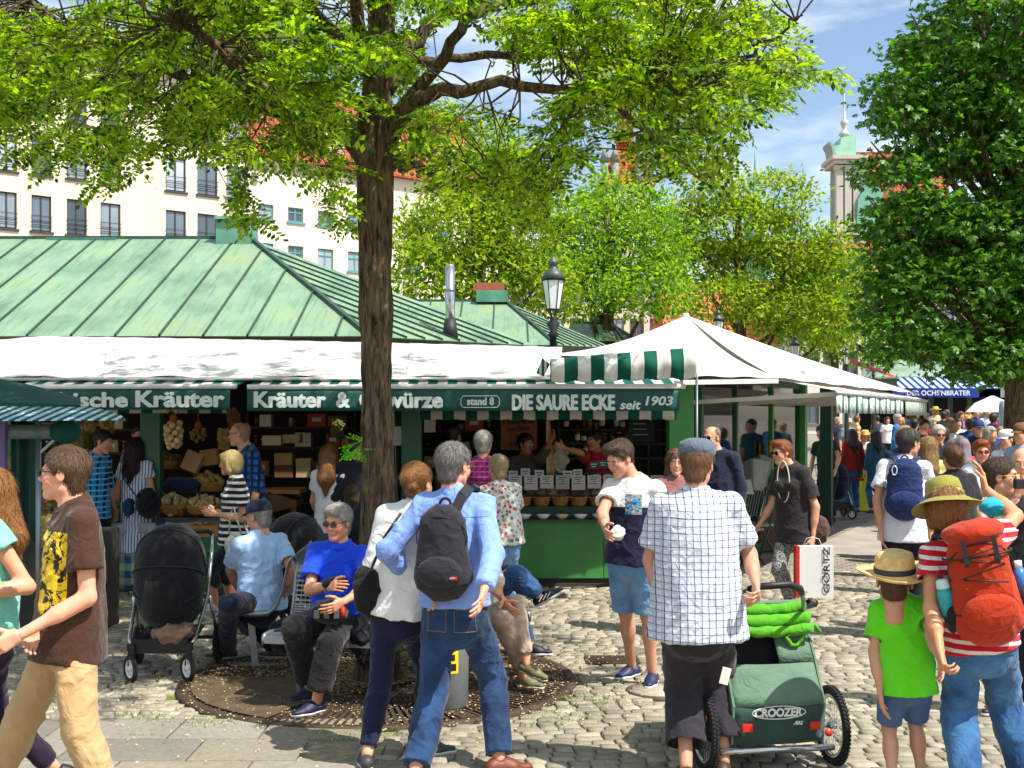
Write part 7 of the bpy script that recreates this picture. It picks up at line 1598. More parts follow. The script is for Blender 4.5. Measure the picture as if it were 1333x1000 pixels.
def cap_hat(o, name, m, kind, hm2=None, tilt=0):
    """headgear in the head frame"""
    M = o.HM @ Matrix.Rotation(R(tilt), 3, 'X'); c = o.hc; k = o.HS; out = MB(); q = M; k = k * 1.05
    L = lambda p: c + (q @ Vector(p)) * k
    def ring(prof, sy=1.22, n=36, cy=-.017, wav=0): 
        vs = []; 
        for r_, z in prof:
            for i in range(n): a = 2 * math.pi * i / n; vs.append(L((r_ * math.cos(a), cy + r_ * sy * math.sin(a), z + wav * math.sin(a * 2 + .6) * (r_ > .11))))
        fs = [(i * n + j, i * n + (j + 1) % n, (i + 1) * n + (j + 1) % n, (i + 1) * n + j) for i in range(len(prof) - 1) for j in range(n)]; out.add(vs, fs, True)
    if kind == 'straw': ring([(.001, .135), (.05, .145), (.078, .135), (.086, .11), (.09, .05), (.12, .042), (.16, .05), (.172, .062), (.16, .046), (.1, .036)], 1.15, wav=.012)
    elif kind == 'bucket': ring([(.001, .15), (.06, .15), (.082, .135), (.09, .1), (.094, .045), (.13, .02), (.168, .0), (.172, -.004), (.165, -.002), (.1, .035)], 1.12, wav=.01)
    elif kind == 'flat': ring([(.001, .135), (.05, .133), (.085, .115), (.096, .085), (.093, .06), (.083, .045)], 1.2)
    elif kind == 'cap': ring([(.001, .132), (.045, .126), (.075, .1), (.087, .06), (.088, .035), (.084, .035)], 1.2)
    h_ = out.build(name, m, o.root)
    if kind in ('flat', 'cap'):
        b = MB(); zf = .045 if kind == 'flat' else .042; ln = .045 if kind == 'flat' else .075
        b.sheet(lambda u, v: L(((u - .5) * .15 * (1 - .25 * v), .075 + (ln) * v * (1 - (2 * u - 1) ** 2 * .6), zf - .018 * v - .05 * (u - .5) ** 2)), 10, 4, (0, 0, .005)); b.build('brim', m, h_)
    if hm2:
        out = MB(); ring([(.0915, .05), (.0925, .072), (.0895, .075)] if kind == 'straw' else [(.096, .045), (.0975, .07), (.094, .075)], 1.15 if kind == 'straw' else 1.12); out.build('hat_band', hm2, h_)
    return h_

# ================================================================ PEOPLE, NEAR
p2 = person('man in brown T-shirt with yellow print and khaki trousers striding left', 5.8, (101, 676), (90, 824), -58, head=(90, 617), hyaw=-84, hpitch=2, S=1.02, skin='#dca184', hairc=('#3d2a1c', '#6e5238'),
    top=T_(cloth('x', pat=p_print, name='brown_tee'), sleeve=.62, hem=-.12, loose=.02), bottom=T_(KHAKI, wide=.02, amp=.009, length=1.95, top=.03), la=((114, 778, -1), (24, 828, -1)), ra=((80, 770, 1), (50, 820, -1)), lf=(150, 5.6), rf=(-20, 5.95), q=.007, hands=('relax', 'relax'))
sunglasses(p2)
p1 = person('woman in mint blouse with long brown hair cropped by the left edge', 6.3, (-10, 690), (-12, 830), -66, head=(-8, 640), hyaw=-80, S=.97, sex='f', skin='#d89c7c', hair='long', hairc=('#5c3218', '#b07a3c'),
    top=T_(cloth('#7fd0bc'), sleeve=.28, hem=-.02, g=.016), bottom=T_(cloth('#22142c'), wide=0, g=.014), la=((36, 764, -1), (-30, 772, -1)), lf=(-40, 6.2), rf=(70, 6.5), q=.007)
p10 = person('woman with ginger bun, white blouse and navy trousers walking away under his arm', 6.95, (536, 668), (522, 796), 172, head=(543, 630), hyaw=150, S=.93, sex='f', hair='bun', hairc=('#583619', '#a87438'), skin='#dca888',
    top=T_(cloth('#dfe0dc'), sleeve=1.85, hem=-.03, g=.018, loose=.02), bottom=T_(cloth('#141a38'), g=.012, length=1.88), la=((488, 735, 1), (500, 785, 1)), ra=((546, 742, -1), (562, 770, -1)), lf=(478, 6.75), rf=(556, 7.0), feet=((-.2, .9, 0), (.9, .3, 0)), shoes='#3a3a3e', q=.008)
p11 = person('tall man in light blue shirt and jeans walking away with his arm round the woman', 6.72, (591, 650), (593, 800), 170, head=(590, 607), hyaw=146, hpitch=-3, S=1.02, fat=1.03, hair='short', hairc=('#3f3b38', '#8a8680'), skin='#d69c80',
    top=T_(cloth('#7d9ce0', .1), sleeve=1.9, hem=.05, loose=.0, amp=.010, collar=True), bottom=T_(denim('#0d1f3c', '#2a4c78'), wide=.022, amp=.010, length=1.96, top=.13), la=((506, 716, -1), (524, 748, 1)), ra=((640, 722, -1), (630, 768, -1)), lf=(541, 6.45), rf=(650, 6.65), feet=(None, (.95, .3, 0)), shoes='#6a3018', sole='#2a1c14', q=.007)
sunglasses(p11, '#9aa0a4', '#2a2420', name='glasses')
b = MB(); b.tube([p11.pv + p11.l * (.16 * math.cos(a)) + p11.f * (.12 * math.sin(a)) + Z * .105 for a in [2 * math.pi * i / 28 for i in range(28)]], .014, 6, closed=True); b.build('belt', mat('#4a2814', .5), p11.root)
bp = backpack(p11, 'charcoal backpack with front pocket on the back of the man in the light blue shirt', cloth('#26262c', name='charcoal_nylon'), (.30, .44, .17), .105, -.07, .02, straps=False)
b = MB(); pts = [loc_(p11, q_) for q_ in ((-.03, .14, -.1), (-.07, .1, .0), (-.1, .045, .04), (-.11, -.05, .02), (-.12, -.12, -.1))]
for i in range(4): b.bar(pts[i], pts[i + 1], .055, .014, up=-p11.tf)
b.build('strap', cloth('#2c2c32'), bp)
b = MB(); c = loc_(p11, (-.06, .305, -.42)); b.box(c, (.045, .006, .022), p11.HM); lb_ = b.build('brand_patch', mat('#b01c24', .5), bp)
text('EASTPAK', 'lettering', mat('#e8e8e8', .5), lb_, c + Vector((0, -.008, 0)), (R(90), 0, R(-10)), .01, w=.036, h=.009)
hb = lump('shoulder_bag', P(480, 770, 6.9), (.09, .07, .15), '#141416', 'black shoulder bag hanging beside the woman in the white blouse', 'bag', 5, .01, .012)
b = MB(); b.tube([P(482, 745, 6.88), P(500, 700, 6.8), P(522, 668, 6.8)], .008, 6); b.build('strap', BLK, hb)

p19 = person('stocky man in checked shirt and flat cap seen from behind pushing the trailer', 6.55, (906, 648), (908, 806), 172, head=(908, 606), hyaw=160, hpitch=-6, S=1.02, fat=1.2, swid=1.08, skin='#c58e74', hairc=('#5a3a26', '#8a6444'),
    top=T_(cloth('x', pat=p_check('#d6dce6', '#262c44', '#343c58', .037, .12, .12, '#98a6c0'), name='check_shirt'), sleeve=.75, hem=-.1, loose=.035, amp=.009, collar=True), bottom=T_(cloth('#2a2830'), length=1.74, wide=.06, amp=.010), la=((846, 728, 1), (862, 790, 1)), ra=((976, 722, 1), (984, 762, -1)), lf=(893, 6.5), rf=(942, 6.6), q=.008, hands=('grip', 'grip'), shoes='#3a2c20')
cap_hat(p19, 'flat_cap', cloth('#56626e'), 'flat')
b = MB(); b.box(P(944, 880, 6.28), (.045, .01, .085), Matrix.Rotation(R(14), 3, 'Y')); setp(b.build('paper_slip', PAPER), 'white folded paper sticking from the leg pocket of the man with the flat cap', 'paper')
b = MB(); b.tube([loc_(p19, (-.06 - .09 * i / 5, .165, -.66)) for i in range(6)], .005, 5); b.build('pocket_edge', mat('#8a8a90', .5), p19.root)

p16 = person('young man in white and navy T-shirt and denim shorts looking down at his hands', 8.7, (828, 628), (822, 724), -26, head=(808, 597), hyaw=-46, hpitch=-24, S=1.02, hair='quiff', hairc=('#2a1c12', '#5c4430'), skin='#cc957a',
    top=T_(cloth('x', pat=p_block, name='block_tee'), sleeve=.6, hem=-.06, loose=.008), bottom=T_(JL, length=.92, wide=.02), ra=((784, 668, -1), (788, 688, -1)), la=((857, 676, 1), (828, 699, -1)), lf=(849, 8.85), rf=(822, 9.1), feet=((-.3, -1, 0), (-.75, -.8, 0)), shoes='#1c2448', sole='#e0e0e0', q=.007, hands=('grip', 'relax'))
sunglasses(p16, up=.085, fwd=-.03, name='sunglasses')
lump('paper_cup', P(803, 694, 8.2), (.05, .045, .055), mat('#dcdad2', .6, .05, 9), 'white crumpled paper wrap held by the young man in shorts', 'paper wrap', 3, .008, .01, 30)

p28 = person('woman in olive bucket hat and red striped top with raised arm, seen from behind', 6.1, (1250, 700), (1275, 832), 170, head=(1233, 662), hyaw=168, hpitch=-8, hroll=-8, S=.98, sex='f', hair='bob', hairc=('#6a4020', '#a06a38'), skin='#c98c68',
    top=T_(cloth('x', pat=p_strip('#c0142c', '#e0dcd8', .045, .6), name='red_stripe'), sleeve=.5, hem=-.05), bottom=T_(denim('#1f4472', '#4f86b8'), wide=.03, amp=.010, length=1.96), la=((1212, 792, -1), (1224, 850, -1)), ra=((1322, 672, 1), (1282, 636, 1)), lf=(1262, 6.0), rf=(1335, 6.25), rhd=(0, 0, 1), hands=('grip', 'relax'), q=.008)
cap_hat(p28, 'bucket_hat', cloth('#8a8436'), 'bucket', cloth('x', pat=lambda n: n.ramp(n.noise(30, 3), (.4, '#2c7a6a'), (.6, '#c8b45a')), name='hat_ribbon'), -10)
RB = cloth('#a82e0c', name='orange_nylon')
rb_ = backpack(p28, 'orange red hiking backpack on the woman in the bucket hat', RB, (.33, .5, .2), .1, .04, -.03, pm=RB, strapm=BLACKC)
torso_mesh(p28, 'top_lid', lambda s: s.ell((-.03, .19, .045), (.145, .11, .06), .03), RB, rb_, amp=.006)
for z_ in (-.06, -.33):
    b = MB(); b.tube([loc_(p28, (-.03 + .158 * math.sin(a), .205 + .1 * math.cos(a), z_)) for a in [R(t_) for t_ in range(-100, 101, 10)]], .006, 6); b.build('compression_strap', BLK, rb_)
for x_ in (-.1, .04): b = MB(); b.bar(loc_(p28, (x_, .312, .03)), loc_(p28, (x_, .318, -.1)), .022, .005, up=-p28.tf); b.box(loc_(p28, (x_, .322, -.07)), (.03, .012, .022)); b.build('buckle_strap', BLK, rb_)
for sg in (-1, 1): torso_mesh(p28, 'side_pocket', lambda s: s.ell((-.03 + sg * .17, .18, -.34), (.035, .07, .09), .02), BLACKC, rb_, amp=.004)
b = MB()
for i in range(4): b.tube([loc_(p28, (-.13 + .2 * (i % 2), .31, -.02 - i * .045)), loc_(p28, (-.13 + .2 * ((i + 1) % 2), .315, -.06 - i * .045))], .004, 5)
b.build('bungee_cord', BLK, rb_)
b = MB(); c = loc_(p28, (.15, .2, -.33)); M_ = Matrix((p28.tl, p28.tf, p28.sp)).transposed(); b.lathe([(.034, 0), (.036, .1), (.03, .13)], c, 16, M_); wb_ = setp(b.build('water_bottle', mat('#1c9a9c', .25)), 'turquoise drinking bottle in the left side pocket of the orange backpack', 'bottle')
b = MB(); b.lathe([(.031, .13), (.033, .135), (.03, .165), (.02, .175)], c, 16, M_); b.build('cap', mat('#b9d8d6', .3), wb_)
b = MB(); c = loc_(p28, (-.21, .17, -.30)); b.lathe([(.03, 0), (.034, .1), (.02, .14)], c, 16, M_); wb_ = setp(b.build('water_bottle', mat('#3a78b8', .2)), 'clear blue bottle in the right side pocket of the orange backpack', 'bottle')
b = MB(); b.lathe([(.02, .14), (.021, .17)], c, 16, M_); b.build('cap', mat('#dfe6ea', .3), wb_)
lump('scarf', P(1296, 660, 6.35), (.09, .07, .05), '#1ca0b8', 'turquoise scarf bunched at the neck of the woman with the orange backpack', 'scarf', 9, .008, .014)

p29 = person('boy in lime green T-shirt, blue shorts and straw hat holding her hand', 6.25, (1173, 782), (1181, 880), 176, head=(1166, 758), hyaw=160, hpitch=-10, S=.7, hair='buzz', hairc=('#4a2c18', None), skin='#cb967a', hw=1.2,
    top=T_(cloth('#5fd41c', .08), sleeve=.62, hem=-.09, g=.018, loose=.01), bottom=T_(cloth('#4a628e'), length=.9, g=.011, wide=.0), la=((1138, 848, 1), (1146, 905, 1)), ra=((1212, 828, -1), (1224, 862, -1)), lf=(1163, 6.2), rf=(1201, 6.28), q=.007, swid=1.05)
cap_hat(p29, 'straw_hat', mat('#d9b878', .75, .2, 30, .8, 90), 'straw', mat('#2c3038', .7), 16)

p24 = person('man in white T-shirt with blue backpack and glasses seen from behind', 10.7, (1177, 604), (1176, 690), 166, head=(1184, 577), hyaw=120, S=1.0, hairc=('#1f1a18', '#4a4440'), skin='#c99272', top=T_(cloth('#d8d8e2'), sleeve=.65, hem=-.1, loose=.02), bottom=T_(cloth('#16161c'), wide=.02), la=((1142, 650, -1), (1146, 690, 1)), ra=((1212, 650, 1), (1212, 690, 1)), lf=(1160, 10.6), rf=(1192, 10.8), q=.01)
sunglasses(p24, '#aab0b4', '#2a2a2c', name='glasses')
backpack(p24, 'navy blue backpack on the man in the white T-shirt', cloth('#1c2c5c', name='blue_nylon'), (.32, .44, .17), .11, -.01, .01, strapm=cloth('#2a2c5a'))
b = MB(); b.tube([loc_(p24, (.1 + .02 * math.cos(a), .28, -.08 + .04 * math.sin(a))) for a in [2 * math.pi * i / 12 for i in range(12)]], .006, 6, closed=True); setp(b.build('carabiner', mat('#d8dade', .2, metal=.6)), 'pale carabiner clipped on the navy blue backpack', 'carabiner')

p20 = person('woman with short ginger hair in black blouse carrying a white shopping bag', 12.0, (1031, 612), (1034, 690), -48, head=(1019, 589), hyaw=-58, hpitch=-6, S=.97, sex='f', hair='quiff', hairc=('#5a2c14', '#a8622c'), skin='#cc957a',
    top=T_(cloth('#2a2628'), sleeve=.75, hem=-.12, g=.018, loose=.02), bottom=T_(cloth('x', pat=p_leg, name='patterned_leggings'), g=.013, length=1.8, wide=.01), ra=((1006, 655, -1), (988, 684, -1)), la=((1062, 660, -1), (1058, 700, -1)), rf=(1033, 12.0), lf=(1056, 12.4), shoes='#1c1414', sole='#1c1414', q=.009, hands=('grip', 'relax'), feet=((-.8, -.6, 0), (-.9, -.5, 0)))
sunglasses(p20)
b = MB(); b.tube([p20.nb + p20.l * (.07 * math.cos(a)) + p20.f * (.125 + .01 * math.sin(a)) + Z * (-.14 + .2 * math.sin(a)) for a in [2 * math.pi * i / 30 for i in range(30)]], .0055, 6, closed=True); b.build('necklace', mat('#d9d4c4', .4), p20.root)
gb = thing('shopping_bag', P(1059, 777, 11.75), 'white paper shopping bag with red side and black lettering held by the ginger woman', 'shopping bag')
b = MB(); b.box(P(1061, 744, 11.75), (.33, .1, .49)); b.build('bag', mat('#dddcd8', .6, .04, 4), gb); b = MB(); b.box(P(1037.5, 744, 11.75) + Vector((-.004, 0, 0)), (.035, .104, .49)); b.build('red_side', mat('#b8201c', .5), gb)
text('GÖRTZ', 'lettering', mat('#1a1a1c', .5), gb, P(1075, 742, 11.69), (R(90), R(-90), 0), .1, off=.001, w=.44, h=.075)
b = MB(); b.tube([P(1045, 711, 11.72), P(1050, 701, 11.72), P(1058, 699, 11.72), P(1066, 702, 11.72), P(1070, 711, 11.72)], .004, 5); b.build('handle', mat('#d8d6cc', .6), gb)
b = MB(); b.box(P(1050, 771, 11.69), (.012, .003, .012)); b.build('mark', BLK, gb)
lump('handbag', P(1066, 690, 12.2), (.1, .07, .15), '#4f3a30', 'brown leather handbag behind the ginger woman in black', 'handbag', 11, .011, .01)

p18 = person('bald man with sunglasses in navy jacket looking left', 13.0, (936, 594), (936, 680), -30, head=(927, 570), hyaw=-42, S=1.04, hair='fringe', hairc=('#6a5a50', None), skin='#cf9678', top=T_(cloth('#1a1e36'), sleeve=1.92, hem=-.1, g=.022, loose=.03), bottom=T_(cloth('#22242e')), la='hang', ra='hang', q=.011)
sunglasses(p18)
p17 = person('woman with long brown hair looking over between the two men', 10.9, (880, 626), (880, 705), 8, head=(879, 602), hyaw=-4, S=.94, sex='f', hair='long', hairc=('#4a3020', '#7a5a40'), skin='#dda88c', top=T_(cloth('#8a5a5a'), sleeve=.5), bottom=T_(NAVY), q=.011)
sunglasses(p17, up=.08, fwd=-.03)

# ---- round the tree
p9 = person('grey-haired man in bright blue polo and sunglasses sitting on the bench with crossed arms', 8.42, (444, 712), (438, 806), -12, head=(441, 680), hyaw=-24, hpitch=-6, S=1.0, hair='grey', hairc=('#6f6c66', '#c2beb4'), skin='#cf9272', swid=1.05,
    top=T_(cloth('#1246d8', .1), sleeve=.7, hem=-.04, loose=.012, collar=True), bottom=T_(cloth('#1c1a1e'), wide=.03, length=1.8, amp=.009), ra=((403, 768, -1), (428, 764, -1)), la=((480, 764, -1), (446, 784, -1)), rk=(384, 818, -1), lk=(430, 836, -1), rf=(404, 8.35), lf=(412, 7.98), feet=((-.75, -.8, 0), (-.75, -.8, 0)), shoes='#141a36', sole='#dcdcdc', q=.007, hands=('relax', 'relax'))
sunglasses(p9)
hg = thing('camera_bag', P(425, 800, 8.05), 'black camera bag with red corner on the lap of the man in blue polo', 'bag')
lump('bag_body', P(428, 796, 8.02), (.125, .11, .085), cloth('#141416'), seed=2, q=.009, amp=.008, parent=hg); lump('bag_corner', P(446, 797, 7.95), (.022, .03, .04), mat('#a81c14', .6), seed=2, q=.009, amp=.004, parent=hg)
for i in range(3): b = MB(); b.box(P(412 + i * 13, 800, 7.905), (.035, .01, .055), Matrix.Rotation(R(-8), 3, 'Z')); b.build('vent', mat('#55585a', .4), hg, bev=.003)
lump('pouch', P(436, 760, 8.12), (.09, .07, .055), '#101012', 'small black pouch held against the chest of the man in the blue polo', 'pouch', 3, .009, .01)
lump('folded_jacket', P(476, 835, 8.2), (.08, .1, .19), mat('#0e0e12', .35, .2, 12), 'shiny black jacket draped over the right end of the bench', 'jacket', 3, .01, .03)
lump('folded_jacket', P(372, 826, 9.3), (.12, .14, .12), '#15182a', 'dark navy jacket heaped on the near end of the left bench', 'jacket', 8, .012, .03)
p7 = person('man in light blue shirt and navy cap sitting with his back to the camera', 9.5, (338, 697), (340, 784), -140, head=(338, 673), hyaw=-118, hpitch=-10, S=.98, hair='fringe', hairc=('#6a6058', '#a09890'), skin='#c69078', fat=1.04, swid=1.08,
    top=T_(cloth('#a6c4ea', .08), collar=True, sleeve=.72, hem=-.06, loose=.02, amp=.01), bottom=T_(cloth('#181c30'), wide=.015), la=((300, 742, 1), (312, 772, 1)), ra=((380, 742, -1), (368, 778, 1)), lk=(298, 786, -1), rk=(312, 790, 1), lf=(296, 9.75), rf=(360, 9.8), shoes='#3a3630', sole='#b9b2a4', q=.008, feet=((-.95, -.2, 0), (-.9, .2, 0)))
cap_hat(p7, 'cap', cloth('#1c2740'), 'cap')
p14 = person('woman in beige trousers sitting cross-legged behind the walking couple', 8.9, (612, 712), (628, 800), 38, head=(604, 684), S=.93, sex='f', hair='bob', hairc=('#3a2a1c', None), skin='#d89c7c', top=T_(cloth('#c9c0b4'), sleeve=1.5), bottom=T_(cloth('#b59c8c'), g=.013, length=1.82), la=((645, 752, -1), (652, 776, -1)), ra=((628, 750, -1), (655, 782, -1)), lk=(672, 786, -1), rk=(655, 806, -1), lf=(686, 8.55, .13), rf=(681, 8.75), feet=((.8, -.55, -.25), (.8, -.6, 0)), shoes='#6d6848', sole='#cfcab8', q=.009, hands=('relax', 'relax'))
p15 = person('person in blue jeans sitting with one leg crossed over, dark sneaker with white stripes', 9.6, (606, 700), (630, 782), 68, head=(598, 672), S=1.0, hair='short', hairc=('#3a2a1c', None), top=T_(cloth('#26304a'), sleeve=1.6), bottom=T_(JE2, wide=.01, length=1.9), la=((655, 740, -1), (672, 748, -1)), ra='hang', lk=(672, 748, -1), rk=(670, 786, 1), lf=(702, 9.45, .47), rf=(689, 9.95), feet=((.75, -.2, .45), (.9, -.3, 0)), shoes='#15192c', sole='#e0e0de', q=.009)
b = MB()
for i in range(3): c = P(704 + i * 5, 779 - i * 2.2, 9.33); b.bar(c + Vector((-.012, 0, -.025)), c + Vector((.014, 0, .025)), .008, .006)
o_ = b.build('shoe_stripes', WHT, p15.root); o_['kind'] = 'stuff'
p13 = person('older woman with short blonde grey hair in floral top standing at the pickle stall', 10.6, (650, 634), (652, 706), 196, head=(649, 610), hyaw=205, S=.93, sex='f', fat=1.08, hair='short', hairc=('#8a7450', '#cbb88c'), skin='#d09a7c', top=T_(cloth('x', pat=p_flor, name='floral'), sleeve=.62, hem=-.02, loose=.02), bottom=T_(JL, wide=.01), la=((640, 668, 1), (636, 694, -1)), ra=((672, 670, 1), (668, 700, 1)), q=.009)
p12 = person('grey-haired man in purple plaid shirt at the pickle stall', 12.0, (628, 600), (628, 682), 172, head=(629, 578), hyaw=165, S=1.0, hair='short', hairc=('#6a6864', '#b8b4ac'), skin='#c08a6c', top=T_(cloth('x', pat=p_check('#7a1c5c', '#3a1440', '#a83a6c', .05, .3, .3), name='purple_plaid'), sleeve=.7), bottom=T_(NAVY), q=.011)
p8 = person('young woman with very long ginger hair and white T-shirt behind the seated men', 12.6, (430, 614), (430, 690), 168, head=(428, 594), hyaw=172, S=.95, sex='f', hair='long', hairc=('#5a3418', '#a06a36'), skin='#d89c7c', top=T_(cloth('#dcdce4'), sleeve=.55, hem=-.03), bottom=T_(JE2), la=((408, 652, 1), (414, 672, 1)), ra=((450, 652, 1), (446, 690, 1)), q=.01)
hbb = lump('handbag', P(458, 645, 12.5), (.08, .07, .12), '#3a2c20', 'dark brown shoulder bag beside the ginger-haired girl at the trunk', 'handbag', 31, .012, .01)
p6 = person('blonde woman in black and white striped top with white tote at the garlic stand', 12.0, (308, 626), (306, 704), -70, head=(302, 603), hyaw=-88, S=.93, sex='f', fat=1.08, hair='bob', hairc=('#8a7040', '#d8c284'), skin='#d09070', top=T_(cloth('x', pat=p_strip('#17171a', '#d8d8d4', .06, .58), name='bw_stripe'), sleeve=.65, hem=-.04, loose=.015), bottom=T_(cloth('#1c1e2a'), length=1.3), la=((318, 678, -1), (282, 670, -1)), ra=((300, 670, 1), (276, 664, 1)), lf=(281, 12.2), rf=(300, 12.5), shoes='#c9c6c0', q=.009)
tb = lump('tote_bag', P(306, 712, 11.8), (.1, .05, .14), '#cfc8b4', 'cream cloth tote hanging from the arm of the woman in stripes', 'tote bag', 41, .011, .012)
b = MB(); b.tube([P(298, 695, 11.75), P(300, 668, 11.72), P(304, 660, 11.72), P(314, 695, 11.75)], .009, 6); b.build('strap', cloth('#cfc8b4'), tb)
b = MB(); b.box(P(275, 661, 11.85), (.05, .01, .04), Matrix.Rotation(R(30), 3, 'Y')); setp(b.build('paper_note', PAPER), 'small white note in the hand of the woman in stripes', 'note')
p5 = person('bald man in blue checked shirt and shorts looking left at the herb stall', 12.8, (325, 588), (324, 668), -60, head=(314, 565), hyaw=-86, S=1.04, fat=1.05, hair='fringe', hairc=('#8a6a50', None), skin='#d09678', top=T_(cloth('x', pat=p_check('#1560b0', '#0c1a34', '#0f2448', .075, .4, .4), name='blue_plaid'), sleeve=1.3, hem=-.12, loose=.03), bottom=T_(cloth('#5a6068'), length=.95, wide=.03), lf=(300, 12.4), rf=(272, 12.9), shoes='#1c1a18', q=.01)
sunglasses(p5, '#4a4a4c', '#101010', name='glasses')
p4 = person('girl with long dark curly hair in white and blue striped dress', 13.6, (176, 604), (178, 676), 172, head=(176, 584), hyaw=165, S=.94, sex='f', hair='curly', hairc=('#140c0a', '#33201a'), skin='#cf9474', top=T_(cloth('x', pat=p_strip('#5a6f9a', '#dde2ea', .032, .4, 0), name='striped_dress'), sleeve=.5, skirt=.36, g=.016), bottom=None, lf=(174, 13.5), rf=(186, 13.9), shoes='#1a1c28', q=.009)
db = lump('shoulder_bag', P(193, 655, 13.2), (.13, .08, .16), '#0e0e12', 'black bag hanging at the hip of the girl in the striped dress', 'bag', 51, .012, .02)
b = MB(); b.tube([P(180, 650, 13.3), P(160, 622, 13.35), P(163, 606, 13.4)], .008, 6); b.build('strap', BLK, db)
lump('denim_jacket', P(166, 662, 13.25), (.07, .04, .11), cloth('#14304c'), 'denim jacket tied to the left of the black bag of the girl in the dress', 'jacket', 52, .012, .02); lump('denim_jacket', P(208, 680, 13.25), (.06, .04, .08), cloth('#14304c'), 'denim sleeve bundle hanging right of the black bag of the girl in the dress', 'jacket', 53, .012, .02)
p3 = person('young man in bright blue checked shirt leaning over the herb baskets', 13.3, (122, 596), (124, 668), 62, head=(133, 575), hyaw=72, hpitch=-14, S=.96, hairc=('#17110e', '#3a2c24'), skin='#c69078', top=T_(cloth('x', pat=p_check('#1488c8', '#0c2048', '#7fc0e8', .06, .3, .3), name='azure_plaid'), sleeve=1.1, loose=.01), bottom=T_(NAVY), q=.011)
person('dark-haired vendor half hidden behind the green post of the herb stall', 15.0, (181, 584), (181, 650), 20, head=(180, 566), S=.95, sex='f', hair='bun', hairc=('#2a1810', '#5a3a24'), top=T_(cloth('#3a3a34'), sleeve=1.5), bottom=T_(NAVY), q=.014)
p = person('bearded vendor in dark sweater reaching right inside the pickle stall', 15.0, (686, 598), (686, 670), 20, head=(684, 578), hyaw=40, S=1.0, hairc=('#120d0b', '#2c211a'), skin='#a87452', top=T_(cloth('#4a4238'), sleeve=1.6), bottom=T_(NAVY), la=((705, 596, -1), (717, 575, -1)), ra='hang', q=.011)
person('vendor in red T-shirt stretching an arm to the left over the pickle display', 15.0, (778, 596), (780, 668), -30, head=(775, 574), hyaw=-50, S=1.0, hairc=('#120d0b', '#2c211a'), skin='#b07c5a', top=T_(cloth('#b01c2c'), sleeve=.7), bottom=T_(NAVY), ra=((756, 590, -1), (734, 583, -1)), la='hang', q=.011)
person('vendor in black T-shirt standing in shade behind the blue-shirted man', 15.0, (592, 590), (592, 660), 150, head=(590, 568), S=1.02, hairc=('#120d0b', '#2c211a'), skin='#a87858', top=T_(BLACKC, sleeve=.7), bottom=T_(NAVY), q=.013)
person('person in dark clothes mostly hidden behind the tree trunk', 12.6, (462, 606), (464, 684), 190, head=(463, 585), S=.97, sex='f', hair='pony', hairc=('#2a1c14', '#4a3424'), top=T_(cloth('#20202a'), sleeve=1.5), bottom=T_(NAVY), q=.013)

# ---- right hand crowd, middle distance
p26 = person('woman with brown bun in black T-shirt in front of the crowd', 10.9, (1243, 622), (1243, 704), 188, head=(1241, 597), hyaw=190, S=.96, sex='f', fat=1.1, hair='bun', hairc=('#3f2616', '#7a5434'), skin='#c99070', top=T_(cloth('#1c1a20'), sleeve=.6, loose=.03), bottom=T_(NAVY), q=.01)
p25 = person('woman with long blond hair and pale yellow top beside the blue backpack', 13.2, (1211, 604), (1211, 680), 165, head=(1209, 583), hyaw=168, S=.96, sex='f', hair='long', hairc=('#6a4c2c', '#a8844c'), skin='#d09a7c', top=T_(cloth('#cfc47a'), sleeve=.6), bottom=T_(NAVY), q=.011)
p27 = person('smiling woman with short orange hair and red sunglasses facing the camera', 12.2, (1278, 612), (1278, 692), -4, head=(1277, 588), hyaw=-10, S=.95, sex='f', hair='quiff', hairc=('#7a3a18', '#b86a34'), skin='#d59a7c', top=T_(cloth('#d4d4d8'), sleeve=.6), bottom=T_(NAVY), q=.01)
sunglasses(p27, '#3a0c0c', '#b01c1c')
p30 = person('teenage boy in black T-shirt with yellow glasses holding a camera to his eye', 7.9, (1320, 652), (1322, 742), -52, head=(1307, 621), hyaw=58, hpitch=2, S=.94, hair='short', hairc=('#2c1c12', '#5a4028'), skin='#cb967a', top=T_(cloth('#1c1c1e'), sleeve=.55, hem=-.08), bottom=T_(NAVY), la=((1292, 690, -1), (1322, 648, -1)), ra=((1345, 690, 1), (1332, 645, -1)), q=.008, hands=('grip', 'grip'))
sunglasses(p30, '#b9a24a', '#e0c81c', name='glasses')
b = MB(); c = P(1331, 630, 7.7); b.box(c, (.1, .05, .06)); cm_ = setp(b.build('camera', BLK, bev=.005), 'black compact camera in front of the face of the teenage boy', 'camera'); b = MB(); b.cyl(c + Vector((.05, -.0, 0)), c + Vector((.1, 0, 0)), .025, n=14); b.build('lens', BLK, cm_)
p31 = person('bald older man in pale shirt cropped by the right edge', 9.6, (1336, 628), (1338, 715), -12, head=(1330, 603), hyaw=-24, S=1.0, hair=None, skin='#d89c80', top=T_(cloth('#b9bcc4'), sleeve=.6), bottom=T_(NAVY), q=.01)
p32 = person('grey-haired man with sunglasses in dark jacket facing the camera in the crowd', 16.0, (1222, 584), (1222, 650), 5, head=(1221, 566), hyaw=0, S=1.02, hair='short', hairc=('#8a8880', '#c9c6bc'), skin='#c98c70', top=T_(cloth('#1c2036'), sleeve=1.9), bottom=T_(NAVY), q=.013); sunglasses(p32)
p21 = person('man in dark green shirt bending over the far navy stroller', 22.6, (1074, 576), (1078, 618), -30, head=(1069, 563), hyaw=-40, hpitch=-20, S=1.05, hairc=('#120d0b', '#2c211a'), top=T_(cloth('#1c3a24'), sleeve=.6), bottom=T_(NAVY), q=.014, la=((1092, 596, -1), (1088, 612, -1)))
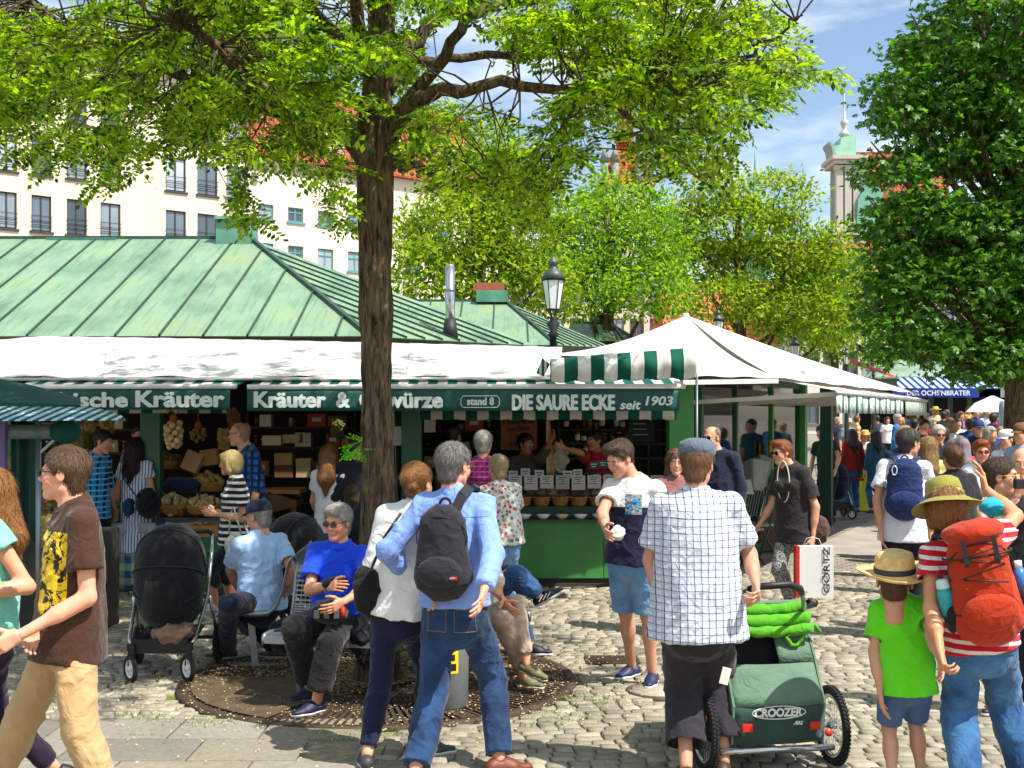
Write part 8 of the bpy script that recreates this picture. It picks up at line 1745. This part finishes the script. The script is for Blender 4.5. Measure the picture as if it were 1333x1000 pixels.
# ---- far crowd
TOPS = ['#2a62a0', '#20242f', '#d8d4cc', '#7a1c2c', '#1c2438', '#c9a86a', '#35404a', '#e0dcd8', '#1f5a5a', '#5a3a6a', '#30343a', '#a8442c', '#6a7a8a', '#151820']
HRC = [('#2a1a10', '#4a3424'), ('#120d0b', '#2c211a'), ('#7a5a34', '#b8945a'), ('#6a6864', '#b8b4ac'), ('#4a2c18', '#7a4c2c')]
TN = {'#2a62a0': 'blue', '#20242f': 'charcoal', '#d8d4cc': 'off-white', '#7a1c2c': 'wine red', '#1c2438': 'midnight blue', '#c9a86a': 'sand coloured', '#35404a': 'slate', '#e0dcd8': 'white', '#1f5a5a': 'petrol', '#5a3a6a': 'purple', '#30343a': 'anthracite', '#a8442c': 'rust red', '#6a7a8a': 'grey blue', '#151820': 'black'}
def crowd(px, ytop, Y, top, label, yaw=180, hair='short', hc=HRC[0], sex='m', hat=None, bottom=None, sl=.7, skirt=None, skin=SK2, bag=None, group=None, la=None, ra=None, S=None):
    g0 = gz(Y); zt = P(0, ytop, Y).z - g0; S = S or max(.88, min(1.06, zt / 1.78)); hz_ = g0 + 1.665 * S; s_ = F / Y; py = HZ + (H - hz_) * s_
    nk = HZ + (H - (g0 + 1.5 * S)) * s_; pe = HZ + (H - (g0 + .93 * S)) * s_
    p = person(label, Y, (px, nk), (px, pe), yaw, head=(px, py), S=S, sex=sex, hair=hair, hairc=hc, skin=skin, top=T_(cloth(top), sleeve=sl, skirt=skirt, amp=.006), bottom=T_(bottom or NAVY), q=.02 if Y > 18 else .015, eyes=False, group=group,
        lf=None, rf=None, la=la, ra=ra)
    if hat: cap_hat(p, 'hat', mat(hat[0], .8), hat[1])
    if g0 > .0:
        for ch in p.root.children: pass
    return p
crowd(1110, 559, 24.5, '#8a1c18', 'woman in long red coat and jeans with dark hair seen from behind', 185, 'long', HRC[1], 'f', sl=1.9, skirt=.22, bottom=JE2)
crowd(1140, 560, 24.3, '#24506a', 'woman in denim jacket and olive cap beside the red coat', 200, 'long', HRC[1], 'f', ('#6d6a3a', 'cap'), sl=1.9, bottom=JE2)
crowd(1126, 562, 27, '#cfc4b0', 'woman in straw hat between the red coat and the denim jacket', -20, 'bob', HRC[2], 'f', ('#c9a25a', 'straw'))
crowd(1168, 538, 30, '#2468a8', 'grey-haired person in bright blue jacket turned sideways before the far stalls', 60, 'short', HRC[3], 'm', sl=1.9)
crowd(1152, 560, 17.5, '#6a7a8a', 'man with bag straps walking away left of the white-shirted backpacker', 172, 'short', HRC[0]) if False else None
crowd(1104, 545, 33, '#7a8a9a', 'person under the banner in grey with a camera bag', 10, 'short', HRC[0], hat=('#b9a88a', 'cap'))
crowd(1178, 556, 14.6, '#1c2c4a', 'brown-haired man right behind the head of the backpacker', 172, 'bob', HRC[2], 'm', sl=1.6)
crowd(1199, 562, 16.5, '#1a1c24', 'woman with sunglasses peeping over the blond woman', 5, 'bob', HRC[4], 'f')
crowd(1203, 545, 22, '#1c4a5a', 'dark-haired man with sunglasses in petrol shirt in the crowd', 0, 'short', HRC[1])
crowd(1190, 543, 26, '#5a4a34', 'man in brown jacket leaning left in the crowd', 150, 'short', HRC[1], sl=1.9)
crowd(1218, 530, 38, '#c9b08a', 'person with yellow sun hat far back under the blue awning', 170, 'bob', HRC[2], 'f', ('#d8b44a', 'straw'))
crowd(1236, 541, 27, '#d8dcd8', 'woman in white with dark bob facing the camera in mid crowd', 10, 'bob', HRC[4], 'f')
crowd(1253, 571, 16.8, '#c43a5a', 'woman wrapped in a turquoise and pink patterned headscarf seen from behind', 185, 'long', ('#0f8a86', '#b03a5a'), 'f', sl=1.7)
crowd(1273, 548, 20, '#15203c', 'man in navy cap and navy sweater facing the camera', -5, 'short', HRC[1], hat=('#1c2a5a', 'cap'), sl=1.9)
crowd(1261, 529, 40, '#c99a5a', 'person in orange top far back left of the dark blue shirt', 10, 'bob', HRC[4], 'f', sl=.3)
crowd(1271, 533, 37, '#1c2c6a', 'woman in dark blue blouse far back beneath the grey sign', 0, 'short', HRC[0], 'f')
crowd(1286, 530, 36, '#b9c4d8', 'white-haired man with sunglasses in pale shirt far back', -5, 'short', HRC[3])
crowd(1293, 533, 31, '#6a1c4a', 'woman in magenta T-shirt turned right before the white parasol', 100, 'bob', HRC[1], 'f')
crowd(1303, 548, 29, '#2450a8', 'blond child sized person in bright blue by the parasol', 190, 'bob', HRC[2], 'f', S=.9)
crowd(1311, 561, 15.5, '#d8dce4', 'woman in white sleeveless top and white sailor cap taking notes', -50, 'short', HRC[1], 'f', ('#e4e4e4', 'flat'), sl=.15)
crowd(1331, 552, 14.5, '#8a9cb4', 'man in brown cap and light blue shirt at the right edge', -60, 'short', HRC[0], hat=('#6a4428', 'cap'))
crowd(1250, 536, 33, '#7a5a9a', 'woman in lilac top in the middle of the far crowd', 15, 'bob', HRC[4], 'f')
crowd(1228, 536, 34, '#20242f', 'dark clothed man behind the white blouse woman', 170, 'short', HRC[1])
crowd(1262, 541, 25, '#1c4a7a', 'man with blue backpack straps walking away in the mid crowd', 175, 'short', HRC[0])
ii_ = 0
used = [1168, 1178, 1199, 1203, 1190, 1218, 1236]
desc = ['striding left', 'walking away', 'turned to the right', 'facing the camera', 'standing still']
spots = [(1182, 542, 42), (1194, 540, 44), (1206, 538, 41), (1213, 545, 30), (1225, 543, 43), (1243, 539, 42), (1255, 538, 44), (1240, 548, 23), (1280, 540, 42), (1298, 541, 40), (1310, 543, 38), (1322, 545, 36), (1330, 540, 41), (1288, 556, 19), (1322, 560, 24), (1228, 556, 20), (1247, 545, 29), (1174, 544, 36), (1090, 548, 38), (1115, 546, 40), (1142, 545, 40), (1155, 543, 38), (1316, 552, 28), (1276, 537, 44), (1232, 534, 44)]
for i, (px, yt, Y) in enumerate(spots):
    c = TOPS[i % 14]; sx = 'f' if i % 2 else 'm'; hn = ['brown', 'black', 'blond', 'grey', 'auburn'][i % 5]
    crowd(px, yt, Y, c, '%s-haired %s in %s top %s, %s' % (hn, 'woman' if sx == 'f' else 'man', TN[c], desc[(i * 3) % 5], ['under the blue awning', 'below the trees', 'near the grey sign'][i % 3] if px > 1160 else 'beneath the green and white banner'), [180, 175, 90, 0, 30][(i * 3) % 5], ['short', 'long', 'short', 'short', 'bob'][i % 5] if sx == 'm' or i % 5 in (1, 4) else 'bob', HRC[i % 5], sx, group='visitors crowding the far end of the market')

# sewn details
JST = mat('#a87a3c', .8)
for o_, cl, m_, z_, dx_, w_ in ((p11, 'trousers', denim('#0d1f3c', '#2a4c78'), -.015, .078, .125), (p28, 'trousers', denim('#1f4472', '#4f86b8'), .01, .085, .13), (p29, 'trousers', cloth('#4a628e'), -.0, .06, .09), (p24, 'trousers', cloth('#16161c'), .0, .075, .11)):
    for sg in (-1, 1): patch(o_, cl, o_.pv + o_.l * sg * dx_ + Z * z_, o_.l, Z, w_, w_ * 1.1, m_, 'back_pocket', .004, border=JST if o_ in (p11, p28) else BLK)
for o_, mm in ((p19, mat('#9aa6bc', .8)), (p11, mat('#5f7ec4', .8))):
    a_, c_ = o_.J['shL'], o_.J['shR']; seam(o_, 'shirt', [a_ - Z * .05 + o_.l * .03, (a_ + c_) / 2 - Z * .06, c_ - Z * .05 - o_.l * .03], mm, .0018)
for o_, mm in ((p11, mat('#122444', .8)), (p28, mat('#1a3a60', .8)), (p2, mat('#8a6c40', .8))): 
    seam(o_, 'trousers', [o_.pv + Z * .09, o_.pv - Z * .06], mm, .0022)
